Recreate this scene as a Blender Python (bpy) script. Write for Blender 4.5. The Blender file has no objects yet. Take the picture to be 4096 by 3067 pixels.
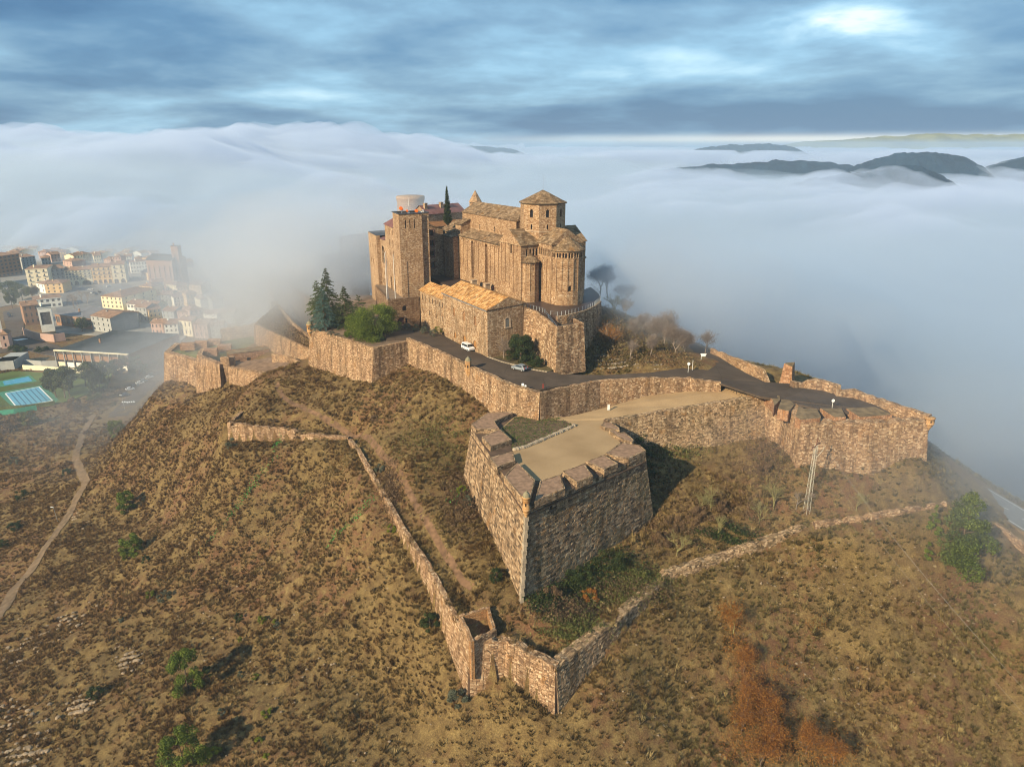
import bpy, bmesh, math, random
import numpy as np
from mathutils import Vector, Matrix, noise
from mathutils.geometry import tessellate_polygon

# ------------------------------------------------------------------ camera
scn = bpy.context.scene
COL = scn.collection
R = math.radians
PITCH = R(18.5); FPX = 2844.0; CX0, CY0 = 2048.0, 1533.5; CAMZ = 100.0
cam_d = bpy.data.cameras.new('camera'); cam = bpy.data.objects.new('camera', cam_d); COL.objects.link(cam)
cam.location = (0, 0, CAMZ); cam.rotation_euler = (R(90) - PITCH, 0, 0)
cam_d.sensor_width = 36; cam_d.lens = 36 * FPX / 4096; cam_d.clip_start = 1; cam_d.clip_end = 60000
scn.camera = cam

# ------------------------------------------------------------------ light
SUN = Vector((-0.63, -0.67, 0)).normalized() * math.cos(R(27)) + Vector((0, 0, math.sin(R(27))))
SUNE = 5.0
sd = bpy.data.lights.new('sun', 'SUN'); so = bpy.data.objects.new('sun', sd); COL.objects.link(so)
sd.energy = SUNE; sd.angle = R(0.6); sd.color = (1.0, 0.83, 0.56)
so.rotation_euler = SUN.to_track_quat('Z', 'Y').to_euler(); so.location = (-200, -150, 300)

W = bpy.data.worlds.new('World'); scn.world = W; W.use_nodes = True
def build_world():
    nt = W.node_tree; N = nt.nodes; L = nt.links; N.clear()
    out = N.new('ShaderNodeOutputWorld')
    sky = N.new('ShaderNodeTexSky'); sky.sky_type = 'NISHITA'; sky.sun_disc = False
    sky.sun_elevation = R(27); sky.sun_rotation = math.atan2(SUN.x, SUN.y)
    b1 = N.new('ShaderNodeBackground'); b1.inputs[1].default_value = 0.10; L.new(sky.outputs[0], b1.inputs[0])
    tc = N.new('ShaderNodeTexCoord')
    sp = N.new('ShaderNodeSeparateXYZ'); L.new(tc.outputs['Generated'], sp.inputs[0])
    def M(op, a, b=None, clamp=False):
        n = N.new('ShaderNodeMath'); n.operation = op; n.use_clamp = clamp
        for i, v in enumerate((a, b)):
            if v is None: continue
            if hasattr(v, 'is_linked') or isinstance(v, bpy.types.NodeSocket): L.new(v, n.inputs[i])
            else: n.inputs[i].default_value = v
        return n.outputs[0]
    zz = M('MAXIMUM', sp.outputs[2], 0.0)
    zz = M('ADD', zz, 0.16)
    px = M('DIVIDE', sp.outputs[0], zz); py = M('DIVIDE', sp.outputs[1], zz)
    cb = N.new('ShaderNodeCombineXYZ'); L.new(px, cb.inputs[0]); L.new(py, cb.inputs[1])
    def noi(scale, det, rough, off, dist=0.0):
        mp = N.new('ShaderNodeMapping'); L.new(cb.outputs[0], mp.inputs[0]); mp.inputs['Location'].default_value = off
        mp.inputs['Scale'].default_value = (scale, scale * 1.0, 1)
        n = N.new('ShaderNodeTexNoise'); L.new(mp.outputs[0], n.inputs['Vector']); n.inputs['Scale'].default_value = 1.0
        n.inputs['Detail'].default_value = det; n.inputs['Roughness'].default_value = rough; n.inputs['Distortion'].default_value = dist
        return n.outputs[0]
    n1 = noi(0.80, 6, 0.50, (3.1, 7.7, 0), 0.15); n2 = noi(0.28, 4, 0.5, (1.3, 2.2, 5)); n3 = noi(2.2, 6, 0.6, (9, 2, 1), .2)
    s = M('ADD', M('MULTIPLY', n1, 0.55), M('ADD', M('MULTIPLY', n2, 0.33), M('MULTIPLY', n3, 0.12)))
    # one thin place in the deck, high at the right, where the cloud is torn open
    qx = M('DIVIDE', sp.outputs[0], sp.outputs[1]); qz = M('DIVIDE', sp.outputs[2], sp.outputs[1])
    hx = M('MULTIPLY', M('ADD', qx, -0.43), 12.0); hz = M('MULTIPLY', M('ADD', qz, -0.148), 48.0)
    hole = M('POWER', 2.718, M('MULTIPLY', M('ADD', M('MULTIPLY', hx, hx), M('MULTIPLY', hz, hz)), -1.0)); fwd = M('GREATER_THAN', sp.outputs[1], 0.0)
    s = M('ADD', s, M('MULTIPLY', M('MULTIPLY', hole, fwd), M('MULTIPLY', M('ADD', n3, -0.18), 0.38)))
    # darker underside of the deck toward the horizon
    lowd = M('POWER', 2.718, M('MULTIPLY', M('MULTIPLY', M('ADD', qz, -0.030), M('ADD', qz, -0.030)), -3500.0)); s = M('ADD', s, M('MULTIPLY', M('MULTIPLY', lowd, fwd), -0.045))
    cr = N.new('ShaderNodeValToRGB'); L.new(s, cr.inputs[0])
    e = cr.color_ramp.elements
    e[0].position = 0.41; e[0].color = (0.055, 0.165, 0.33, 1)
    e[1].position = 0.68; e[1].color = (0.85, 0.96, 1.0, 1)
    for p, c in ((0.47, (0.105, 0.25, 0.43, 1)), (0.52, (0.20, 0.37, 0.54, 1)), (0.565, (0.29, 0.53, 0.73, 1)), (0.62, (0.50, 0.76, 0.92, 1))):
        x = cr.color_ramp.elements.new(p); x.color = c
    # a bright gap between the cloud deck and the hills, low on the horizon towards the right
    el = M('DIVIDE', sp.outputs[2], 0.0085)
    band = M('POWER', 2.718, M('MULTIPLY', M('MULTIPLY', M('ADD', el, -0.75), M('ADD', el, -0.75)), -2.2))
    side = M('MULTIPLY', M('ADD', M('DIVIDE', sp.outputs[0], 0.45), 0.25), 1.0, True)
    nb = noi(0.030, 6, 0.6, (0.5, 3.3, 2)); nb2 = M('MULTIPLY', M('ADD', nb, -0.30), 9.0, True)
    gap = M('MULTIPLY', M('MULTIPLY', band, side), nb2, True)
    mx = N.new('ShaderNodeMix'); mx.data_type = 'RGBA'; L.new(gap, mx.inputs[0]); L.new(cr.outputs[0], mx.inputs[6])
    mx.inputs[7].default_value = (1.0, 0.98, 0.88, 1)
    b2 = N.new('ShaderNodeBackground'); b2.inputs[1].default_value = 0.72; L.new(mx.outputs[2], b2.inputs[0])
    ms = N.new('ShaderNodeMixShader'); ms.inputs[0].default_value = 0.88
    L.new(b1.outputs[0], ms.inputs[1]); L.new(b2.outputs[0], ms.inputs[2]); L.new(ms.outputs[0], out.inputs[0])
build_world()
scn.view_settings.view_transform = 'Standard'; scn.view_settings.look = 'None'
scn.view_settings.exposure = 0.70; scn.view_settings.gamma = 1.0
cy = scn.cycles
cy.use_denoising = True; cy.max_bounces = 6; cy.diffuse_bounces = 3; cy.glossy_bounces = 2; cy.volume_bounces = 3
cy.transparent_max_bounces = 8; cy.use_adaptive_sampling = True; cy.adaptive_threshold = 0.008; cy.filter_width = 1.05
cy.caustics_reflective = False; cy.caustics_refractive = False; cy.sample_clamp_indirect = 4

# ------------------------------------------------------------------ image point -> place
def ray(px, py):
    a = (px - CX0) / FPX; b = -(py - CY0) / FPX; c, s = math.cos(PITCH), math.sin(PITCH)
    return (a, c + b * s, -s + b * c)
def Z(px, py, z):
    r = ray(px, py); k = (z - CAMZ) / r[2]; return Vector((r[0] * k, r[1] * k, z))
def Y(px, py, y):
    r = ray(px, py); k = y / r[1]; return Vector((r[0] * k, y, CAMZ + r[2] * k))


# ------------------------------------------------------------------ helpers
rnd = random.Random(5)
def tagk(o, kind): o['kind'] = kind; return o
class MB:
    def __init__(s): s.v = []; s.f = []; s.m = []; s.sm = []
    def add(s, vs, fs, mi=0, smooth=False):
        n = len(s.v); s.v += [tuple(p) for p in vs]
        for f in fs: s.f.append(tuple(n + i for i in f)); s.m.append(mi); s.sm.append(smooth)
    def quad(s, a, b, c, d, mi=0): s.add((a, b, c, d), ((0, 1, 2, 3),), mi)
    def poly(s, ps, mi=0): s.add(ps, (tuple(range(len(ps))),), mi)
    def box(s, c, size, rz=0, mi=0, tilt=None):
        hx, hy, hz = size[0] / 2, size[1] / 2, size[2] / 2
        M = Matrix.Rotation(rz, 3, 'Z')
        if tilt: M = M @ tilt
        vs = [Vector(c) + M @ Vector((x * hx, y * hy, z * hz)) for z in (-1, 1) for y in (-1, 1) for x in (-1, 1)]
        s.add(vs, ((0, 2, 3, 1), (4, 5, 7, 6), (0, 1, 5, 4), (2, 6, 7, 3), (0, 4, 6, 2), (1, 3, 7, 5)), mi)
    def prism(s, bot, top, mi=0, caps=True, mtop=None):
        """closed solid between two polygons of equal length (counter-clockwise seen from above)"""
        n = len(bot); s.add(list(bot) + list(top), [(i, (i + 1) % n, n + (i + 1) % n, n + i) for i in range(n)], mi)
        if caps:
            for ps, flip, mm in ((top, False, mi if mtop is None else mtop), (bot, True, mi)):
                tris = tessellate_polygon([[Vector((p[0], p[1], 0)) for p in ps]])
                a = []
                for t in tris:
                    q = [ps[i] for i in t]
                    ar = (q[1][0] - q[0][0]) * (q[2][1] - q[0][1]) - (q[1][1] - q[0][1]) * (q[2][0] - q[0][0])
                    t = tuple(t) if (ar > 0) != flip else tuple(reversed(t))
                    a.append(t)
                s.add(ps, a, mm)
    def tube(s, a, b, ra, rb=None, n=6, mi=0, cap=True, smooth=True):
        a, b = Vector(a), Vector(b); rb = ra if rb is None else rb; d = (b - a)
        if d.length < 1e-6: return
        q = d.to_track_quat('Z', 'Y'); vs = []
        for p, r in ((a, ra), (b, rb)):
            for i in range(n):
                t = 2 * math.pi * i / n; vs.append(p + q @ Vector((r * math.cos(t), r * math.sin(t), 0)))
        s.add(vs, [(i, (i + 1) % n, n + (i + 1) % n, n + i) for i in range(n)], mi, smooth)
        if cap: s.add(vs[n:], (tuple(range(n)),), mi); s.add(vs[:n], (tuple(reversed(range(n))),), mi)
    def lathe(s, c, prof, n=16, mi=0, smooth=True, a0=0, a1=2 * math.pi):
        full = abs(a1 - a0 - 2 * math.pi) < 1e-6; m = n if full else n + 1; vs = []
        for r, z in prof:
            for i in range(m):
                t = a0 + (a1 - a0) * i / n; vs.append((c[0] + r * math.cos(t), c[1] + r * math.sin(t), c[2] + z))
        fs = []
        for j in range(len(prof) - 1):
            for i in range(n):
                i2 = (i + 1) % m; fs.append((j * m + i, j * m + i2, (j + 1) * m + i2, (j + 1) * m + i))
        s.add(vs, fs, mi, smooth)
    def build(s, name, mats, parent=None, uv=True, cols=None):
        me = bpy.data.meshes.new(name); me.from_pydata(s.v, [], s.f)
        for mt in (mats if isinstance(mats, (list, tuple)) else [mats]): me.materials.append(mt)
        me.polygons.foreach_set('material_index', s.m); me.polygons.foreach_set('use_smooth', s.sm)
        if uv: auto_uv(me)
        if cols is not None:
            at = me.color_attributes.new('tint', 'FLOAT_COLOR', 'CORNER')
            arr = np.repeat(np.asarray(cols, dtype=np.float32), [len(f) for f in s.f], axis=0)
            at.data.foreach_set('color', arr.ravel())
        me.update()
        o = bpy.data.objects.new(name, me); COL.objects.link(o)
        if parent is not None: o.parent = parent
        return o
def auto_uv(me):
    """UV in metres: along the wall and up it"""
    nl = len(me.loops)
    if nl == 0: return
    nv = len(me.vertices); co = np.empty(nv * 3); me.vertices.foreach_get('co', co); co = co.reshape(-1, 3)
    npl = len(me.polygons); nr = np.empty(npl * 3); me.polygons.foreach_get('normal', nr); nr = nr.reshape(-1, 3)
    lt = np.empty(npl, dtype=np.int32); me.polygons.foreach_get('loop_total', lt)
    vi = np.empty(nl, dtype=np.int32); me.loops.foreach_get('vertex_index', vi)
    pn = np.repeat(nr, lt, axis=0); p = co[vi]
    hl = np.hypot(pn[:, 0], pn[:, 1]); flat = hl < 0.05
    hs = np.where(flat, 1, hl)
    tx, ty = -pn[:, 1] / hs, pn[:, 0] / hs
    u = p[:, 0] * tx + p[:, 1] * ty
    # up-slope vector = n x t
    bx, by, bz = pn[:, 1] * 0 - pn[:, 2] * ty, pn[:, 2] * tx - pn[:, 0] * 0, pn[:, 0] * ty - pn[:, 1] * tx
    v = p[:, 0] * bx + p[:, 1] * by + p[:, 2] * bz
    u = np.where(flat, p[:, 0], u); v = np.where(flat, p[:, 1], v)
    uvl = me.uv_layers.new(name='UVMap'); uvl.data.foreach_set('uv', np.stack([u, v], 1).ravel())
def empty(name, loc=(0, 0, 0), label=None, cat=None, group=None, rz=0):
    o = bpy.data.objects.new(name, None); COL.objects.link(o); o.location = loc; o.rotation_euler = (0, 0, rz); o.empty_display_size = 0.3
    return tag(o, label, cat, group)
def tag(o, label=None, cat=None, group=None, kind=None):
    if label: o['label'] = label
    if cat: o['category'] = cat
    if group: o['group'] = group
    if kind: o['kind'] = kind
    return o
def thing(mb, name, mats, label, cat, group=None): return tag(mb.build(name, mats), label, cat, group)
def struct(mb, name, mats): return tag(mb.build(name, mats), kind='structure')
def copy_tree(o, parent=None):
    c = o.copy(); COL.objects.link(c); c.parent = parent
    if parent is not None: c.matrix_parent_inverse = o.matrix_parent_inverse
    for ch in o.children: copy_tree(ch, c)
    return c

# ------------------------------------------------------------------ materials
def new_mat(name):
    m = bpy.data.materials.new(name); m.use_nodes = True; nt = m.node_tree; nt.nodes.clear()
    out = nt.nodes.new('ShaderNodeOutputMaterial'); b = nt.nodes.new('ShaderNodeBsdfPrincipled')
    nt.links.new(b.outputs[0], out.inputs[0]); b.inputs['Specular IOR Level'].default_value = 0.25
    return m, nt, b
def nd(nt, typ, **kw):
    n = nt.nodes.new(typ)
    for k, v in kw.items():
        if k in ('ins',):
            for kk, vv in v.items():
                if isinstance(vv, bpy.types.NodeSocket): nt.links.new(vv, n.inputs[kk])
                else: n.inputs[kk].default_value = vv
        else: setattr(n, k, v)
    return n
def ramp(nt, fac, stops):
    r = nt.nodes.new('ShaderNodeValToRGB'); nt.links.new(fac, r.inputs[0]); e = r.color_ramp.elements
    while len(e) > 1: e.remove(e[-1])
    e[0].position = stops[0][0]; e[0].color = (*stops[0][1], 1)
    for p, c in stops[1:]: x = e.new(p); x.color = (*c, 1)
    return r.outputs[0]
def mixc(nt, fac, a, b, mode='MIX'):
    n = nt.nodes.new('ShaderNodeMix'); n.data_type = 'RGBA'; n.blend_type = mode
    for i, v in ((0, fac), (6, a), (7, b)):
        if isinstance(v, bpy.types.NodeSocket): nt.links.new(v, n.inputs[i])
        else: n.inputs[i].default_value = v if i == 0 else (*v, 1)
    return n.outputs[2]
def plain(name, col, rough=0.8, var=0.15, scale=1.0, metal=0.0, spec=None, emit=None):
    m, nt, b = new_mat(name)
    tc = nd(nt, 'ShaderNodeTexCoord'); no = nd(nt, 'ShaderNodeTexNoise', ins={'Vector': tc.outputs['Object'], 'Scale': scale, 'Detail': 5.0})
    c = ramp(nt, no.outputs[0], ((0.3, tuple(x * (1 - var) for x in col)), (0.7, tuple(min(1, x * (1 + var)) for x in col))))
    nt.links.new(c, b.inputs['Base Color']); b.inputs['Roughness'].default_value = rough; b.inputs['Metallic'].default_value = metal
    if spec is not None: b.inputs['Specular IOR Level'].default_value = spec
    return m
def masonry(name, cols, mortar=(0.10, 0.065, 0.04), w=0.55, h=0.28, bump=0.35, stain=None, stain_amt=0.5, streak=0.0, objrand=False):
    """rubble stone walling: every cell of a stretched voronoi is one stone"""
    m, nt, b = new_mat(name)
    uv = nd(nt, 'ShaderNodeUVMap', uv_map='UVMap')
    wn = nd(nt, 'ShaderNodeTexNoise', ins={'Vector': uv.outputs[0], 'Scale': 0.9, 'Detail': 2.0})
    off = nd(nt, 'ShaderNodeVectorMath', operation='MULTIPLY_ADD', ins={0: wn.outputs['Color'], 1: (0.25, 0.12, 0), 2: uv.outputs[0]})
    mp = nd(nt, 'ShaderNodeMapping', ins={'Vector': off.outputs[0], 'Scale': (1 / w, 1 / h, 1)})
    vo = nd(nt, 'ShaderNodeTexVoronoi', voronoi_dimensions='2D', ins={'Vector': mp.outputs[0], 'Scale': 1.0, 'Randomness': 0.75})
    ve = nd(nt, 'ShaderNodeTexVoronoi', voronoi_dimensions='2D', feature='DISTANCE_TO_EDGE', ins={'Vector': mp.outputs[0], 'Scale': 1.0, 'Randomness': 0.75})
    sx = nd(nt, 'ShaderNodeSeparateColor', ins={0: vo.outputs['Color']})
    c = ramp(nt, sx.outputs[0], tuple((i / (len(cols) - 1), q) for i, q in enumerate(cols)))
    big = nd(nt, 'ShaderNodeTexNoise', ins={'Vector': uv.outputs[0], 'Scale': 0.13, 'Detail': 6.0, 'Roughness': 0.6})
    c = mixc(nt, 1.0, c, ramp(nt, big.outputs[0], ((0.3, (0.72, 0.70, 0.68)), (0.7, (1.2, 1.17, 1.1)))), 'MULTIPLY')
    if stain:
        mp2 = nd(nt, 'ShaderNodeMapping', ins={'Vector': uv.outputs[0], 'Scale': (0.5, 0.07, 1)})
        sn = nd(nt, 'ShaderNodeTexNoise', ins={'Vector': mp2.outputs[0], 'Scale': 1.0, 'Detail': 5.0, 'Roughness': 0.65})
        f = ramp(nt, sn.outputs[0], ((0.48, (0, 0, 0)), (0.66, (stain_amt,) * 3)))
        c = mixc(nt, f, c, stain)
    f = ramp(nt, ve.outputs['Distance'], ((0.02, (1, 1, 1)), (0.10, (0, 0, 0))))
    c = mixc(nt, f, c, mortar)
    fine = nd(nt, 'ShaderNodeTexNoise', ins={'Vector': uv.outputs[0], 'Scale': 9.0, 'Detail': 3.0})
    c = mixc(nt, 0.5, c, ramp(nt, fine.outputs[0], ((0.3, (0.6, 0.6, 0.6)), (0.7, (1.35, 1.35, 1.35)))), 'MULTIPLY')
    nt.links.new(c, b.inputs['Base Color']); b.inputs['Roughness'].default_value = 0.92
    hh = nd(nt, 'ShaderNodeMath', operation='MINIMUM', ins={0: ve.outputs['Distance'], 1: 0.14})
    h2 = nd(nt, 'ShaderNodeMath', operation='MULTIPLY_ADD', ins={0: sx.outputs[1], 1: 0.12, 2: hh.outputs[0]})
    bp = nd(nt, 'ShaderNodeBump', ins={'Strength': bump, 'Distance': 0.5, 'Height': h2.outputs[0]}); nt.links.new(bp.outputs[0], b.inputs['Normal'])
    return m
STONE = ((0.19, 0.10, 0.052), (0.28, 0.165, 0.088), (0.34, 0.21, 0.115), (0.38, 0.245, 0.14), (0.43, 0.295, 0.18), (0.52, 0.39, 0.27))
M_CH = masonry('church_stone', STONE, w=0.50, h=0.24, bump=0.4, mortar=(.17, .11, .065), stain=(.17, .10, .05), stain_amt=.45)
M_PAL = masonry('palace_stone', tuple((a * 1.05, b * 1.08, c * 1.12) for a, b, c in STONE), w=0.5, h=0.24, mortar=(.17, .11, .065), stain=(.2, .125, .07), stain_amt=.4)
M_BAST = masonry('bastion_stone', tuple((a * .85, b * .82, c * .80) for a, b, c in STONE), w=0.75, h=0.42, stain=(0.16, 0.13, 0.06), stain_amt=0.6)
M_MORT = plain('bastion_core', (0.10, 0.062, 0.04), 0.95, 0.3, 0.6)
M_OUT = masonry('outwork_stone', tuple((a * 1.0, b * .86, c * .84) for a, b, c in STONE), w=0.6, h=0.32, stain=(0.30, 0.13, 0.04), stain_amt=0.5)
M_SLAB = masonry('roof_slabs', ((0.12, 0.085, 0.045), (0.17, 0.125, 0.07), (0.20, 0.15, 0.085), (0.25, 0.19, 0.115)), mortar=(0.05, 0.035, 0.02), w=0.9, h=0.55, bump=0.5)


# ------------------------------------------------------------------ terrain
CTRL = [
 # foot of the big bastion and the ditch round it
 (2085,2412,22.8),(1975,2100,25.6),(1853,1905,28.2),(2200,2330,22.6),(2400,2200,23.6),(2615,2074,24.6),(2700,1950,29),
 (2250,2450,21.5),(2500,2300,22),(2150,2520,20.8),(1950,2400,22.5),(1800,2200,25),(1650,1990,27.5),(1500,1780,30.5),
 # counterscarp interior
 (1900,2500,20.8),(1780,2300,22.6),(1620,2110,25.2),(1500,1900,28),(2290,2575,19.6),(2600,2330,21.0),(2900,2190,23.6),(3150,2100,25.4),(3500,2030,28.2),(3750,1990,29.4),
 # outside the counterscarp wall
 (1870,2780,10.8),(2225,2840,10.6),(2030,2720,13),(1762,2545,14.6),(1675,2325,19.3),(1595,2168,22.3),(1480,1995,25.6),(1820,2670,12.2),
 (2310,2740,14.3),(2461,2572,16.0),(2560,2480,16.8),(2700,2335,19.3),(2850,2285,20.2),(3000,2240,21),(3150,2175,22.6),(3500,2110,24.4),(3750,2100,24.0),
 # lower slopes
 (2048,3067,5),(1600,3067,3.5),(1300,2900,4.5),(1300,2500,9.5),(1200,2200,13),(900,2300,5),(900,2700,3.5),(760,2800,3),(700,3067,0),
 (300,3067,-4),(0,3067,-6),(300,2700,-5),(0,2750,-11),(530,2200,-2.5),(600,2000,-2.5),(800,2000,7),(1100,2000,15.5),(1300,1900,21),
 (2700,3067,3.5),(2700,2750,9),(3300,2600,9),(3300,3067,1.5),(3700,2700,7.5),(4096,3067,-3),(4096,2600,8),(3700,2350,15),(3800,2240,17),(4096,2350,13.5),(3000,2500,13.5),
 # slope under the outwork and the old castle road wall
 (900,1830,21.5),(1150,1830,22.5),(1390,1790,26.5),(920,1790,22.4),(1000,1640,28.2),(1300,1690,29),(1150,1600,30.5),(1100,1530,33),(1240,1480,34.6),(1487,1540,37.4),(1380,1500,36.5),
 (1620,1450,41.5),(1560,1440,40.5),(1750,1530,41),(1950,1620,40),(2060,1680,38),(1870,1720,36),(1700,1700,34.5),(1500,1640,33.4),
 (1650,1850,31.5),(1880,1830,30.5),
 (640,1545,14.5),(850,1535,18.5),(1000,1540,25),(700,1640,12.8),(700,1800,9),(850,1660,19),(500,1750,-7.5),(450,1650,-13.5),
 (1050,1500,32),(900,1430,26),
 # footpath and the edge of the town
 (340,1900,-9),(200,2200,-11),(0,2480,-13),(320,1800,-10.5),(250,2000,-10),(0,2000,-17),(100,1800,-17),(0,2300,-16),(400,2000,-6.5),(300,2350,-9),(250,2500,-8.5),
 (620,1640,-13.5),(600,1540,-14),(300,1700,-15),(0,1700,-16),
 # right of the big bastion
 (2700,1715,36.2),(2560,1740,36.5),(3060,1692,36),(2850,1850,31),(3000,1900,30),(3200,1850,34.6),(3450,1870,33),(3745,1900,31.5),(3200,2060,27.0),(3500,1960,30.4),
 (3770,1950,29.5),(3900,2060,21.0),(2800,2050,27),(3450,1640,40),(3100,1480,44),
 # castle rock, east side
 (2420,1250,55),(2500,1290,51.5),(2600,1340,49),(2700,1400,47.2),(2450,1450,46.2),(2600,1470,46.2),(2800,1480,46.2),
]
XY = [Z(*c) for c in CTRL]
EXTRA = [(-30,215,44),(0,190,44),(20,200,55),(-20,240,44),(10,240,50),(-45,255,42),(-70,240,33),(-80,275,28),(-95,235,26),(30,215,52),(45,200,48),(62,190,43),(85,170,40),
 (0,270,36),(40,250,36),(80,220,28),(120,190,16),(-60,300,20),(-110,300,0),(-160,300,-14),(-150,370,-15),(-250,350,-16),(-230,250,-17),(-300,200,-20),(-160,150,-15),
 (0,330,5),(60,300,0),(130,260,-10),(180,200,-15),(160,160,0),(120,150,18),(150,130,14),(200,120,0),(130,100,8),(200,60,-10),(130,60,-2),
 (-200,100,-20),(-130,60,-16),(-60,60,-6),(0,60,-1),(60,60,-4),(0,20,-12),(-100,0,-25),(100,0,-25),(0,-60,-25),
 (-300,500,-15),(-200,600,-15),(-100,450,-18),(0,450,-20),(200,400,-25),(-400,400,-16),(250,250,-30),(-450,700,-16),(0,700,-22),(-400,0,-25),(350,0,-30),(-380,200,-22)]
PTS = np.array([[p.x, p.y, p.z] for p in XY] + [list(map(float, e)) for e in EXTRA])
def tps_fit(P, lam=0.3):
    n = len(P); d = np.hypot(P[:, None, 0] - P[None, :, 0], P[:, None, 1] - P[None, :, 1]) / 50
    K = np.where(d > 0, d ** 2 * np.log(d + 1e-12), 0) + lam * 0.004 * np.eye(n)
    Q = np.hstack([np.ones((n, 1)), P[:, :2] / 50]); A = np.zeros((n + 3, n + 3)); A[:n, :n] = K; A[:n, n:] = Q; A[n:, :n] = Q.T
    return np.linalg.solve(A, np.concatenate([P[:, 2], np.zeros(3)]))
TW = tps_fit(PTS)
def tps(x, y):
    x = np.asarray(x, float); y = np.asarray(y, float); sh = x.shape; x = x.ravel(); y = y.ravel(); out = np.empty(len(x)); n = len(PTS)
    for i in range(0, len(x), 20000):
        xs, ys = x[i:i + 20000], y[i:i + 20000]
        d = np.hypot(xs[:, None] - PTS[None, :, 0], ys[:, None] - PTS[None, :, 1]) / 50
        K = d * d * np.log(d + 1e-12)
        out[i:i + 20000] = K @ TW[:n] + TW[n] + TW[n + 1] * xs / 50 + TW[n + 2] * ys / 50
    return out.reshape(sh)
_rs = np.random.RandomState(3)
_G = _rs.rand(6, 64, 64)
def vnoise(x, y, k=0):
    """smooth value noise on a grid, vectorised"""
    x = np.asarray(x, float); y = np.asarray(y, float); xi = np.floor(x).astype(int); yi = np.floor(y).astype(int); fx = x - xi; fy = y - yi
    fx = fx * fx * (3 - 2 * fx); fy = fy * fy * (3 - 2 * fy); g = _G[k % 6]; a = g[xi % 64, yi % 64]; b = g[(xi + 1) % 64, yi % 64]; c = g[xi % 64, (yi + 1) % 64]; d = g[(xi + 1) % 64, (yi + 1) % 64]
    return (a * (1 - fx) + b * fx) * (1 - fy) + (c * (1 - fx) + d * fx) * fy
def fbm(x, y, oct=4, k=0):
    s = 0; a = 1; t = 0
    for i in range(oct): s = s + a * vnoise(np.asarray(x) * 2 ** i + 17 * i, np.asarray(y) * 2 ** i + 31 * i, k + i); t += a; a *= 0.5
    return s / t
def clampfar(x, y, z):
    r = np.hypot(x + 60, y - 200); w = np.clip((r - 380) / 250, 0, 1); w = w * w * (3 - 2 * w)
    return z * (1 - w) + (-22) * w
CARVE = []   # polylines seen from outside left to right: (pixel x, y, top z), foot z
for pl in (
  (((908,1687,27.0),21.6),((1020,1702,27.2),22.2),((1170,1714,27.6),23.8),((1192,1733,27.2),24.6),((1300,1738,27.9),26.4),((1392,1750,27.6),27.1)),
  (((1430,1800,29.4),29.0),((1475,1880,28.4),27.4),((1535,1985,26.8),25.0),((1600,2100,25.5),22.8),((1715,2270,23.6),18.6),((1821,2476,21.8),13.4),((1881,2568,21.6),10.9),((2022,2552,21.3),14.4),((2223,2668,19.5),10.8),((2346,2574,19.8),13.7),((2472,2482,20.2),16.3),((2541,2418,20.4),18.0),((2612,2360,20.7),19.1),((2672,2290,21.0),19.4),((2900,2217,22.0),20.2),((3050,2166,23.2),21.3),((3150,2132,24.0),22.6),((3262,2094,25.4),24.4),((3420,2070,26.4),25.5),((3600,2040,27.4),26.5),((3790,2012,28.2),27.2))):
    CARVE.append([(Z(*p).x, Z(*p).y, p[2], f) for p, f in pl])
def ground(x, y):
    x = np.asarray(x, float); y = np.asarray(y, float); z = clampfar(x, y, tps(x, y))
    tn = np.clip((-(x) - 150) / 40, 0, 1) * np.clip((y - (250 + 0.35 * np.clip(x + 300, -200, 200))) / 30, 0, 1); z = z * (1 - tn) + (-16.3) * tn
    for pl in CARVE:
        best = np.full(x.shape, 1e9); zt = np.zeros(x.shape); zf = np.zeros(x.shape); sd_ = np.zeros(x.shape)
        for (ax, ay, at, af), (bx, by, bt, bf) in zip(pl, pl[1:]):
            dx, dy = bx - ax, by - ay; L2 = dx * dx + dy * dy; t = np.clip(((x - ax) * dx + (y - ay) * dy) / L2, 0, 1); d = np.hypot(x - ax - t * dx, y - ay - t * dy)
            m = d < best; best = np.where(m, d, best); zt = np.where(m, at + t * (bt - at), zt); zf = np.where(m, af + t * (bf - af), zf); sd_ = np.where(m, (x - ax) * dy - (y - ay) * dx, sd_)
        wo = np.exp(-(best / 5.5) ** 2); wi = np.exp(-(np.maximum(best - 1.5, 0) / 2.6) ** 2)
        z = np.where(sd_ > 0, z + wo * (zf - z), z + wi * (zt - .55 - z))
    return z
def gz(x, y): return float(ground(np.array([x]), np.array([y]))[0])
def relief(x, y):
    near = np.clip(np.clip(1 - np.hypot(x + 10, y - 150) / 260, 0, 1) * 4, 0, 1); a = -.8 * x - .6 * y; b = .6 * x - .8 * y
    gul = np.clip((-x - 18) / 25, 0, 1) * np.clip((175 - y) / 30, 0, 1); g = (np.abs(fbm(b / 9, a / 70, 3, 5) - .5) * 2) ** .7
    return near * ((fbm(x / 9, y / 9, 4) - 0.5) * 1.6 + (fbm(x / 2.2, y / 2.2, 3, 2) - 0.5) * 0.6 + gul * (g - .35) * 2.2)
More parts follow.
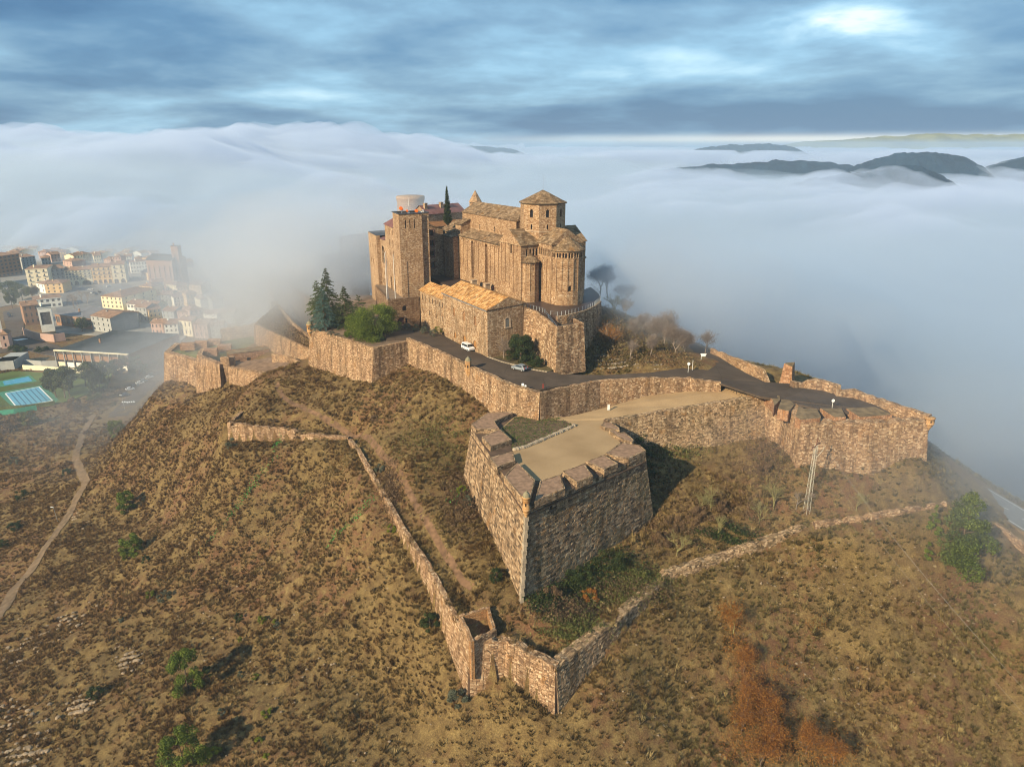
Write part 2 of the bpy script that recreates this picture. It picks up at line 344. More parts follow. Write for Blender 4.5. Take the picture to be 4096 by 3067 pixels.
def terrain():
    # fine grid near, coarse ring far, sharing no overlap
    xs = np.concatenate([np.linspace(-6000, -420, 14)[:-1], np.linspace(-420, -160, 66)[:-1], np.arange(-160, 130, 0.9), np.linspace(130, 420, 60)[1:], np.linspace(420, 6000, 14)[1:]])
    ys = np.concatenate([np.linspace(-3000, -60, 10)[:-1], np.linspace(-60, 50, 40)[:-1], np.arange(50, 270, 0.9), np.linspace(270, 640, 80)[1:], np.linspace(640, 9000, 16)[1:]])
    X, Yy = np.meshgrid(xs, ys); Zz = ground(X, Yy)
    Zz = Zz + relief(X, Yy)
    ny, nx = X.shape; V = np.stack([X, Yy, Zz], -1).reshape(-1, 3)
    i = np.arange(ny - 1)[:, None] * nx + np.arange(nx - 1)[None]; F = np.stack([i, i + 1, i + nx + 1, i + nx], -1).reshape(-1, 4)
    me = bpy.data.meshes.new('hillside'); me.vertices.add(len(V)); me.vertices.foreach_set('co', V.ravel())
    me.loops.add(F.size); me.loops.foreach_set('vertex_index', F.ravel()); me.polygons.add(len(F)); me.polygons.foreach_set('loop_start', np.arange(0, F.size, 4)); me.polygons.foreach_set('loop_total', np.full(len(F), 4))
    me.polygons.foreach_set('use_smooth', np.ones(len(F), bool)); me.update(calc_edges=True)
    o = bpy.data.objects.new('hillside', me); COL.objects.link(o); tagk(o, 'structure'); return o
def soil_mat():
    m, nt, b = new_mat('hillside_soil')
    tc = nd(nt, 'ShaderNodeTexCoord'); P = tc.outputs['Object']
    n1 = nd(nt, 'ShaderNodeTexNoise', ins={'Vector': P, 'Scale': 0.045, 'Detail': 6.0, 'Roughness': 0.6})
    n2 = nd(nt, 'ShaderNodeTexNoise', ins={'Vector': P, 'Scale': 0.5, 'Detail': 8.0, 'Roughness': 0.7})
    n3 = nd(nt, 'ShaderNodeTexNoise', ins={'Vector': P, 'Scale': 4.0, 'Detail': 5.0, 'Roughness': 0.7})
    veg = ramp(nt, n2.outputs[0], ((0.32, (0.080, 0.048, 0.018)), (0.48, (0.155, 0.100, 0.038)), (0.62, (0.22, 0.148, 0.056)), (0.75, (0.30, 0.215, 0.095))))
    red = ramp(nt, n3.outputs[0], ((0.3, (0.12, 0.052, 0.024)), (0.7, (0.23, 0.115, 0.058))))
    f = ramp(nt, n1.outputs[0], ((0.47, (0, 0, 0)), (0.60, (0.85,) * 3)))
    f2 = ramp(nt, n2.outputs[0], ((0.42, (1, 1, 1)), (0.60, (0, 0, 0))))
    f = mixc(nt, 1.0, f, f2, 'MULTIPLY')
    c = mixc(nt, f, veg, red)
    c = mixc(nt, 0.8, c, ramp(nt, n3.outputs[0], ((0.3, (0.55,) * 3), (0.7, (1.4,) * 3))), 'MULTIPLY')
    nt.links.new(c, b.inputs['Base Color']); b.inputs['Roughness'].default_value = 0.95
    bp = nd(nt, 'ShaderNodeBump', ins={'Strength': 0.7, 'Distance': 0.6, 'Height': n3.outputs[0]}); nt.links.new(bp.outputs[0], b.inputs['Normal'])
    return m
hill = terrain(); hill.data.materials.append(soil_mat())

# ------------------------------------------------------------------ fog
def fog_mat(name, dens, col=(0.93, 0.96, 1.0), g=0.3):
    m = bpy.data.materials.new(name); m.use_nodes = True; nt = m.node_tree; nt.nodes.clear()
    out = nt.nodes.new('ShaderNodeOutputMaterial'); v = nt.nodes.new('ShaderNodeVolumePrincipled')
    v.inputs['Color'].default_value = (*col, 1); v.inputs['Density'].default_value = dens; v.inputs['Anisotropy'].default_value = g
    nt.links.new(v.outputs[0], out.inputs['Volume']); m.cycles.homogeneous_volume = True
    return m
def grid_solid(name, xs, ys, top, bot, mat):
    X, Yy = np.meshgrid(xs, ys); T = top(X, Yy); B = bot(X, Yy) if callable(bot) else np.full(X.shape, float(bot))
    T = np.maximum(T, B + 0.05)
    ny, nx = X.shape; n = nx * ny; V = np.concatenate([np.stack([X, Yy, T], -1).reshape(-1, 3), np.stack([X, Yy, B], -1).reshape(-1, 3)])
    fs = []
    idx = np.arange(n).reshape(ny, nx)
    a = np.stack([idx[:-1, :-1], idx[:-1, 1:], idx[1:, 1:], idx[1:, :-1]], -1).reshape(-1, 4); fs.append(a); fs.append(a[:, ::-1] + n)
    for e, fl in ((idx[0], 0), (idx[-1], 1), (idx[:, 0], 1), (idx[:, -1], 0)):
        q = np.stack([e[:-1], e[:-1] + n, e[1:] + n, e[1:]], -1); fs.append(q if not fl else q[:, ::-1])
    F = np.concatenate(fs)
    me = bpy.data.meshes.new(name); me.vertices.add(len(V)); me.vertices.foreach_set('co', V.ravel())
    me.loops.add(F.size); me.loops.foreach_set('vertex_index', F.ravel()); me.polygons.add(len(F)); me.polygons.foreach_set('loop_start', np.arange(0, F.size, 4)); me.polygons.foreach_set('loop_total', np.full(len(F), 4))
    me.update(calc_edges=True); me.validate(); me.materials.append(mat)
    o = bpy.data.objects.new(name, me); COL.objects.link(o); tagk(o, 'stuff'); return o
def sstep(a, b, x): t = np.clip((x - a) / (b - a), 0, 1); return t * t * (3 - 2 * t)
def sea_top(X, Yy, dh=0, de=0):
    rr_ = np.hypot(X, Yy); wx = X + 60 * (fbm(X / 190, Yy / 190, 2, 4) - .5)
    lump = (fbm(wx / 230, Yy / 180, 4, 1) - 0.5) * 78 + (0.5 - np.abs(fbm(wx / 85, Yy / 75, 3, 3) - 0.5) * 2) * 16
    far = sstep(600, 2600, rr_); big = (fbm(wx / 900, Yy / 700, 4, 2) - 0.5) * 190
    h = 36 + dh + 0.62 * lump + far * (big * (.55 + .8 * sstep(300, -1500, X)) + 4)
    h = h + 54 * sstep(-60, -700, X) * sstep(560, 1050, Yy) * (1 - .55 * sstep(1800, 3500, Yy))
    h = np.minimum(h, np.where(X > 100, 84 + .0 * h, 1e3))
    # opens over the town, and lies low against the near slopes of the hill
    h = h + 26 * np.exp(-(((X + 118) / 60) ** 2 + ((Yy - 345) / 75) ** 2)) + 20 * np.exp(-(((X - 95) / 60) ** 2 + ((Yy - 275) / 60) ** 2))
    edge = -130 - de * .9 - 0.22 * (Yy - 300) + 30 * (vnoise(Yy / 60, X / 90, 2) - .5); town = 1 - sstep(-90, 90, X - edge)
    town = town * (1 - sstep(520, 900, Yy + 0.25 * X + 80)); h = h * (1 - town) + (-60) * town
    hillr = 1 - sstep(0.75, 1.25, np.hypot((X - 5) / 125, (Yy - 150) / 105))
    h = h * (1 - hillr) + (-60) * hillr
    front = sstep(110, 60, Yy); h = h * (1 - front) + (-60) * front
    return h
xs = np.unique(np.concatenate([np.linspace(-9000, -700, 60), np.arange(-700, 600, 10.0), np.linspace(600, 9000, 60)]))
ys = np.unique(np.concatenate([np.arange(40, 700, 10.0), np.linspace(700, 2500, 80), np.linspace(2500, 14000, 60)]))
for dh, de, dn in ((0, 0, .016), (8, -60, .006), (18, -130, .003)):
    grid_solid('fog_bank', xs, ys, lambda X, Yy: sea_top(X, Yy, dh, de) - 16 * sstep(480, 1000, Yy), -62, fog_mat('fog', dn, (0.75, 0.845, 0.95), 0.2))
def deck_top(X, Yy):
    wx = X + 120 * (fbm(X / 300, Yy / 300, 2, 4) - .5); wy = Yy + 90 * (fbm(X / 240 + 5, Yy / 240, 2, 5) - .5)
    b = fbm(wx / 520, wy / 330, 5, 3); h = sea_top(X, Yy) - 6 + (b - .5) * 165 * (.45 + .9 * sstep(500, 2500, Yy)) + (fbm(wx / 150, wy / 95, 4, 1) - .5) * 62 + (fbm(wx / 42, wy / 34, 3, 2) - .5) * 16
    h = np.minimum(h, np.where(X > 100, 86, 1e3)); e = np.maximum(sstep(520, 760, Yy + .25 * np.abs(X)), sstep(130, 230, X) * sstep(200, 300, Yy)); return h * e - 60 * (1 - e)
xs2 = np.unique(np.concatenate([np.linspace(-9000, -1500, 50), np.arange(-1600, 1600, 15.0), np.linspace(1600, 9000, 80)])); ys2 = np.unique(np.concatenate([np.arange(180, 2600, 15.0), np.linspace(2600, 14000, 70)]))
grid_solid('fog_bank', xs2, ys2, deck_top, -61, fog_mat('fog_deck', .018, (0.69, 0.785, 0.95), 0.0))
def mist(name, c, r, dens, seed, n=3):
    """a soft drifting wisp: nested lumpy ovals of thin even mist"""
    rs = np.random.RandomState(seed)
    for k in range(n):
        f = 1 - k * .28; m = MB(); nu, nv = 28, 14; vs = []
        for j in range(nv + 1):
            for i in range(nu):
                a, b = 2 * math.pi * i / nu, math.pi * j / nv; q = 1 + .28 * (float(vnoise(np.array([3 * math.cos(a) * math.sin(b) + 9]), np.array([3 * math.sin(a) * math.sin(b) + 3 * math.cos(b) + 9]), seed)[0]) - .5) * 2
                vs.append((c[0] + r[0] * f * q * math.sin(b) * math.cos(a), c[1] + r[1] * f * q * math.sin(b) * math.sin(a), c[2] + r[2] * f * q * math.cos(b)))
        m.add(vs, [(j * nu + i, (j + 1) * nu + i, (j + 1) * nu + (i + 1) % nu, j * nu + (i + 1) % nu) for j in range(nv) for i in range(nu)]); o = m.build(name, fog_mat('mist', dens, (.93, .96, 1), .4), uv=False); tagk(o, 'stuff')
mist('mist', (-98, 288, 50), (62, 48, 30), .0095, 1)
mist('mist', (-145, 285, 0), (60, 70, 22), .0024, 2)
mist('mist', (50, 198, 53), (35, 23, 24), .0110, 3)
mist('mist', (84, 205, 42), (36, 28, 20), .0070, 9)
mist('mist', (-36, 262, 73), (24, 14, 15), .0150, 8)
mist('mist', (98, 150, 28), (62, 38, 28), .0052, 4)
mist('mist', (36, 215, 63), (21, 10, 15), .0220, 10)
mist('mist', (-84, 246, 44), (34, 26, 20), .0080, 11)
mist('mist', (-118, 262, 24), (38, 30, 18), .0060, 7)
mist('mist', (-74, 276, 62), (42, 36, 24), .0150, 5)
mist('mist', (-270, 520, -2), (150, 130, 24), .0009, 6)
mbh = MB(); mbh.box((0, 3000, 30), (12000, 7600, 190)); hz = mbh.build('haze', fog_mat('haze_air', 0.00020, (0.66, 0.83, 1.0), 0.2), uv=False); tagk(hz, 'stuff')


# ------------------------------------------------------------------ stone blocks
def block_mat(name, tones, objcol):
    m, nt, b = new_mat(name)
    if objcol: oi = nd(nt, 'ShaderNodeObjectInfo'); t = oi.outputs['Color']
    else: t = nd(nt, 'ShaderNodeVertexColor', layer_name='tint').outputs[0]
    s = nd(nt, 'ShaderNodeSeparateColor', ins={0: t})
    c = ramp(nt, s.outputs[0], tuple((i / (len(tones) - 1), q) for i, q in enumerate(tones)))
    geo = nd(nt, 'ShaderNodeNewGeometry')
    big = nd(nt, 'ShaderNodeTexNoise', ins={'Vector': geo.outputs['Position'], 'Scale': 0.16, 'Detail': 6.0, 'Roughness': 0.65})
    st = ramp(nt, big.outputs[0], ((0.44, (0, 0, 0)), (0.62, (0.55,) * 3)))
    g = nd(nt, 'ShaderNodeMath', operation='MULTIPLY', ins={0: s.outputs[1], 1: 1.0})
    f = nd(nt, 'ShaderNodeMath', operation='MULTIPLY', ins={0: st, 1: g.outputs[0]})
    c = mixc(nt, f.outputs[0], c, (0.15, 0.13, 0.06))
    mps = nd(nt, 'ShaderNodeMapping', ins={'Vector': geo.outputs['Position'], 'Scale': (.55, .55, .07)}); sn = nd(nt, 'ShaderNodeTexNoise', ins={'Vector': mps.outputs[0], 'Scale': 1.0, 'Detail': 5.0, 'Roughness': 0.65})
    c = mixc(nt, 1.0, c, ramp(nt, sn.outputs[0], ((0.36, (1.18, 1.16, 1.12)), (0.50, (1, 1, 1)), (0.60, (.62, .60, .58)), (0.7, (.45, .43, .42)))), 'MULTIPLY')
    ln_ = nd(nt, 'ShaderNodeTexNoise', ins={'Vector': geo.outputs['Position'], 'Scale': 0.33, 'Detail': 4.0, 'Roughness': 0.7}); c = mixc(nt, ramp(nt, ln_.outputs[0], ((0.58, (0, 0, 0)), (0.68, (.5,) * 3))), c, (0.30, 0.15, 0.045))
    fine = nd(nt, 'ShaderNodeTexNoise', ins={'Vector': geo.outputs['Position'], 'Scale': 3.0, 'Detail': 5.0, 'Roughness': 0.7})
    c = mixc(nt, 0.7, c, ramp(nt, fine.outputs[0], ((0.3, (0.6, 0.58, 0.56)), (0.7, (1.35, 1.33, 1.3)))), 'MULTIPLY')
    nt.links.new(c, b.inputs['Base Color']); b.inputs['Roughness'].default_value = 0.93
    bp = nd(nt, 'ShaderNodeBump', ins={'Strength': 0.5, 'Distance': 0.15, 'Height': fine.outputs[0]}); nt.links.new(bp.outputs[0], b.inputs['Normal'])
    return m
T_BAST = ((0.09, 0.062, 0.040), (0.18, 0.122, 0.074), (0.255, 0.172, 0.103), (0.31, 0.21, 0.125), (0.36, 0.25, 0.155), (0.46, 0.345, 0.225))
T_WARM = ((0.15, 0.088, 0.050), (0.23, 0.138, 0.078), (0.285, 0.178, 0.102), (0.33, 0.212, 0.125), (0.38, 0.255, 0.155), (0.52, 0.39, 0.26))
MB_ATTR = block_mat('bastion_blocks', T_BAST, False); MB_OBJ = block_mat('bastion_block', T_BAST, True)
MW_ATTR = block_mat('wall_blocks', T_WARM, False); MW_OBJ = block_mat('wall_block', T_WARM, True)
def unit_block(mat, k):
    r = random.Random(k); j = lambda: r.uniform(-0.05, 0.05); q = 0.07
    vs = [(0, 0, 0), (1, 0, 0), (1, 1, 0), (0, 1, 0), (q + j() * .5, q, 1 + j()), (1 - q, q + j() * .5, 1 + j()), (1 - q + j() * .4, 1 - q, 1 + j()), (q, 1 - q + j() * .4, 1 + j())]
    me = bpy.data.meshes.new('stone'); me.from_pydata(vs, [], [(4, 5, 6, 7), (0, 1, 5, 4), (1, 2, 6, 5), (2, 3, 7, 6), (3, 0, 4, 7)]); me.materials.append(mat); me.update(); return me
UB = {'b': [unit_block(MB_OBJ, i) for i in range(3)], 'w': [unit_block(MW_OBJ, i) for i in range(3)]}
SM = {'b': MB_ATTR, 'w': MW_ATTR}
class Stones:
    """lays coursed stones over wall faces; the first ones (given most weight) become parts, the rest one joined part"""
    def __init__(s, w, h, kind='w', proud=0.09, seed=1, green=0.5): s.w, s.h, s.kind, s.proud = w, h, kind, proud; s.r = random.Random(seed); s.L = []; s.green = green
    def face(s, bl, br, tr, tl, green=None, near=None, skip=None):
        bl, br, tr, tl = map(Vector, (bl, br, tr, tl)); n = (br - bl).cross(tl - bl)
        n = n.normalized(); Hh = max((tl - bl).length, (tr - br).length); nj = max(1, round(Hh / s.h)); gr = s.green if green is None else green
        # courses run level: v measured by height at each end
        P = lambda u, v: (bl * (1 - u) + br * u) * (1 - v) + (tl * (1 - u) + tr * u) * v
        v = 0.0
        for j in range(nj):
            dv = 1.0 / nj; v0 = j * dv; v1 = v0 + dv
            Ln = (P(1, v0) - P(0, v0)).length
            if Ln < 0.15: continue
            x = -s.r.uniform(0, 0.5) * s.w
            while x < Ln:
                wl = s.w * s.r.uniform(0.55, 1.5); a = max(0, x) / Ln; b = min(Ln, x + wl) / Ln; x += wl
                if (b - a) * Ln < 0.12: continue
                c = P((a + b) / 2, (v0 + v1) / 2)
                if c.z < GZC(c.x, c.y) - 10.0: continue
                if skip and skip(c): continue
                jt = 0.018; ja = jt / Ln; jv = jt / Hh
                if (b - a) <= 2.5 * ja: continue
                sg = s.r.uniform(-.12, .12) * dv * (s.kind == 'w')
                s.L.append((P(a + ja, v0 + jv + sg), P(b - ja, v0 + jv), P(b - ja, v1 - jv), P(a + ja, v1 - jv + sg), n, s.proud * s.r.uniform(0.35, 1.25), s.r.random(), gr * s.r.uniform(.3, 1)))
    def build(s, parent, nobj=300):
        if not s.L: return
        cam0 = Vector((0, 0, CAMZ))
        inv = parent.matrix_basis.inverted() if parent is not None else Matrix()
        def big(q):
            c = (q[0] + q[2]) / 2; d = c - cam0; ar = (q[1] - q[0]).length * (q[3] - q[0]).length
            return ar * abs(q[4].dot(d)) / d.length ** 3
        s.L.sort(key=big, reverse=True)
        for i, (a, b, c, d, n, pr, t, g) in enumerate(s.L[:nobj]):
            o = bpy.data.objects.new('stone', UB[s.kind][i % 3]); COL.objects.link(o); o.parent = parent
            ux = (b - a); uy = (d - a); m = Matrix.Identity(4)
            for k in range(3): m[k][0] = ux[k]; m[k][1] = uy[k]; m[k][2] = n[k] * pr; m[k][3] = a[k]
            o.matrix_basis = inv @ m; o.color = (t, g, 0, 1)
        rest = s.L[nobj:]
        if not rest: return
        mb = MB(); cols = []
        for (a, b, c, d, n, pr, t, g) in rest:
            f = n * pr; cen = (a + c) / 2; q = 0.06
            top = [p + (cen - p) * q + f * s.r.uniform(.8, 1.2) for p in (a, b, c, d)]
            mb.add([a, b, c, d] + top, ((4, 5, 6, 7), (0, 1, 5, 4), (1, 2, 6, 5), (2, 3, 7, 6), (3, 0, 4, 7))); cols += [(t, g, 0, 1)] * 5
        o = mb.build('stone_courses', SM[s.kind], None, uv=False, cols=cols); o.parent = parent
        o.matrix_basis = inv; tagk(o, 'stuff')
_gc = {}
def GZC(x, y):
    k = (round(x / 2), round(y / 2))
    if k not in _gc: _gc[k] = gz(k[0] * 2, k[1] * 2)
    return _gc[k]
def patch(mb, bl, br, tr, tl, nu=4, nv=4, mi=0):
    bl, br, tr, tl = map(Vector, (bl, br, tr, tl)); P = lambda u, v: (bl * (1 - u) + br * u) * (1 - v) + (tl * (1 - u) + tr * u) * v
    vs = [P(i / nu, j / nv) for j in range(nv + 1) for i in range(nu + 1)]; w = nu + 1
    mb.add(vs, [(j * w + i, j * w + i + 1, (j + 1) * w + i + 1, (j + 1) * w + i) for j in range(nv) for i in range(nu)], mi)
def area2(ps): return sum(ps[i][0] * ps[(i + 1) % len(ps)][1] - ps[(i + 1) % len(ps)][0] * ps[i][1] for i in range(len(ps)))
def V3(p, z=None): return Vector((p[0], p[1], p[2] if z is None else z))
def wall(name, label, cat, tops, foots, zb, th, st, mats, inner_drop=None, capmat=1, nobj=300, group=None, rough_top=0.0, cap=True, back=False):
    """a wall standing on the outer line foots (points, any z) with its top on tops, seen from the outside left to right"""
    tops = [Vector(t) for t in tops]; bots = []
    for t, f in zip(tops, foots):
        f = Vector(f); k = (t.z - zb) / max(0.1, t.z - f.z); bots.append(Vector((t.x + (f.x - t.x) * k, t.y + (f.y - t.y) * k, zb)))
    # subdivide for an uneven broken top
    if rough_top > 0:
        T2, B2 = [], []; r = random.Random(len(name) * 7 + len(tops)); last = 0
        for i in range(len(tops) - 1):
            n = max(1, int((tops[i + 1] - tops[i]).length / 1.1))
            for j in range(n):
                a = j / n; T2.append(tops[i].lerp(tops[i + 1], a) + Vector((0, 0, (0 if (i == 0 and j == 0) else -r.random() ** 2 * rough_top)))); B2.append(bots[i].lerp(bots[i + 1], a))
        T2.append(tops[-1]); B2.append(bots[-1]); tops, bots = T2, B2
    n = len(tops); inn = []
    for i in range(n):
        d = (tops[min(i + 1, n - 1)] - tops[max(i - 1, 0)]); d.z = 0; d.normalize(); inn.append(tops[i] + Vector((-d.y, d.x, 0)) * th)
    root = empty(name, (tops[0].x, tops[0].y, zb), label, cat, group); off = Vector(root.location)
    mb = MB()
    for i in range(n - 1):
        a, b = bots[i], bots[i + 1]; c, d = tops[i + 1], tops[i]; ci, di = inn[i + 1], inn[i]
        patch(mb, a, b, c, d, 3, 5); mb.quad(d, c, ci, di, capmat)
        mb.quad(ci, V3(ci, zb), V3(di, zb), di, 0)
    mb.quad(bots[0], tops[0], inn[0], V3(inn[0], zb), 0); mb.quad(bots[-1], V3(inn[-1], zb), inn[-1], tops[-1], 0)
    mb.v = [tuple(Vector(v) - off) for v in mb.v]
    mb.build('wall_core', mats, root)
    for i in range(n - 1):
        st.face(bots[i], bots[i + 1], tops[i + 1], tops[i])
        if back: st.face(V3(inn[i + 1], zb), V3(inn[i], zb), inn[i], inn[i + 1])
        if cap:
            up = Vector((0, 0, .004)); st.face(tops[i] + up, tops[i + 1] + up, inn[i + 1] + up, inn[i] + up)
    st.build(root, nobj)
    return root
M_COREW = plain('wall_core', (0.15, 0.095, 0.06), 0.95, 0.35, 0.8)
M_CAP = plain('wall_top', (0.24, 0.17, 0.11), 0.95, 0.45, 0.9)
M_CAPG = plain('mossy_top', (0.17, 0.118, 0.062), 0.95, 0.45, 0.7)
M_EARTH = plain('earth_top', (0.25, 0.155, 0.098), 0.95, 0.3, 1.2)
def gravel_mat():
    m, nt, b = new_mat('gravel')
    g = nd(nt, 'ShaderNodeNewGeometry'); n1 = nd(nt, 'ShaderNodeTexNoise', ins={'Vector': g.outputs['Position'], 'Scale': 0.14, 'Detail': 5.0}); n2 = nd(nt, 'ShaderNodeTexNoise', ins={'Vector': g.outputs['Position'], 'Scale': 5.0, 'Detail': 5.0, 'Roughness': 0.8})
    c = ramp(nt, n1.outputs[0], ((0.3, (0.28, 0.185, 0.095)), (0.7, (0.38, 0.26, 0.14))))
    c = mixc(nt, 0.8, c, ramp(nt, n2.outputs[0], ((0.3, (0.72, 0.7, 0.68)), (0.7, (1.25, 1.25, 1.25)))), 'MULTIPLY')
    nt.links.new(c, b.inputs['Base Color']); b.inputs['Roughness'].default_value = 0.95; return m
def asphalt_mat(name, base):
    m, nt, b = new_mat(name)
    g = nd(nt, 'ShaderNodeNewGeometry'); n1 = nd(nt, 'ShaderNodeTexNoise', ins={'Vector': g.outputs['Position'], 'Scale': 0.18, 'Detail': 6.0, 'Roughness': 0.6}); n2 = nd(nt, 'ShaderNodeTexNoise', ins={'Vector': g.outputs['Position'], 'Scale': 6.0, 'Detail': 3.0})
    b.inputs['Specular IOR Level'].default_value = 0.15; c = ramp(nt, n1.outputs[0], ((0.3, tuple(x * .72 for x in base)), (0.55, base), (0.72, tuple(x * 1.3 for x in base))))
    c = mixc(nt, 0.5, c, ramp(nt, n2.outputs[0], ((0.3, (0.7,) * 3), (0.7, (1.3,) * 3))), 'MULTIPLY')
    cr = nd(nt, 'ShaderNodeTexVoronoi', voronoi_dimensions='2D', feature='DISTANCE_TO_EDGE', ins={'Vector': g.outputs['Position'], 'Scale': 0.09})
    f = ramp(nt, cr.outputs['Distance'], ((0.0, (0.7,) * 3), (0.008, (0, 0, 0)))); c = mixc(nt, f, c, (0.02, 0.018, 0.016))
    nt.links.new(c, b.inputs['Base Color']); b.inputs['Roughness'].default_value = 0.85; return m
M_GRAV = gravel_mat(); M_ASPH = asphalt_mat('asphalt', (0.080, 0.058, 0.042)); M_ASPHB = asphalt_mat('dark_asphalt', (0.10, 0.078, 0.062))
M_GREEN = plain('short_grass', (0.07, 0.11, 0.02), 0.9, 0.5, 1.5); M_DARKW = plain('dark_opening', (0.012, 0.010, 0.009), 0.6, 0.2)
M_WHITE = plain('white_paint', (0.75, 0.75, 0.72), 0.6, 0.05); M_STEEL = plain('steel', (0.42, 0.44, 0.46), 0.45, 0.05, 1, 0.6)

# ------------------------------------------------------------------ the big arrowhead bastion
zP, zF = 42.0, 40.5
def c2(x, y): return (1800 + x / 1.743, 1500 + y / 1.743)
def zc(x, y, z): return Z(*c2(x, y), z)
bL, bT, bR = zc(148, 342, zP), zc(536, 888, zP), zc(1366, 526, zP)
fL, fT, fR = Z(1853, 1905, 28.2), Z(2085, 2412, 22.8), Z(2615, 2074, 24.6)
bFL, bFR1, bFR2, bFR3 = zc(262, 262, zP), zc(1322, 487, zP), zc(1180, 366, zP), zc(1095, 306, zP)
bW = Z(2135, 1662, zP)
def foot(t, f, zb): k = (t.z - zb) / (t.z - f.z); return Vector((t.x + (f.x - t.x) * k, t.y + (f.y - t.y) * k, zb))
def bastion():
    root = empty('bastion', (bT.x, bT.y, 18), 'huge arrowhead bastion of coursed brown stone with a gravel deck, nearest to the camera', 'bastion'); off = Vector(root.location)
    zb = 17.0; zs = 40.95
    mb = MB()
    tops = [bL, bT, bR, bFR1, bFR2, bFR3, bW, bFL]; feet = [fL, fT, fR, None, None, None, None, None]
    bot = [foot(t, f, zb) if f is not None else None for t, f in zip(tops, feet)]
    bot[3] = V3(bFR1 + (bot[2] - bR) * 0.5, zb); bot[4] = V3(bFR2, zb); bot[5] = V3(bFR3, zb); bot[6] = V3(bW, zb); bot[7] = V3(bFL, zb)
    tp = [V3(t, zs) for t in tops]
    for i in range(8): patch(mb, bot[i], bot[(i + 1) % 8], tp[(i + 1) % 8], tp[i], 12, 12)
    mb.prism([V3(p, zs - 3) for p in tp], tp, 0, True)
    mb.v = [tuple(Vector(v) - off) for v in mb.v]; mb.build('core', [M_MORT], root)
    st = Stones(0.86, 0.44, 'b', 0.085, 11, 0.25)
    st.face(bot[0], bot[1], tp[1], tp[0], green=0.12); st.face(bot[1], bot[2], tp[2], tp[1], green=1.0)
    st.face(bot[7], bot[0], tp[0], tp[7], green=.2); st.face(bot[2], bot[3], tp[3], tp[2], green=.6); st.face(bot[3], bot[4], tp[4], tp[3]); st.face(bot[4], bot[5], tp[5], tp[4])
    # deck of gravel and the earth round it
    dk = MB(); deck = [zc(345, 378, zs), zc(432, 452, zs), zc(455, 590, zs), zc(475, 608, zs), zc(600, 735, zs), zc(640, 735, zs), zc(780, 690, zs), zc(940, 615, zs), zc(1080, 550, zs), zc(1190, 470, zs), zc(1050, 350, zs), zc(1095, 306, zs), bW * 1, zc(560, 230, zs)]
    # merlons with earth tops
    mer = [((148, 342), (180, 377), (322, 377), (345, 376), (310, 322), (440, 264), (405, 256), (262, 262)),
           ((222, 430), (283, 500), (430, 450), (348, 378)), ((272, 578), (328, 642), (455, 594), (438, 532)),
           ((376, 706), (530, 882), (560, 850), (594, 730), (470, 608)), ((590, 880), (803, 790), (768, 694), (630, 735)),
           ((885, 748), (998, 702), (933, 618), (785, 670)), ((1075, 658), (1172, 616), (1075, 556), (945, 602)),
           ((1245, 582), (1366, 526), (1322, 487), (1200, 470), (1085, 545), (1180, 576)),
           ((1270, 470), (1280, 452), (1240, 415), (1220, 396), (1180, 402), (1140, 380), (1110, 385), (1160, 425), (1215, 450)),
           ((1183, 385), (1180, 368), (1150, 345), (1095, 306), (1050, 350), (1080, 368))]
    ms = Stones(0.62, 0.30, 'b', 0.05, 12, 0.2)
    for i, ps in enumerate(mer):
        zt = zP if i < 8 else zP - 0.4
        q = [zc(*p, zt) for p in ps]
        if area2(q) < 0: q.reverse()
        m = MB(); m.prism([V3(p, zs - 0.5) for p in q], q, 0, True, 1); m.v = [tuple(Vector(v) - off) for v in m.v]
        m.build('merlon', [M_MORT, M_EARTH], root)
        for k in range(len(q)):
            a, b = q[k], q[(k + 1) % len(q)]
            if (b - a).length > 0.5: ms.face(V3(a, zs - 0.35 if i != 3 else zs - .3), V3(b, zs - 0.35), b, a, green=.15)
        # a kerb of flat stones round each earth top
        cen = sum(q, Vector()) / len(q)
        for k in range(len(q)):
            a, b = q[k], q[(k + 1) % len(q)]
            if (b - a).length > 0.8: up = Vector((0, 0, .02)); ms.face(a + up, b + up, b + (cen - b).normalized() * .45 + up, a + (cen - a).normalized() * .45 + up, green=.3)
    # floor inside, sunk to the deck level
    f = MB(); inner = [zc(345, 380, zs + .02), zc(432, 456, zs + .02), zc(440, 532, zs + .02), zc(455, 596, zs + .02), zc(470, 610, zs + .02), zc(596, 735, zs + .02), zc(628, 737, zs + .02), zc(770, 696, zs + .02), zc(785, 672, zs + .02), zc(935, 620, zs + .02), zc(945, 604, zs + .02), zc(1075, 557, zs + .02), zc(1085, 547, zs + .02), zc(1190, 470, zs + .02), zc(1110, 388, zs + .02), zc(1080, 370, zs + .02), zc(1050, 352, zs + .02), zc(1095, 310, zs + .02), zc(760, 290, zs + .02), zc(600, 290, zs + .02), zc(560, 262, zs + .02), zc(445, 292, zs + .02)]
    if area2(inner) < 0: inner.reverse()
    f.prism([p - Vector((0, 0, .3)) for p in inner], inner, 0); f.v = [tuple(Vector(v) - off) for v in f.v]; f.build('gravel_deck', [M_GRAV], root)
    # cordon line and slits
    cd = MB()
    for a, b in ((tp[0], tp[1]), (tp[1], tp[2])):
        d = (b - a).normalized(); nn = Vector((d.y, -d.x, 0)); k = 0; L = (b - a).length
        while k < L - .1:
            e = min(L, k + 1.5); c = a + d * (k + e) / 2 + nn * .12 + Vector((0, 0, -1.3)); cd.box(c - off, (e - k - .03, .34, .26), math.atan2(d.y, d.x)); k = e
    cd.build('cordon', [M_MORT], root)
    st.build(root, 300 - 60); ms.build(root, 60)
    sl = MB(); d = (tp[2] - tp[1]).normalized()
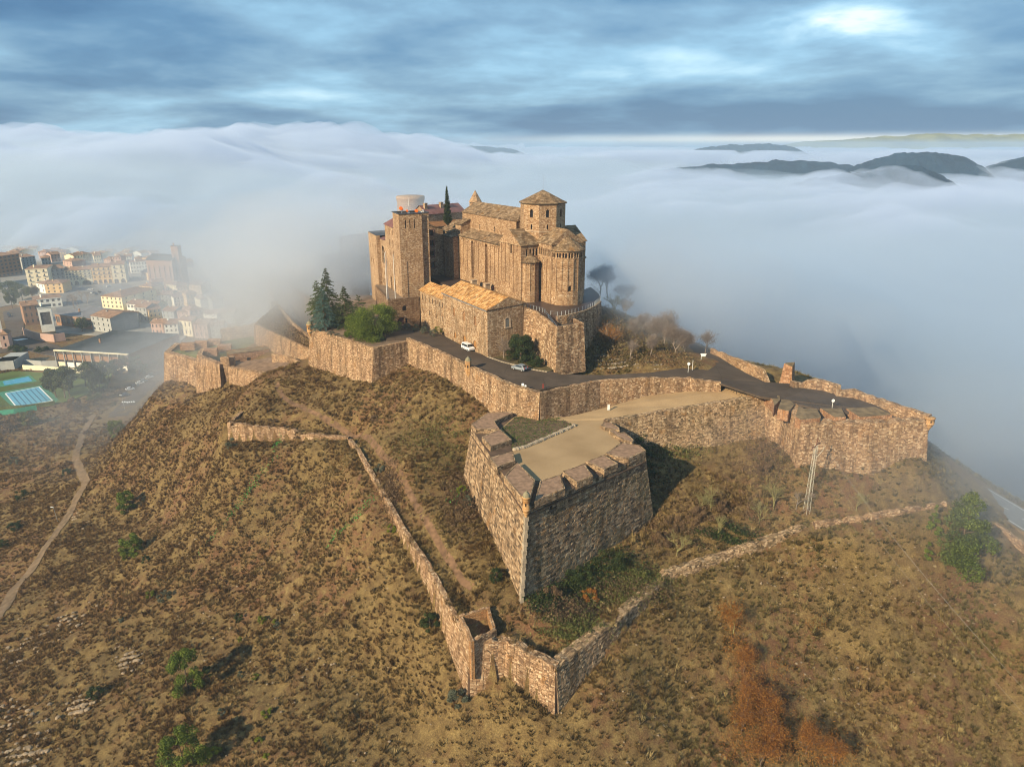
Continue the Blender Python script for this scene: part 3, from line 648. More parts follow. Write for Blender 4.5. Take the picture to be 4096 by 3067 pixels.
    for px, py in ((695, 925), (950, 800)):
        p = zc(px, py, 39.0); q = MB(); q.box(p - off + Vector((.12, .15, 0)), (.45, .5, .7), math.atan2(d.y, d.x)); q.build('slit', [M_DARKW], root)
    # quoins down the salient edge, paler
    qs = MB(); n = 30
    for i in range(n):
        v = (i + .5) / n; p = bot[1].lerp(tp[1], v); qs.box(p - off + Vector((0, .12, 0)), (.75 if i % 2 else .55, .75 if i % 2 else .55, (tp[1].z - zb) / n - .03), R(22))
    qs.build('quoins', [M_QUOIN], root)
    return root
M_QUOIN = plain('pale_quoin', (0.33, 0.265, 0.19), 0.9, 0.35, 1.0)
bastion()

# planted bed on the deck behind a row of stones
bed = [zc(440, 522, 41.05), zc(520, 505, 41.05), zc(700, 428, 41.05), zc(870, 352, 41.05), zc(760, 300, 41.05), zc(640, 305, 41.05), zc(555, 268, 41.05), zc(450, 298, 41.05), zc(365, 372, 41.05), zc(432, 440, 41.05)]
m = MB(); b2 = list(bed)
if area2(b2) < 0: b2.reverse()
m.prism([p - Vector((0, 0, .1)) for p in b2], b2); tag(m.build('planted_bed', [plain('bed_soil', (0.13, 0.085, 0.05), .95, .5, .9)]), kind='structure')
root = empty('stone_border', zc(440, 522, 41), 'row of rough stones edging the planted bed on the bastion deck', 'stone border')
for a, b in ((bed[0], bed[1]), (bed[1], bed[2]), (bed[2], bed[3])):
    n = int((b - a).length / .55)
    for i in range(n):
        p = a.lerp(b, (i + .5) / n) - Vector(root.location); q = MB(); s = rnd.uniform(.38, .6)
        q.lathe((p.x, p.y, p.z - .1), ((s * .9, 0), (s, .2), (s * .75, rnd.uniform(.35, .55)), (0.02, .6)), 6, 0, False, rnd.random()); q.build('stone', [M_QUOIN], root)

# ------------------------------------------------------------------ platforms: road level, gravel path, terraces
def slab(name, pts, mat, kind='structure', th=0.5):
    pts = [Vector(p) for p in pts]
    if area2(pts) < 0: pts.reverse()
    m = MB(); m.prism([p - Vector((0, 0, th)) for p in pts], pts); return tag(m.build(name, [mat]), kind=kind)
# castle road (curving past the building) : left end up by the palace door, right end at the fork
slab('castle_road', [Z(1545, 1355, 47.9), Z(1640, 1353, 47.9), Z(1780, 1420, 47.5), Z(1900, 1480, 47.2), Z(2000, 1525, 47.0), Z(2160, 1560, 46.8), Z(2230, 1545, 46.7), Z(2400, 1522, 46.5), Z(2600, 1512, 46.3), Z(2780, 1512, 46.2), Z(2890, 1535, 46.0),
     Z(3040, 1585, 45.2), Z(3120, 1600, 44.6), Z(3300, 1640, 44.0), Z(3420, 1650, 43.6), Z(3560, 1650, 43.2), Z(3480, 1610, 43.2), Z(3320, 1560, 43.8), Z(3180, 1535, 44.3), Z(3060, 1528, 44.8), Z(2960, 1480, 45.6), Z(2840, 1405, 46), Z(2780, 1375, 46.4), Z(2720, 1380, 46.6), Z(2760, 1420, 46.6), Z(2740, 1470, 46.6), Z(2600, 1490, 46.6), Z(2420, 1500, 46.7), Z(2245, 1498, 46.9), Z(2160, 1470, 47.0), Z(2050, 1450, 47.3), Z(1955, 1425, 47.7), Z(1880, 1400, 47.8), Z(1765, 1338, 47.95), Z(1700, 1322, 48.0), Z(1600, 1300, 48.0), Z(1540, 1310, 48.0)], M_ASPH)
gp = [Z(2112, 1690, 40.99), Z(2163, 1684, 41.0), Z(2300, 1660, 41.2), Z(2420, 1630, 41.6), Z(2600, 1580, 42.6), Z(2780, 1540, 43.8), Z(2880, 1530, 44.6), Z(2960, 1555, 44.3), Z(3020, 1585, 44.0), Z(2960, 1592, 43.4), Z(2760, 1622, 42.4), Z(2470, 1668, 41.3), Z(2425, 1680, 40.99), Z(2230, 1700, 40.99)]
slab('gravel_path', gp, M_GRAV, th=3.0)

RT = [Z(1625, 1352, 48.7), Z(1760, 1408, 48.4), Z(1890, 1470, 48.1), Z(2060, 1545, 47.9), Z(2160, 1572, 47.5)]
RF = [Z(1625, 1450, 40), Z(1750, 1532, 40.6), Z(1880, 1598, 40.2), Z(2055, 1668, 39.6), Z(2160, 1684, 40.2)]
RF = [Vector((t.x - .3, t.y - .5, 38)) for t in RT]
wall('retaining_wall', 'long sunlit stone wall holding up the castle road, with the small sentry box on it', 'wall', RT, RF, 33, 1.1, Stones(0.52, 0.27, 'w', 0.06, 21), [M_COREW, M_CAP], rough_top=.25)
T2 = [Z(2161, 1571, 47.5), Z(2250, 1552, 47.4), Z(2400, 1522, 47.2), Z(2600, 1512, 46.9), Z(2760, 1512, 46.7), Z(2885, 1530, 46.2)]
wall('retaining_wall', 'stone wall between the castle road and the gravel path, with a small pale door', 'wall', T2, [Vector((t.x + .2, t.y - .4, 40)) for t in T2], 38, 1.0, Stones(0.52, 0.27, 'w', 0.06, 22, .4), [M_COREW, M_CAP], rough_top=.3)
T3 = [Z(2425, 1683, 42.0), Z(2550, 1662, 42.1), Z(2760, 1628, 42.9), Z(3062, 1577, 44.6)]
wall('curtain_wall', 'straight weathered curtain wall under the gravel path, right of the big bastion', 'wall', T3, [Vector((t.x + .5, t.y - 1.0, 36)) for t in T3], 30, 1.2, Stones(0.58, 0.29, 'b', 0.06, 23, .5), [M_MORT, M_CAP], rough_top=.15)
# right-hand bastion
B4 = [Z(3062, 1577, 44.6), Z(3130, 1600, 44.5), Z(3203, 1690, 43.8), Z(3500, 1692, 43.5), Z(3712, 1682, 43.2), Z(3640, 1630, 43.0), Z(3350, 1572, 43.6), Z(3180, 1545, 44.0)]
F4 = [Z(3080, 1700, 36.3), Z(3140, 1790, 35.5), Z(3200, 1848, 34.5), Z(3500, 1880, 32.8), Z(3742, 1898, 31.5)]
F4 = [V3(B4[0] + Vector((.4, -.8, 0)), 36), V3(B4[1] + Vector((-.2, -1, 0)), 36), V3(B4[2] + Vector((-.4, -1.5, 0)), 34), V3(B4[3] + Vector((.1, -1.6, 0)), 34), V3(B4[4] + Vector((1.0, -1.4, 0)), 32)]
wall('bastion', 'hazy bastion at the right with broken embrasures and a ruined corner sentry box', 'bastion', B4[:5], F4, 26, 2.6, Stones(0.62, 0.31, 'w', 0.06, 24, .5), [M_COREW, M_CAPG], rough_top=.35)
slab('bastion_fill', [p - Vector((0, 0, 1.3)) for p in B4], M_ASPHB, th=14)

# ------------------------------------------------------------------ walls with real openings
def arch(c, z0, w, h, seg=6, flat=False):
    """outline of an arched opening, counter-clockwise: c centre, z0 sill, w width, h total height"""
    r = w / 2
    if flat: return [(c - r, z0), (c + r, z0), (c + r, z0 + h), (c - r, z0 + h)]
    r2 = min(r, h * .5); return [(c - r, z0), (c + r, z0)] + [(c + r * math.cos(math.pi * i / seg), z0 + h - r2 + r2 * math.sin(math.pi * i / seg)) for i in range(seg + 1)]
def arcpanel(s0, s1, z0, z1, n=2, z1b=None):
    w = (s1 - s0) / n; ps = [(s0, z0), (s1, z0)]; z1b = z1 if z1b is None else z1b
    for k in range(n - 1, -1, -1):
        cs = s0 + w * (k + .5); zt = z1 + (z1b - z1) * (k + .5) / n; r = w / 2 * .94
        for i in range(6): a = math.pi * i / 5; ps.append((cs + r * math.cos(a), zt - r + r * math.sin(a)))
    return ps
def facade(mb, O, t, outer, panels=(), windows=(), d=0.16, wd=0.4, mi=0):
    """outer wall polygon in (along, height); panels are shallow recesses, windows deep ones. returns the window back outlines in 3-D"""
    O = Vector(O); t = Vector((t[0], t[1], 0)).normalized(); nn = Vector((t.y, -t.x, 0)); back = []
    P = lambda q, dep=0.0: Vector((O.x, O.y, 0)) + t * q[0] + Vector((0, 0, q[1])) - nn * dep
    def sheet(out, holes, dep):
        loops = [[Vector((p[0], p[1], 0)) for p in out]] + [[Vector((p[0], p[1], 0)) for p in h] for h in holes]
        flat = [p for l in loops for p in l]; tr = []
        for tri in tessellate_polygon(loops):
            a, b, c = (flat[i] for i in tri)
            ar = (b.x - a.x) * (c.y - a.y) - (c.x - a.x) * (b.y - a.y)
            if abs(ar) < 1e-7: continue
            tr.append(tuple(tri) if ar > 0 else tuple(reversed(tri)))
        mb.add([P((p.x, p.y), dep) for p in flat], tr, mi)
    def reveal(h, d0, d1):
        n = len(h)
        for i in range(n): a, b = h[i], h[(i + 1) % n]; mb.quad(P(a, d0), P(a, d1), P(b, d1), P(b, d0), mi)
    pan = [(p if isinstance(p, tuple) and len(p) == 2 and isinstance(p[0], list) else (p, [])) for p in panels]
    sheet(outer, [p for p, _ in pan] + list(windows), 0)
    for p, ws in pan:
        reveal(p, 0, d); sheet(p, ws, d)
        for w in ws: reveal(w, d, d + wd); back.append([P(q, d + wd) for q in w])
    for w in windows: reveal(w, 0, wd); back.append([P(q, wd) for q in w])
    return back
def place_panes(backs, root, off, mat, name='window'):
    for bk in backs:
        m = MB(); m.poly([p - off for p in bk]); m.build(name, mat, root)
def shift(mb, off): mb.v = [tuple(Vector(v) - off) for v in mb.v]; return mb
def planehit(px, py, O, t):
    t = Vector((t[0], t[1], 0)).normalized(); r = ray(px, py); nx, ny = t.y, -t.x
    k = (O[0] * nx + O[1] * ny) / (r[0] * nx + r[1] * ny); p = Vector((r[0] * k, r[1] * k, CAMZ + r[2] * k))
    return ((p.x - O[0]) * t.x + (p.y - O[1]) * t.y, p.z)
def win_px(px, pt, pb, w, O, t, flat=False):
    s, z1 = planehit(px, pt, O, t); _, z0 = planehit(px, pb, O, t); return arch(s, z0, w, z1 - z0, 6, flat)
M_GLASS = plain('window_dark', (0.02, 0.018, 0.02), 0.25, 0.3, 1, 0, 0.5)
M_BRICKUP = masonry('bricked_opening', ((0.24, 0.12, 0.05), (0.32, 0.17, 0.08), (0.40, 0.23, 0.12)), w=.5, h=.25)
M_DOORW = plain('ochre_door', (0.30, 0.15, 0.05), .7, .2)
T_SLAB = ((0.13, 0.080, 0.042), (0.17, 0.110, 0.060), (0.20, 0.133, 0.075), (0.235, 0.16, 0.094), (0.30, 0.215, 0.135))
T_TILE = ((0.28, 0.12, 0.035), (0.40, 0.20, 0.065), (0.50, 0.27, 0.095), (0.56, 0.32, 0.13), (0.62, 0.42, 0.22))
SM['s'] = block_mat('roof_slab_joined', T_SLAB, False); UB['s'] = [unit_block(block_mat('roof_slab', T_SLAB, True), i) for i in range(3)]
SM['t'] = block_mat('roof_tile_joined', T_TILE, False); UB['t'] = [unit_block(block_mat('roof_tile', T_TILE, True), i) for i in range(3)]
M_ROOFB = plain('roof_bed', (0.07, 0.05, 0.03), .95, .3); M_TILEB = plain('tile_bed', (0.22, 0.10, 0.04), .95, .3)
M_LEDGE = plain('pale_ledge', (0.38, 0.28, 0.19), .9, .25)
def gable_solid(mb, F, u0, u1, v0, v1, zw, ze, zr, along='u', mi=0, over=0.35, mroof=1, ze2=None):
    """roof body only: triangular prism with eaves overhanging; F maps (u, v, z) to the place"""
    ze2 = ze if ze2 is None else ze2
    if along == 'u':
        vm = (v0 + v1) / 2; a = [F(u0 - over, v0 - over, ze), F(u1 + over, v0 - over, ze), F(u1 + over, v1 + over, ze2), F(u0 - over, v1 + over, ze2)]; r = [F(u0 - over, vm, zr), F(u1 + over, vm, zr)]
        mb.quad(a[0], a[1], r[1], r[0], mroof); mb.quad(a[2], a[3], r[0], r[1], mroof); mb.poly([a[1], a[2], r[1]], mi); mb.poly([a[3], a[0], r[0]], mi); mb.quad(a[3], a[2], a[1], a[0], mroof)
        return (a[0], a[1], r[1], r[0]), (a[2], a[3], r[0], r[1])
    um = (u0 + u1) / 2; a = [F(u0 - over, v0 - over, ze), F(u1 + over, v0 - over, ze), F(u1 + over, v1 + over, ze2), F(u0 - over, v1 + over, ze2)]; r = [F(um, v0 - over, zr), F(um, v1 + over, zr)]
    mb.quad(a[1], a[2], r[1], r[0], mroof); mb.quad(a[3], a[0], r[0], r[1], mroof); mb.poly([a[0], a[1], r[0]], mi); mb.poly([a[2], a[3], r[1]], mi); mb.quad(a[3], a[2], a[1], a[0], mroof)
    return (a[1], a[2], r[1], r[0]), (a[3], a[0], r[0], r[1])

# ------------------------------------------------------------------ the collegiate church
E_ = Vector((.5, -.866, 0)); N_ = Vector((.866, .5, 0)); T0 = Vector((2.42, 193.7, 0))
def CH(u, v, z=0): return T0 + E_ * u + N_ * v + Vector((0, 0, z))
def church():
    off = CH(0, 0, 56); root = empty('church', off, 'tall Romanesque stone church with an octagonal crossing tower and round apses', 'church')
    zb = 56.0; mb = MB(); wins = []; rf = MB(); sl = Stones(0.85, 0.52, 's', 0.07, 31, 0.0); ledge = MB()
    # south transept gable
    P = [ (arcpanel(.7, 2.5, 63.2, 74.4, 1, 74.4), []), (arcpanel(2.9, 4.7, 63.2, 75.6, 1), []), (arcpanel(5.0, 6.9, 62.0, 77.0, 1), [arch(5.95, 71.6, .85, 3.3)]), (arcpanel(7.3, 8.9, 61.4, 75.7, 1), []), (arcpanel(9.3, 10.9, 61.4, 74.3, 1), []) ]
    wins += facade(mb, CH(-11.6, 0), E_, [(0, zb), (11.6, zb), (11.6, 74.4), (5.8, 78.0), (0, 74.4)], P)
    # transept east wall (south part and north part)
    wins += facade(mb, CH(0, 0), N_, [(0, zb), (5.6, zb), (5.6, 74.6), (0, 74.4)], [], [arch(s, 71.4, .55, 1.9) for s in (1.9, 3.0, 4.1, 5.0)], wd=.7)
    facade(mb, CH(0, 15.6), N_, [(0, zb), (5.8, zb), (5.8, 74.4), (0, 74.6)])
    facade(mb, CH(0, 21.4), -E_, [(0, zb), (11.6, zb), (11.6, 74.4), (5.8, 78), (0, 74.4)])
    facade(mb, CH(-11.6, 21.4), -N_, [(0, zb), (21.4, zb), (21.4, 74.4), (0, 74.4)])
    # choir
    wins += facade(mb, CH(0, 5.5), E_, [(0, zb), (6.6, zb), (6.6, 75.0), (0, 75.0)], [(arcpanel(.3, 1.9, 62, 71.0, 1), []), (arcpanel(2.2, 3.9, 62, 71.0, 1), []), (arcpanel(4.3, 5.9, 62, 71.0, 1), [])], [arch(s, 71.8, .6, 1.9) for s in (.8, 1.8, 2.9, 3.9, 5.0, 5.9)], wd=.6)
    facade(mb, CH(6.6, 15.7), -E_, [(0, zb), (6.6, zb), (6.6, 75), (0, 75)])
    facade(mb, CH(6.6, 5.5), N_, [(0, zb), (10.2, zb), (10.2, 75.0), (5.1, 78.5), (0, 75.0)])
    # apses: facets with recessed panels, niches under the eave
    def apse(cu, cv, r, z1, zs, n, niche, win, top, zap, apu):
        a0 = math.pi * -0.5; 
        for i in range(n):
            q = [math.pi * (i + k) / n - math.pi / 2 for k in (0, 1)]
            A, B = (CH(cu + r * math.cos(a), cv + r * math.sin(a)) for a in q); t = (B - A).normalized(); L = (B - A).length
            if niche: pn = [(arcpanel(.22, L - .22, zs, z1 - 1.95, 1), [arch(L / 2, *w) for k, w in win if k == i])]; ws = [arch(L * f, z1 - 1.75, .52, 1.3) for f in (.29, .71)]
            else: pn = [(arcpanel(.1, L - .1, zs, z1 - .3, 2), [arch(L / 2, *w) for k, w in win if k == i])]; ws = []
            wins.extend(facade(mb, A, t, [(0, zb), (L, zb), (L, z1), (0, z1)], pn, ws, d=.14, wd=.45))
            # corbel ledge and cone roof facet
            k = (r + .35) / r; a3, b3 = (CH(cu + (r + .35) * math.cos(a), cv + (r + .35) * math.sin(a), z1 - .02) for a in q); ap = CH(cu + apu, cv, zap)
            rf.poly([a3, b3, ap], 1); rf.poly([V3(b3, z1 - .12), V3(a3, z1 - .12), CH(cu, cv, z1 - .12)], 1); rf.quad(V3(a3, z1 - .12), V3(b3, z1 - .12), b3, a3, 1)
            up = Vector((0, 0, .03)); m2, m1 = b3.lerp(ap, .985), a3.lerp(ap, .985); sl.face(a3 + up, b3 + up, m2 + up, m1 + up)
    apse(6.6, 10.4, 4.75, 73.5, 62.8, 9, True, [(6, (66.2, .7, 4.4)), (3, (62.9, .8, 1.5)), (7, (62.9, .5, 1.3))], 0, 77.3, 0.05)
    apse(0, 2.9, 2.55, 69.9, 62.0, 6, False, [(4, (65.2, .55, 3.0))], 0, 72.0, 0.05)
    apse(0, 18.3, 2.55, 69.9, 62.0, 5, False, [], 0, 72.0, 0.05)
    # nave, clerestory and aisles
    def cler(vv, t, O): return facade(mb, O, t, [(0, zb), (34.5, zb), (34.5, 79.7), (0, 79.7)], [], [arch(34.5 + u_, 75.4, .6, 1.5) for u_ in (-12.6 + .5, -4.0, -20.5)] if vv else [], wd=.35)
    O = CH(-46, 5.2); wins += facade(mb, O, E_, [(0, zb), (34.6, zb), (34.6, 79.7), (0, 79.7)], [], [win_px(1919, 897, 917, .62, O, E_), win_px(1978, 907, 928, .62, O, E_), arch(31.5, 75.5, .6, 1.5)], wd=.3)
    facade(mb, CH(-11.6, 16), -E_, [(0, zb), (34.6, zb), (34.6, 79.7), (0, 79.7)])
    facade(mb, CH(-46, 16), -N_, [(0, zb), (10.8, zb), (10.8, 79.7), (5.4, 82.4), (0, 79.7)])
    facade(mb, CH(-11.7, 5.2), N_, [(0, 70), (10.8, 70), (10.8, 79.7), (5.4, 82.4), (0, 79.7)])
    # aisle wall: shallow strips and two tall deep arches
    O = CH(-41.5, 1.3); L = 29.9; pn = []; deep = []
    s_a = planehit(1890, 1040, O, E_)[0]; s_b = planehit(1945, 1050, O, E_)[0]
    s = .6
    edges = [(1.0, 3.2), (3.7, 5.9)]
    x = 1.0
    while x < L - 2.2:
        w_ = 2.15
        if not any(abs(x + w_ / 2 - q) < 1.9 for q in (s_a, s_b)): pn.append((arcpanel(x, x + w_, 62.5, 72.2, 2), []))
        x += 2.55
    for q in (s_a, s_b): deep.append((arch(q, 60.6, 1.7, 11.6), []))
    wins += facade(mb, O, E_, [(0, zb), (L, zb), (L, 72.9), (0, 72.9)], pn, [])if False else facade(mb, O, E_, [(0, zb), (L, zb), (L, 72.9), (0, 72.9)], pn + [], [d_[0] for d_ in deep], wd=1.1)[len(deep):]
    for q in (s_a, s_b):
        A = O + E_ * (q - .84) + N_ * 1.08; facade(mb, A, E_, [(0, 60.6), (1.68, 60.6), (1.68, 72.2), (0, 72.2)])
    facade(mb, CH(-41.5, 5.2), -N_, [(0, zb), (3.9, zb), (3.9, 72.9), (0, 74.8)])
    facade(mb, CH(-11.6, 19.9), -E_, [(0, zb), (34.4, zb), (34.4, 72.9), (0, 72.9)])
    # west block in front of the aisle end, with its little raised turret
    O = CH(-48.5, -0.6); wins += facade(mb, O, E_, [(0, zb), (7.3, zb), (7.3, 72.3), (0, 72.3)], [(arcpanel(.7, 3.4, 60, 71.3, 1), []), (arcpanel(3.9, 6.6, 60, 71.3, 1), [])])
    facade(mb, CH(-41.2, -0.6), N_, [(0, zb), (6, zb), (6, 73.9), (0, 72.3)]); facade(mb, CH(-48.5, 5.2), -N_, [(0, zb), (5.8, zb), (5.8, 72.3), (0, 73.9)])
    facade(mb, CH(-55, 1.0), E_, [(0, zb), (6.6, zb), (6.6, 73.2), (0, 73.2)], [(arcpanel(.7, 3, 60, 72.2, 1), []), (arcpanel(3.4, 5.8, 60, 72.2, 1), [])]); facade(mb, CH(-55, 14), -N_, [(0, zb), (13, zb), (13, 73.2), (6.5, 76), (0, 73.2)])
    facade(mb, CH(-44.4, 1.8), E_, [(0, 72), (4.0, 72), (4.0, 76.2), (0, 76.2)], [], [arch(2.6, 73.9, .3, 1.1)]); facade(mb, CH(-40.4, 1.8), N_, [(0, 72), (3.4, 72), (3.4, 77.6), (0, 76.2)]); facade(mb, CH(-44.4, 5.2), -N_, [(0, 72), (3.4, 72), (3.4, 76.2), (0, 77.6)])
    shift(mb, off); mb.build('wall', M_CH, root); place_panes(wins, root, off, M_GLASS)
    # roofs
    f1 = gable_solid(rf, CH, -11.6, 0, 0, 21.4, 0, 74.25, 78.15, 'v', 0, .35); f2 = gable_solid(rf, CH, -1, 6.6, 5.5, 15.7, 0, 74.9, 78.7, 'u', 0, .3); f3 = gable_solid(rf, CH, -46, -11.8, 5.2, 16, 0, 79.55, 82.6, 'u', 0, .35)
    f3b = gable_solid(rf, CH, -55, -46, 1, 14, 0, 73.1, 76.2, 'u', 0, .3)
    def lean(a, b, c, d, th=.18):
        rf.quad(a, b, c, d, 1); dn = Vector((0, 0, -th)); rf.quad(a + dn, b + dn, b, a, 1); rf.quad(b + dn, c + dn, c, b, 1); rf.quad(c + dn, d + dn, d, c, 1); rf.quad(d + dn, a + dn, a, d, 1); rf.quad(d + dn, c + dn, b + dn, a + dn, 1); return (a, b, c, d)
    l1 = lean(CH(-41.8, .95, 72.9), CH(-11.6, .95, 72.9), CH(-11.6, 5.2, 74.9), CH(-41.8, 5.2, 74.9)); l2 = lean(CH(-48.9, -.95, 72.3), CH(-40.9, -.95, 72.3), CH(-40.9, 5.2, 74.2), CH(-48.9, 5.2, 74.2)); l3 = lean(CH(-44.7, 1.5, 76.2), CH(-40.1, 1.5, 76.2), CH(-40.1, 5.2, 77.8), CH(-44.7, 5.2, 77.8))
    l4 = lean(CH(-11.6, 20.2, 72.9), CH(-46, 20.2, 72.9), CH(-46, 16, 74.9), CH(-11.6, 16, 74.9))
    up = Vector((0, 0, .02))
    for q in (*f1, *f2, f3[0], f3b[0], l1, l2, l3): sl.face(*(p + up for p in q))
    # crossing tower
    oc = CH(-5.8, 10.5); Rr = 6.35; a_n = R(-79); mo = MB(); ow = []
    vs = [oc + Vector((Rr * math.cos(a_n - R(22.5) + i * R(45)), Rr * math.sin(a_n - R(22.5) + i * R(45)), 0)) for i in range(8)]
    for i in range(8):
        A, B = vs[i], vs[(i + 1) % 8]; L = (B - A).length
        ow += facade(mo, A, (B - A), [(0, 74), (L, 74), (L, 85.05), (0, 85.05)], [], [arch(L / 2, 81.3, .95, 2.15), arch(L / 2, 78.1, .5, 1.35)], wd=.55)
        A2, B2 = (oc + (p - oc) * 1.035 for p in (A, B)); ledge.quad(V3(A2, 77.5), V3(B2, 77.5), V3(B2, 77.68), V3(A2, 77.68)); ledge.quad(V3(A2, 77.68), V3(B2, 77.68), V3(B, 77.72), V3(A, 77.72))
        A3, B3 = (V3(oc + (p - oc) * 1.07, 85.0) for p in (A, B)); ap = V3(oc, 88.3); rf.poly([A3, B3, ap], 1); rf.quad(V3(A3, 84.82), V3(B3, 84.82), B3, A3, 1); rf.poly([V3(B3, 84.82), V3(A3, 84.82), V3(oc, 84.82)], 1)
        sl.face(A3 + up, B3 + up, B3.lerp(ap, .985) + up, A3.lerp(ap, .985) + up)
    shift(mo, off); mo.build('crossing_tower', M_CH, root); place_panes(ow, root, off, M_GLASS)
    shift(ledge, off); ledge.build('string_course', M_LEDGE, root)
    shift(rf, off); rf.build('roof', [M_CH, M_ROOFB], root)
    sl.build(root, 300)
    rd = MB(); rd.tube(V3(oc, 88.1) - off, V3(oc, 92.3) - off, .05, .025, 5); rd.build('lightning_rod', M_STEEL, root)
church()

# ------------------------------------------------------------------ the tiled stone building below the church
BA = Vector((-6.3, 177.7, 0)); BD = -E_
def building_low():
    off = Vector((BA.x, BA.y, 45)); root = empty('hall', off, 'long stone hall with an orange tiled roof beside the castle road, below the church', 'hall')
    mb = MB(); wins = []; bricked = []; zb = 44; st = Stones(.30, .85, 't', .07, 41, .15); rf = MB(); L = 26.8
    O = BA + BD * L; t = E_   # long side, left to right
    up3 = [win_px(px, a, b, 1.5, O, t) for px, a, b in ((1815, 1228, 1262), (1855, 1246, 1282), (1900, 1264, 1302))]
    lo3 = [win_px(px, a, b, w, O, t) for px, a, b, w in ((1820, 1327, 1352, 1.5), (1858, 1342, 1372, 1.9), (1899, 1361, 1393, 1.8))]
    bricked += facade(mb, O, t, [(0, zb), (L, zb), (L, 60.2), (0, 60.2)], [], up3 + lo3, wd=.22)
    w = [win_px(2030, 1273, 1308, 1.15, BA, N_)]
    g = facade(mb, BA, N_, [(0, zb), (11.4, zb), (11.4, 60.9), (5.9, 62.75), (0, 60.2)], [], w, wd=.5); wins += g
    facade(mb, BA + N_ * 11.4, -E_, [(0, zb), (L, zb), (L, 60.9), (0, 60.9)]); facade(mb, O + N_ * 11.4, -N_, [(0, zb), (11.4, zb), (11.4, 60.2), (5.5, 62.75), (0, 60.9)])
    F = lambda u, v, z: BA + E_ * u + N_ * v + Vector((0, 0, z))
    def roof(u0, u1, v0, v1, ze, zr, ze2, vr):
        a, b, c, d = F(u0, v0 - .35, ze), F(u1, v0 - .35, ze), F(u1, vr, zr), F(u0, vr, zr); e, f_ = F(u1, v1 + .3, ze2), F(u0, v1 + .3, ze2)
        rf.quad(a, b, c, d); rf.quad(d, c, e, f_); rf.poly([b, e, c], 1); rf.poly([f_, a, d], 1); rf.quad(f_, e, b, a)
        up = Vector((0, 0, .03)); st.face(a + up, b + up, c + up, d + up); st.face(e + up, f_ + up, d + up, c + up)
    roof(-L - .3, .25, 0, 11.4, 60.15, 62.95, 60.9, 5.9)
    # two lower wings stepping back to the palace
    for (u0, u1, ze, zr, wd_, vo) in ((-35.4, -L, 58.1, 60.6, 8.6, 0.05), (-44.0, -35.4, 57.9, 60.1, 7.6, 0.05)):
        O2 = F(u0, vo, 0); ll = u1 - u0
        if u0 < -38: pxs = [1678, 1690, 1703, 1716]; low = [(1692, 1231, 1250), (1718, 1243, 1262)]
        else: pxs = [1730, 1743, 1757, 1769]; low = [(1744, 1254, 1274), (1771, 1266, 1285)]
        ws = []
        for px in pxs: k = (px - 1678) / (1769 - 1678); ws.append(win_px(px, 1173 + k * 39, 1194 + k * 38, .62, O2, t))
        for px, a, b in low: ws.append(win_px(px, a, b, .65, O2, t))
        ws = [w_ for w_ in ws if min(p[0] for p in w_) > .1 and max(p[0] for p in w_) < ll - .1]
        wins += facade(mb, O2, t, [(0, zb), (ll, zb), (ll, ze), (0, ze)], [], ws, wd=.35)
        facade(mb, F(u0, wd_, 0), -N_, [(0, zb), (wd_ - vo, zb), (wd_ - vo, ze), ((wd_ - vo) / 2, zr - .15), (0, ze)]); facade(mb, F(u1, vo, 0), N_, [(0, zb), (wd_ - vo, zb), (wd_ - vo, ze), ((wd_ - vo) / 2, zr - .15), (0, ze)])
        facade(mb, F(u1, wd_, 0), -E_, [(0, zb), (ll, zb), (ll, ze), (0, ze)])
        roof(u0 - .3, u1 + .02, 0, wd_, ze, zr, ze, wd_ / 2)
    shift(mb, off); mb.build('wall', M_HALL, root); place_panes(wins, root, off, M_GLASS)
    for i, bk in enumerate(bricked):
        m = MB(); m.poly([p - off for p in bk]); m.build('blocked_window' if i < 3 else 'door', M_BRICKUP if i < 3 else M_DOORW, root)
    # bars and dressed surround of the gable window
    s, z1 = planehit(2030, 1273, BA, N_); _, z0 = planehit(2030, 1308, BA, N_); bars = MB(); nn = E_
    for k in range(5): p = BA + N_ * (s - .45 + k * .225) + nn * .03; bars.tube(V3(p, z0) - off, V3(p, z1 - .2) - off, .03, n=4)
    bars.build('window_bars', M_STEEL, root); fr = MB()
    for sx in (-.78, .78): p = BA + N_ * (s + sx) + nn * .02; fr.box(V3(p, (z0 + z1) / 2 - .3) - off, (.36, .14, z1 - z0), math.atan2(N_.y, N_.x))
    for i in range(7): a = math.pi * (i + .5) / 7; p = BA + N_ * (s + .85 * math.cos(a)) + nn * .02; fr.box(V3(p, z1 - .55 + .85 * math.sin(a)) - off, (.32, .13, .3), math.atan2(N_.y, N_.x))
    fr.box(V3(BA + N_ * s + nn * .06, z0 - .12) - off, (1.9, .3, .2), math.atan2(N_.y, N_.x)); fr.build('window_surround', M_LEDGE, root)
    gt = MB(); d = off; gt.box(F(-L / 2, -.42, 60.0) - d, (L + .3, .22, .2), math.atan2(E_.y, E_.x)); gt.build('gutter', plain('zinc', (.25, .26, .27), .5, .2, 1, .4), root)
    dp = MB(); dp.tube(F(.12, 10.6, 46.5) - d, F(.12, 10.6, 60.4) - d, .07, n=6); dp.build('downpipe', plain('rust_pipe', (.10, .055, .035), .6, .2), root)
    shift(rf, off); rf.build('roof', [M_TILEB, M_HALL], root); st.build(root, 300)
M_HALL = masonry('hall_stone', tuple((a * 1.05, b * 1.1, c * 1.15) for a, b, c in STONE), w=.58, h=.27, stain=(0.13, 0.09, 0.05), stain_amt=.75, bump=.35)
building_low()

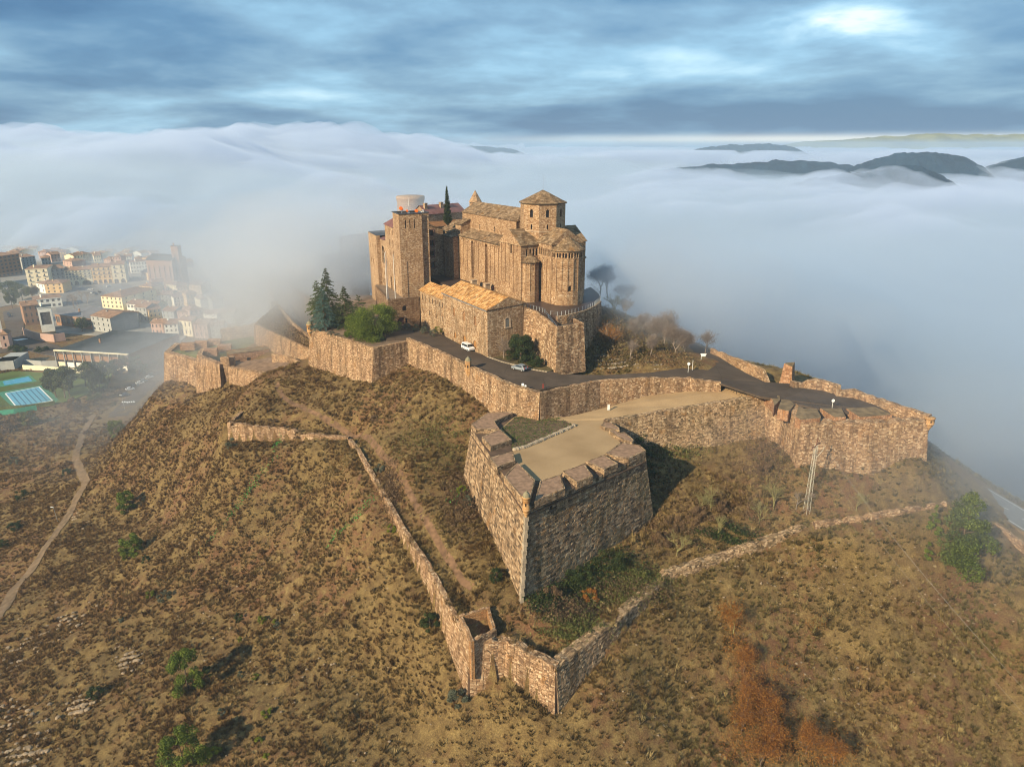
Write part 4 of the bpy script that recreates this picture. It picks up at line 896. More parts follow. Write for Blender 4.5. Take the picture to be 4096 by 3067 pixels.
# terrace round the apse with its railing, steps and retaining walls
ZT = 59.0
rail = [Z(2087, 1224, ZT), Z(2135, 1238, ZT), Z(2183, 1252, ZT), Z(2229, 1264, ZT), Z(2262, 1259, ZT), Z(2300, 1250, ZT), Z(2343, 1238, ZT), Z(2378, 1222, ZT), Z(2400, 1203, ZT), Z(2402, 1190, ZT), Z(2394, 1174, ZT), Z(2378, 1160, ZT), Z(2362, 1148, ZT)]
ter = [p + Vector((0, 0, 0)) for p in rail] + [CH(-6, 26, ZT), CH(-56, 26, ZT), CH(-58, -5, ZT), F_ if False else BA + E_ * -44 + N_ * 8.4 + Vector((0, 0, ZT)), BA + N_ * 11.3 + Vector((0, 0, ZT)) + E_ * -1]
M_WET = asphalt_mat('wet_paving', (0.060, 0.042, 0.036)); M_WET.node_tree.nodes['Principled BSDF'].inputs['Roughness'].default_value = .35
slab('upper_terrace', ter, M_WET, th=2.0)
# retaining wall below the curved terrace edge
tt = [rail[3] + Vector((0, -.3, 0))] + [p + Vector((.3, -.2, 0)) for p in rail[4:9]]
wall('retaining_wall', 'curved stone wall carrying the railed terrace round the apse', 'wall', tt, [Vector((p.x + .3, p.y - .5, 52)) for p in tt], 48, .7, Stones(.5, .28, 'w', .07, 51, .3), [M_COREW, M_LEDGE], nobj=150, cap=False)
TB = [V3(BA + N_ * 10.6 + E_ * .5, 59.9), Z(2135, 1240, 59.2) + Vector((0, -.5, 0)), Z(2183, 1275, 58.4), Z(2228, 1308, 57.7), Z(2336, 1293, 57.7), Z(2300, 1275, 57.7)]
FB = [V3(TB[0] + Vector((-.3, -.5, 0)), 48), V3(TB[1] + Vector((-.5, -1.0, 0)), 47), V3(TB[2] + Vector((-.6, -1.4, 0)), 46.6), V3(TB[3] + Vector((-.3, -1.7, 0)), 46.6), V3(TB[4] + Vector((.6, -1.3, 0)), 47), V3(TB[5] + Vector((.6, 0, 0)), 47)]
wall('bastion', 'small sheer stone bastion at the foot of the church terrace, behind the silver car', 'bastion', TB, FB, 45.5, .55, Stones(.6, .33, 'w', .08, 52, .3), [M_COREW, M_LEDGE], nobj=300)
slab('bastion_floor', [TB[1] - Vector((0, 0, 1.6)) + Vector((0.6, .6, 0)), TB[2] - Vector((0, 0, 1.4)), TB[3] - Vector((0, 0, 1.0)), TB[4] - Vector((0, 0, 1.0)), TB[5] - Vector((0, 0, 1.0)), V3(rail[5], 56.7), V3(rail[3], 56.7)], M_ASPHB, th=9)
def railing(pts, label, post_gap=1.45):
    p0 = pts[0]; off = Vector(p0); root = empty('railing', off, label, 'railing')
    m = MB(); d = 0; post = MB(); post.box((0, 0, .55), (.07, .07, 1.1)); pm = None
    for a, b in zip(pts, pts[1:]):
        L = (b - a).length; n = max(1, round(L / post_gap))
        for i in range(n):
            p = a.lerp(b, i / n)
            if pm is None: o = post.build('post', M_RAIL, root); pm = o.data
            else: o = bpy.data.objects.new('post', pm); COL.objects.link(o); o.parent = root
            o.location = p - off
        for h in (1.08, .75, .42): m.tube(a - off + Vector((0, 0, h)), b - off + Vector((0, 0, h)), .018 if h < 1 else .03, n=4)
    m.build('rails', M_RAILT, root)
M_RAIL = plain('pale_rail_post', (0.62, 0.66, 0.66), .4, .05, 1, .3); M_RAILT = plain('thin_rail', (0.20, 0.21, 0.22), .5, .05, 1, .5)
railing(rail[:3], 'steel railing along the terrace between the hall gable and the steps')
railing([rail[3] + Vector((-1.6, 1.2, 0))] + rail[3:], 'steel railing with pale posts curving round the church apse terrace')
# flight of steps
st_root = empty('steps', rail[2], 'short dark flight of steps from the terrace down into the small bastion', 'steps'); m = MB(); a = rail[2]; b = V3(TB[3] + Vector((.3, 1.2, 0)), 56.8)
for i in range(12):
    p = a.lerp(b, (i + .5) / 12); m = MB(); m.box(p - a + Vector((.35, .1, -.25)), (1.3, (b - a).length / 12 + .02, .55), math.atan2((b - a).y, (b - a).x) - math.pi / 2); m.build('step', M_WET, st_root)
hr = MB()
for k in range(4):
    p = a.lerp(b, k / 3.2) - a + Vector((-.3, -.1, 0)); hr.tube(p, p + Vector((0, 0, 1.0)), .035, n=5)
for h in (1.0, .5): hr.tube(Vector((-.3, -.1, h)), (b - a) + Vector((-.3, -.1, h)), .03, n=5)
hr.build('handrail', plain('blue_steel', (.25, .33, .42), .4, .1, 1, .4), st_root)

# ------------------------------------------------------------------ the palace with its square tower
M_ROOFR = plain('dull_red_roof', (0.17, 0.075, 0.065), .9, .25, .6); W_PALE = plain('pale_plaster', (.55, .53, .47), .85, .1); M_LEAD = plain('lead_roof', (0.06, 0.065, 0.075), .6, .2)
M_TERR = plain('terrace_paving', (0.20, 0.145, 0.10), .9, .2, .4)
PC = Vector((-33.7, 216.2, 0)); PF = Vector((math.cos(R(22)), math.sin(R(22)), 0)); PB = Vector((math.cos(R(112)), math.sin(R(112)), 0))
def palace():
    off = PC + Vector((0, 0, 54)); root = empty('palace', off, 'tall stone palace with a square corner tower and narrow windows, left of the church', 'palace')
    mb = MB(); wins = []; zb = 46
    # tower front, recessed strip, left face
    O = PC; wins += facade(mb, O, PF, [(0, zb), (7.0, zb), (7.0, 80.6), (0, 80.6)], [], [arch(s, 76.3, .35, 2.6, flat=True) for s in (2.0, 3.35, 4.7)], wd=.5)
    O2 = PC + PF * 7.0 + PB * .9; facade(mb, O2, PF, [(0, zb), (2.4, zb), (2.4, 80.6), (0, 80.6)]); facade(mb, PC + PF * 7.0, PB, [(0, zb), (.9, zb), (.9, 80.6), (0, 80.6)]); facade(mb, PC + PF * 9.4 + PB * .9, PB, [(0, zb), (7.1, zb), (7.1, 80.6), (0, 80.6)])
    facade(mb, PC + PF * 9.4 + PB * 8, -PF, [(0, 60), (9.4, 60), (9.4, 80.6), (0, 80.6)])
    OL = PC + PB * 8; w = []
    for i, (px, a, b) in enumerate(((1588, 923, 954), (1592, 972, 1001), (1595, 1023, 1048), (1598, 1069, 1095), (1600, 1115, 1142), (1603, 1162, 1188))): w.append(win_px(px, a, b, .75 if i == 0 else .5, OL, -PB, i > 0))
    wins += facade(mb, OL, -PB, [(0, zb), (8, zb), (8, 80.6), (0, 80.6)], [], w, wd=.45)
    # main wing with two columns of windows and two arched doors
    OW = PC + PB * 20.5; w = []
    for col, off_y in ((1556, 0), (1569, 6)):
        pass
    for px, a, b in ((1556, 915, 936), (1569, 921, 941), (1558, 957, 980), (1571, 962, 986), (1560, 998, 1021), (1573, 1004, 1027), (1563, 1055, 1091), (1576, 1063, 1098)): w.append(win_px(px, a, b, .8, OW, -PB, True))
    ad = []
    for px, a, b in ((1565, 1106, 1156), (1579, 1114, 1164)): ad.append(win_px(px, a, b, 2.3, OW, -PB))
    wins += facade(mb, OW, -PB, [(0, zb), (12.5, zb), (12.5, 76.0), (0, 76.0)], [], w, wd=.4)if False else facade(mb, OW, -PB, [(0, zb), (12.5, zb), (12.5, 76.0), (0, 76.0)], [], w + ad, wd=.5)
    # gallery wing with the great arch
    OG = PC + PB * 29; w = [arch(3.9, 62.4, 4.2, 5.9)] + [arch(s, 58.6, .8, 1.8, flat=True) for s in (1.6, 3.9, 6.2)] + [arch(s, 55.4, .9, 2.0) for s in (1.6, 3.9, 6.2)]
    wins += facade(mb, OG, -PB, [(0, zb), (8.5, zb), (8.5, 70.6), (0, 70.2)], [], w, wd=.7)
    wins += facade(mb, PC + PB * 43 - PF * 1.2, -PB, [(0, 40), (14, 40), (14, 71.2), (0, 71.2)], [], [arch(s, z, .7, 1.7, flat=True) for s in (3, 7, 11) for z in (66, 61)], wd=.4); facade(mb, PC + PB * 29 - PF * 1.2, PF, [(0, 40), (1.2, 40), (1.2, 71.2), (0, 71.2)])
    facade(mb, PC + PB * 43 + PF * 9, -PF, [(0, 40), (10.2, 40), (10.2, 71.2), (0, 71.2)])
    shift(mb, off); mb.build('wall', M_PAL, root); place_panes(wins, root, off, M_GLASS)
    rf = MB(); q = lambda a, b, z: PC + PF * a + PB * b + Vector((0, 0, z)) - off
    # tower top with parapet ledge
    rf.box(q(3.5, 4, 80.2), (6.6, 7.6, .2), R(22), 1); rf.box(q(8.2, 4.4, 80.2), (2.2, 6.6, .2), R(22), 1)
    for (a, b, lx, ly) in ((3.5, 0, 7.4, .5), (0, 4, .5, 8.3), (3.5, 8, 7.4, .5), (8.3, .95, 2.7, .5), (9.4, 4.4, .5, 7.4)): rf.box(q(a, b, 80.72), (lx, ly, .22), R(22), 1)
    rf.poly([q(-.5, 8, 75.9), q(-.5, 20.5, 75.9), q(4.8, 20.5, 78.6), q(4.8, 8, 78.6)], 0); rf.poly([q(4.8, 8, 78.6), q(4.8, 20.5, 78.6), q(10, 20.5, 76), q(10, 8, 76)], 0); rf.poly([q(-.5, 20.5, 75.9), q(10, 20.5, 76), q(4.8, 20.5, 78.6)], 1)
    rf.poly([q(-.5, 20.5, 70.7), q(-.5, 29, 70.3), q(6, 29, 72), q(6, 20.5, 72)], 0); rf.poly([q(-1.4, 29, 71.2), q(-1.4, 43.1, 71.2), q(9, 43.1, 71.4), q(9, 29, 71.4)], 1)
    # side building between tower and church
    rf.build('roof', [M_ROOFR, M_LEAD], root)
    # wing facing the yard, seen between tower and church
    mb = MB(); OY = PC + PF * 9.0 + PB * 14; t = N_; w = [win_px(px, a, b, 1.6, OY, t, True) for px, a, b in ((1724, 920, 942), (1726, 962, 984), (1727, 1004, 1024), (1729, 1050, 1070))]
    bw = facade(mb, OY, t, [(0, 54), (9.2, 54), (9.2, 74.0), (5.0, 75.6), (0, 76.4)], [], w, wd=.3); facade(mb, OY + t * 9.2, -E_, [(0, 54), (14, 54), (14, 74), (0, 74)])
    P = lambda a, b, z: OY + t * a - E_ * b + Vector((0, 0, z)); mb.quad(P(-.3, -.3, 76.7), P(9.5, -.3, 74.0), P(9.5, 14, 74.0), P(-.3, 14, 76.7), 1)
    shift(mb, off); mb.build('yard_wing', [M_PAL, M_LEAD], root); place_panes(bw, root, off, M_GLASS)
    fr = MB()
    for bk in bw:
        c = sum(bk, Vector()) / len(bk) + E_ * .34
        for dx, sx in ((-.95, .28), (.95, .28)): fr.box(c + t * dx - off, (sx, .1, 2.3), math.atan2(t.y, t.x))
        for dz in (-1.05, 1.05): fr.box(c + Vector((0, 0, dz)) - off, (1.62, .11, .24), math.atan2(t.y, t.x))
    tagk(fr.build('window_surrounds', plain('red_stone_trim', (.22, .11, .08), .9), root), 'stuff')
    return off
palace()
def P_(a, b, z): return PC + PF * a + PB * b + Vector((0, 0, z))
# radio gear on the tower roof
M_ORANGE = plain('orange_drum', (0.75, 0.16, 0.02), .5, .1); M_GREYP = plain('grey_plastic', (.55, .56, .57), .5, .1)
def dish(p, label, r, tall, mast):
    root = empty('antenna', p, label, 'antenna'); m = MB(); m.tube((0, 0, 0), (0, 0, mast), .06, n=6); m.build('mast', M_STEEL, root)
    m = MB(); q = MB(); q.tube((-.05, -.35, mast), (-.25, .35, mast), r, r, 12); q.build('drum', M_ORANGE, root); m = MB(); m.box((.3, .2, mast - .5), (.4, .3, .8)); m.build('cabinet', M_GREYP, root)
dish(P_(1.7, 3.2, 80.3), 'tall orange drum antenna at the left of the tower roof', .55, 1, 1.7)
dish(P_(3.4, 2.4, 80.3), 'small round orange antenna in the middle of the tower roof', .34, 1, 1.0)
dish(P_(6.3, 2.6, 80.3), 'orange drum antenna at the right of the tower roof', .5, 1, .9)
m = MB(); m.tube((0, 0, 0), (0, 0, 2.2), .07, n=6, mi=1); m.tube((0, 0, 2.2), (0, 0, 4.6), .05, .04, n=6)
o = m.build('antenna_mast', [M_WHITE, M_STEEL]); o.location = P_(4.4, 5.0, 80.3); tag(o, 'thin white whip mast standing on the square tower roof', 'mast')
m = MB(); m.box((0, 0, .35), (.8, .6, .7)); m.box((.7, .1, .6), (.25, .25, 1.2)); m.box((-.8, 0, .12), (1.8, .5, .12)); o = m.build('roof_equipment', M_GREYP); o.location = P_(7.6, 3.0, 80.3); tag(o, 'white equipment boxes beside the right orange antenna on the tower', 'equipment'); o['kind'] = 'thing'

# forecourt terrace in front of the palace with its retaining wall
TF = [Z(1500, 1148, 55.6), Z(1552, 1203, 55.6), Z(1613, 1200, 55.6), Z(1676, 1192, 55.6)]
TF[3] = V3(BA + E_ * -44.1 - N_ * .2, 55.6)
TF[2] = TF[1].lerp(TF[3], .5)
slab('forecourt', [TF[0], TF[1] + Vector((.2, .3, 0)), TF[3], P_(12, 12, 55.3), P_(2, 22, 55.3), P_(-3, 26, 55.3)], M_TERR, th=1.0)
# door and grille openings in the forecourt wall
wl = MB(); tt = (TF[3] - TF[1]); tt.z = 0; Lw = tt.length; tt.normalize(); O = V3(TF[1], 0)
s1 = planehit(1606, 1260, O, tt)[0]; so_ = [win_px(1606, 1268, 1300, 2.6, O, tt), win_px(1618, 1222, 1243, 1.5, O, tt), win_px(1624, 1274, 1292, 1.1, O, tt, True)]
bk = facade(wl, O, tt, [(0, 44), (Lw, 44), (Lw, 55.9), (0, 55.9)], [], so_, wd=.5); a, b = TF[1], TF[3]; nrm = Vector((-tt.y, tt.x, 0)); wl.quad(V3(a, 55.9), V3(b, 55.9), V3(b + nrm * .6, 55.9), V3(a + nrm * .6, 55.9)); wl.quad(V3(b + nrm * .6, 55), V3(a + nrm * .6, 55), V3(a + nrm * .6, 55.9), V3(b + nrm * .6, 55.9))
t2 = (TF[1] - TF[0]); t2.z = 0; L2 = t2.length; t2.normalize(); O2 = V3(TF[0], 0); facade(wl, O2, t2, [(0, 40), (L2, 40), (L2, 55.9), (0, 55.9)]); n2 = Vector((-t2.y, t2.x, 0)); wl.quad(V3(TF[0], 55.9), V3(TF[1], 55.9), V3(TF[1] + n2 * .6, 55.9), V3(TF[0] + n2 * .6, 55.9)); wl.quad(V3(TF[1] + n2 * .6, 55), V3(TF[0] + n2 * .6, 55), V3(TF[0] + n2 * .6, 55.9), V3(TF[1] + n2 * .6, 55.9))
wr = empty('retaining_wall', V3(TF[1], 44), 'dark wet stone wall under the palace forecourt, with an arched door in it', 'wall'); off = Vector(wr.location)
shift(wl, off); wl.build('wall_face', masonry('damp_stone', tuple((a * .62, b * .6, c * .6) for a, b, c in STONE), w=.7, h=.32), wr)
for i, k in enumerate(bk): m = MB(); m.poly([p - off for p in k]); m.build(('door', 'window', 'window')[i], (plain('dark_red_door', (.06, .022, .018), .6), M_GLASS, M_GLASS)[i], wr)
for i, (px, pb, h, lb) in enumerate(((1547, 1202, 16.5, 'leftmost of the three tall white flagpoles on the palace forecourt'), (1552, 1201, 17, 'second white flagpole from the left, close beside the leftmost one'), (1580, 1200, 16, 'right-hand white flagpole standing apart near the tower corner'))):
    p = Z(px, pb, 55.6) + Vector((0, .8, 0)); m = MB(); m.tube((0, 0, 0), (0, 0, h * .86), .09, .05, 6); o = m.build('flagpole', M_WHITE); o.location = p; tag(o, lb, 'flagpole', 'flagpoles in front of the palace')
# round keep, long rear building, spire
m = MB(); m.lathe((0, 0, 0), ((6.1, 0), (5.2, 16), (5.5, 17.2), (5.6, 18.3), (4.9, 18.6), (0, 18.8)), 20); o = m.build('round_tower', M_PAL); c = Y(1639, 800, 282); o.location = (c.x, 284, 63.0); tag(o, 'squat round keep fading into the fog behind the square tower', 'tower')
def rear():
    a = Y(1708, 853, 250); b = Y(1862, 850, 262); t = b - a; t.z = 0; L = t.length; t.normalize(); nn = Vector((-t.y, t.x, 0)); O = V3(a, 0); root = empty('monastery_wing', V3(a, 56), 'long low wing with a pinkish grey roof in the mist behind the cypress', 'building'); off = Vector(root.location)
    mb = MB(); facade(mb, O, t, [(0, 56), (L, 56), (L, 77.6), (0, 77.6)]); q = lambda s, d, z: O + t * s + nn * d + Vector((0, 0, z)); facade(mb, O + nn * 8, -nn, [(0, 56), (8, 56), (8, 77.6), (4, 80.2), (0, 77.6)]); shift(mb, off); mb.build('wall', M_PAL, root)
    r = MB(); r.quad(q(-.4, -.4, 77.5), q(L, -.4, 77.5), q(L, 4, 80.3), q(-.4, 4, 80.3)); r.quad(q(-.4, 4, 80.3), q(L, 4, 80.3), q(L, 8.3, 77.5), q(-.4, 8.3, 77.5)); shift(r, off); r.build('roof', M_ROOFR, root)
    lo = MB(); lo.quad(q(0, -4.2, 73.6), q(L - .5, -4.2, 73.6), q(L - .5, -.02, 75.0), q(0, -.02, 75.0)); facade(lo, O - nn * 4, t, [(0, 56), (L - .5, 56), (L - .5, 73.7), (0, 73.7)], mi=1); shift(lo, off); lo.build('lean_to', [M_TILEB, M_PAL], root)
    for px in (1708, 1820, 1866):
        s = (Y(px, 835, 252) - O).dot(t); c = MB(); c.box(q(s, 2.5, 79.6) - off, (1.1, 1.1, 2.6), math.atan2(t.y, t.x)); c.box(q(s, 2.5, 81.0) - off, (1.4, 1.4, .2), math.atan2(t.y, t.x)); c.build('chimney', M_PAL, root)
rear()
c = Y(1901, 800, 264); m = MB(); m.box((0, 0, -7), (3.4, 3.4, 14), R(20)); vs = [Vector((2.5 * math.cos(R(45 * i + 20)), 2.5 * math.sin(R(45 * i + 20)), 0)) for i in range(8)]; m.add(vs + [(0, 0, 4.2)], [(i, (i + 1) % 8, 8) for i in range(8)]); o = m.build('belfry_spire', M_PAL); o.location = (c.x, 264, Y(1901, 808, 264).z); tag(o, 'small pointed belfry spire showing above the nave roof in the fog', 'spire')

# ------------------------------------------------------------------ bastion of the trees and the walls west of it
TBt = [Z(1240, 1312, 47.2), Z(1495, 1392, 47.5), Z(1632, 1365, 47.8)]
TBf = [Z(1232, 1462, 34.8), Z(1487, 1535, 37.4), V3(TBt[2] + Vector((.3, -1.2, 0)), 40)]
SW = lambda k, g=.3, w=.54, h=.28: Stones(w, h, 'w', .06, k, g)
wall('bastion', 'angular stone bastion carrying the round pine and the tall conifers', 'bastion', TBt, TBf, 31, 1.0, SW(61), [M_COREW, M_CAP], rough_top=.15)
slab('tree_terrace', [p - Vector((0, 0, .5)) for p in TBt] + [Z(1640, 1300, 47.9), Z(1560, 1270, 47.6), Z(1500, 1180, 47.4), Z(1300, 1180, 46.8), Z(1255, 1250, 46.8)], plain('bare_earth', (.17, .115, .075), .95, .35, .5), th=10)
# terrace behind: hazy walls with merlons
A0, A1, A2 = Z(1070, 1140, 44), Z(1146, 1133, 44.6), Z(1262, 1212, 46.2)
wall('terrace_wall', 'tall hazy wall with a capped top descending toward the conifers', 'wall', [A0, A1, A2], [V3(A0 + Vector((-.5, -1, 0)), 33), V3(A1 + Vector((-.3, -1, 0)), 33), V3(A2 + Vector((-.3, -1, 0)), 34)], 22, 1.3, SW(62), [M_COREW, M_LEDGE], nobj=150)
Cw = [V3(A0 + Vector((0, 4, 0)), 44.2), Z(1127, 1090, 47), Z(1265, 1085, 47), Z(1278, 1024, 56), Z(1366, 1012, 56), Z(1367, 946, 64), Z(1482, 932, 64)]
for i, (j, lb) in enumerate(((0, 'slanting end wall of the misty terrace, farthest left of the castle'), (1, 'misty battlemented wall behind the tall conifers'), (3, 'pale stretch of wall in the fog above the conifers'), (5, 'ghostly wall block in dense fog beside the palace end'))):
    a, b = Cw[j], Cw[j + 1]; wall('rampart', lb, 'wall', [a, b], [a, b], 30 if i < 2 else 38, 2.0, SW(70 + i, .2, .9, .5), [M_COREW, M_CAPG], nobj=0)
mer = MB(); a, b = Cw[1], Cw[2]
r0 = empty('battlements', a, 'row of low merlons on the misty rampart behind the conifers', 'battlements')
for i in range(5): p = a.lerp(b, (i + .45) / 5) - a; m = MB(); m.box(p + Vector((0, 1, .7)), ((b - a).length / 5 * .8, 1.6, 1.5), 0); m.build('merlon', M_PAL, r0)
slab('west_terrace', [A0 - Vector((0, 0, 1.2)), A1 - Vector((0, 0, 1.4)), A2 - Vector((0, 0, 1.6)), V3(TBt[0] + Vector((6, 14, 0)), 45), Z(1480, 1170, 46), Z(1470, 1090, 46), Cw[2] - Vector((0, 0, 1.5)), Cw[1] - Vector((0, 0, 1.5))], M_ASPHB, th=12)
# scrub-topped outwork with a capped stair wall
O0, O1, O2, O3, O4, O5 = Z(1017, 1297, 37.6), Z(1238, 1398, 37.6), Z(1243, 1352, 40.8), Z(1165, 1290, 41.4), Z(1108, 1218, 42.5), Z(1052, 1262, 39.8)
wall('outwork', 'wedge-shaped outwork with a scrub-covered sloping top left of the conifers', 'wall', [O5, O0, O1], [O5, V3(O0 + Vector((-.4, -1, 0)), 30), V3(O1 + Vector((0, -1.2, 0)), 32)], 22, 1.0, SW(63, .3), [M_COREW, M_CAP])
wall('stair_wall', 'thin wall with a pale capping running down beside a dark stair passage', 'wall', [O4, O3, O2], [O4, O3, O2], 34, .8, SW(64, .2), [M_COREW, M_LEDGE], nobj=120, back=True)
m = MB(); ps = [O0 + Vector((.5, .4, -.4)), O1 + Vector((.2, .8, -.4)), O2 + Vector((-.5, -.4, -.5)), O3 + Vector((-.6, -.4, -.6)), O4 + Vector((-.4, 0, -.6)), O5 + Vector((.4, 0, -.4))]
cen = sum(ps, Vector()) / 6; n = len(ps); m.add(ps + [cen], [(i, (i + 1) % n, n) for i in range(n)]); tag(m.build('scrub_slope', plain('scrub_soil', (.15, .105, .05), .95, .5, .6)), kind='structure')
slab('stair_passage', [O4 + Vector((1, 0, -6)), O3 + Vector((1, 0, -6)), O2 + Vector((.8, 0, -6)), V3(TBt[0] + Vector((-1, -1, 0)), 33.5), V3(TBt[0] + Vector((0, 6, 0)), 34.5), V3(A1, 36.5)], M_ASPHB, th=4)
m = MB(); m.box((0, 0, 1.6), (.6, 3.4, 4.4), R(-35)); m.box((0, 0, 4.0), (.9, 3.8, .3), R(-35)); o = m.build('gate_wall', W_PALE); o.location = Z(1100, 1246, 39.5); tag(o, 'pale plastered gate wall at the head of the stair passage', 'wall')
# low court, its walls and the ruined range
D = [Z(1086, 1416, 34.2), Z(1150, 1425, 34.4), Z(1188, 1443, 34.6), Z(1236, 1470, 34.8)]
wall('court_wall', 'low curved wall between the little court and the foot of the tree bastion', 'wall', D, [V3(p + Vector((0, -.4, 0)), 31) for p in D], 27, .7, SW(65, .2, .5, .28), [M_COREW, M_LEDGE], nobj=100)
def ruin_range():
    a, b = Z(908, 1418, 31.2), Z(1076, 1396, 31.6); t = b - a; t.z = 0; L = t.length; t.normalize(); O = V3(a, 0); root = empty('ruined_barracks', V3(a, 27), 'roofless row of masonry rooms with dark openings facing the little court', 'ruin'); off = Vector(root.location)
    w = [win_px(950, 1440, 1456, 1.6, O, t, True), win_px(995, 1430, 1442, 1.3, O, t, True), win_px(1040, 1423, 1442, 1.5, O, t, True)]
    mb = MB(); bk = facade(mb, O, t, [(0, 25), (L, 25), (L, 31.6), (L * .6, 31.1), (0, 31.2)], [], w, wd=.5); nn = Vector((-t.y, t.x, 0)); facade(mb, O + t * L, nn, [(0, 25), (4, 25), (4, 31.8), (0, 31.6)]); facade(mb, O + t * L + nn * 4, -t, [(0, 25), (L, 25), (L, 31.6), (0, 32)])
    q = lambda s, d, z: O + t * s + nn * d + Vector((0, 0, z)); mb.quad(q(0, 0, 31.2), q(L, 0, 31.6), q(L, 4, 31.8), q(0, 4, 31.4), 1); shift(mb, off); mb.build('wall', [M_OUT, M_CAPG], root); place_panes(bk, root, off, M_GLASS)
ruin_range()
G = [Z(786, 1418, 30), Z(878, 1458, 29.6), Z(876, 1412, 31.8), Z(905, 1418, 31.6), Z(912, 1468, 29.0), Z(1062, 1494, 31.0)]
wall('rampart', 'orange-brown corner rampart of the lower battery, ragged along its top', 'wall', [Z(800, 1395, 30.5), G[0], G[1]], [Z(800, 1395, 30.5), Z(786, 1525, 20.5), V3(G[1] + Vector((0, -1, 0)), 22)], 12, 1.6, SW(66, .1), [M_COREW, M_CAP], rough_top=.6)
wall('gatehouse_stub', 'narrow broken tower stub beside the orange-brown rampart', 'wall', [G[1] + Vector((0, 1, 2.2)), V3(G[4] + Vector((0, 1.5, 0)), 32), V3(G[4] + Vector((.8, 5, 0)), 31.4)], [V3(G[1] + Vector((0, 1, 0)), 20), V3(G[4] + Vector((0, 1.5, 0)), 20), V3(G[4] + Vector((.8, 5, 0)), 20)], 16, 1.5, SW(67, .1), [M_COREW, M_CAP], rough_top=.5)
wall('court_wall', 'long low parapet wall sloping right from the broken tower stub', 'wall', [G[4], G[5]], [V3(G[4] + Vector((0, -.6, 0)), 24), V3(G[5] + Vector((0, -.6, 0)), 28)], 18, 1.8, SW(68, .1), [M_COREW, M_CAP], rough_top=.3)
wall('lower_battery', 'pale hazy wall of the lowest battery at the far left of the fortress', 'bastion', [Z(700, 1372, 28.5), Z(657, 1408, 27.4), Z(790, 1445, 27.0)], [Z(700, 1372, 28.5), Z(656, 1542, 14.5), V3(Z(790, 1445, 27.0) + Vector((0, -1.5, 0)), 18)], 6, 2.2, SW(69, .1, .8, .4), [M_COREW, M_CAPG], nobj=100)
slab('battery_deck', [Z(665, 1406, 26.6), Z(790, 1440, 26.6), Z(905, 1412, 28.5), Z(1070, 1385, 29.5), Z(1010, 1345, 29.5), Z(850, 1372, 28)], M_GREEND if False else plain('battery_turf', (.10, .11, .04), .95, .5, .4), th=10)
r0 = empty('battlements', Z(730, 1385, 27), 'line of broad mossy merlons on the misty lowest battery', 'battlements')
for px, py, w_ in ((752, 1385, 5.0), (805, 1378, 4.6), (858, 1370, 4.6), (845, 1408, 4.4), (900, 1392, 4.6)):
    p = Z(px, py, 29) - Vector(r0.location); m = MB(); m.box(p, (w_, 3.0, 2.4), R(12)); m.build('merlon', [M_OUT], r0)
wall('rampart', 'distant grey rampart half lost in the fog behind the battery', 'wall', [Z(880, 1318, 31), Z(1020, 1292, 33)], [Z(880, 1318, 31), Z(1020, 1292, 33)], 16, 2.0, SW(75, .1, .9, .5), [M_COREW, M_CAPG], nobj=0, rough_top=.8)
slab('court_floor', [Z(915, 1475, 27.6), Z(1062, 1500, 30), Z(1160, 1530, 32), Z(1236, 1480, 33.2), Z(1185, 1452, 33), Z(1080, 1430, 31.5), Z(930, 1450, 28.4)], plain('court_earth', (.16, .105, .07), .95, .35, .6), th=3)

# outwork wall on the left slope
K = [Z(962, 1645, 27.2), Z(908, 1687, 27.0), Z(1020, 1702, 27.2), Z(1170, 1714, 27.6), Z(1192, 1733, 27.2), Z(1300, 1738, 27.9), Z(1392, 1750, 27.6)]
wall('outwork_wall', 'stretch of pinkish rubble wall alone on the left slope, shrubs growing over it', 'wall', K, [V3(p + Vector((-.1, -.5, 0)), p.z - 6) for p in K], 19, .9, SW(81, .1, .6, .28), [M_COREW, M_CAPG], rough_top=.5)
# the long counterscarp wall round the ditch
Lw_ = [Z(1394, 1756, 28.4), Z(1430, 1800, 29.4), Z(1475, 1880, 28.4), Z(1535, 1985, 26.8), Z(1600, 2100, 25.5), Z(1715, 2270, 23.6), Z(1821, 2476, 21.8), Z(1881, 2568, 21.6)]
S_CS = Stones(.7, .30, 'w', .09, 82, .3)
wall('counterscarp_wall', 'long narrow wall climbing the left slope from the ruined guardhouse', 'wall', Lw_, [V3(p + Vector((-.5, -.5, 0)), p.z - 8) for p in Lw_], 6, .9, S_CS, [M_COREW, M_CAP], rough_top=.35)
Fr = [Z(1881, 2568, 21.6), Z(2022, 2552, 21.3), Z(2223, 2668, 19.5)]
wall('counterscarp_wall', 'broken wall across the front of the ditch, between guardhouse and sharp corner', 'wall', Fr, [V3(Fr[0] + Vector((-.2, -.5, 0)), 12), V3(Fr[1] + Vector((-.3, -.5, 0)), 14), V3(Fr[2] + Vector((0, -.8, 0)), 11)], 6, 1.5, Stones(.66, .32, 'w', .1, 83, .2), [M_COREW, M_CAPG], rough_top=.8)
Rr_ = [Z(2223, 2668, 19.5), Z(2346, 2574, 19.8), Z(2472, 2482, 20.2), Z(2541, 2418, 20.4), Z(2612, 2360, 20.7), Z(2655, 2326, 20.6)]
wall('counterscarp_wall', 'wide ruinous wall running right from the sharp front corner', 'wall', Rr_, [V3(p + Vector((.5, -.5, 0)), p.z - 8) for p in Rr_], 8, 2.0, Stones(.66, .32, 'b', .1, 84, .6), [M_MORT, M_CAPG], rough_top=.35)
Rq = [Z(2630, 2322, 20.2), Z(2672, 2290, 21.0), Z(2900, 2217, 22.0), Z(3050, 2166, 23.2), Z(3150, 2132, 24.0), Z(3262, 2094, 24.9)]
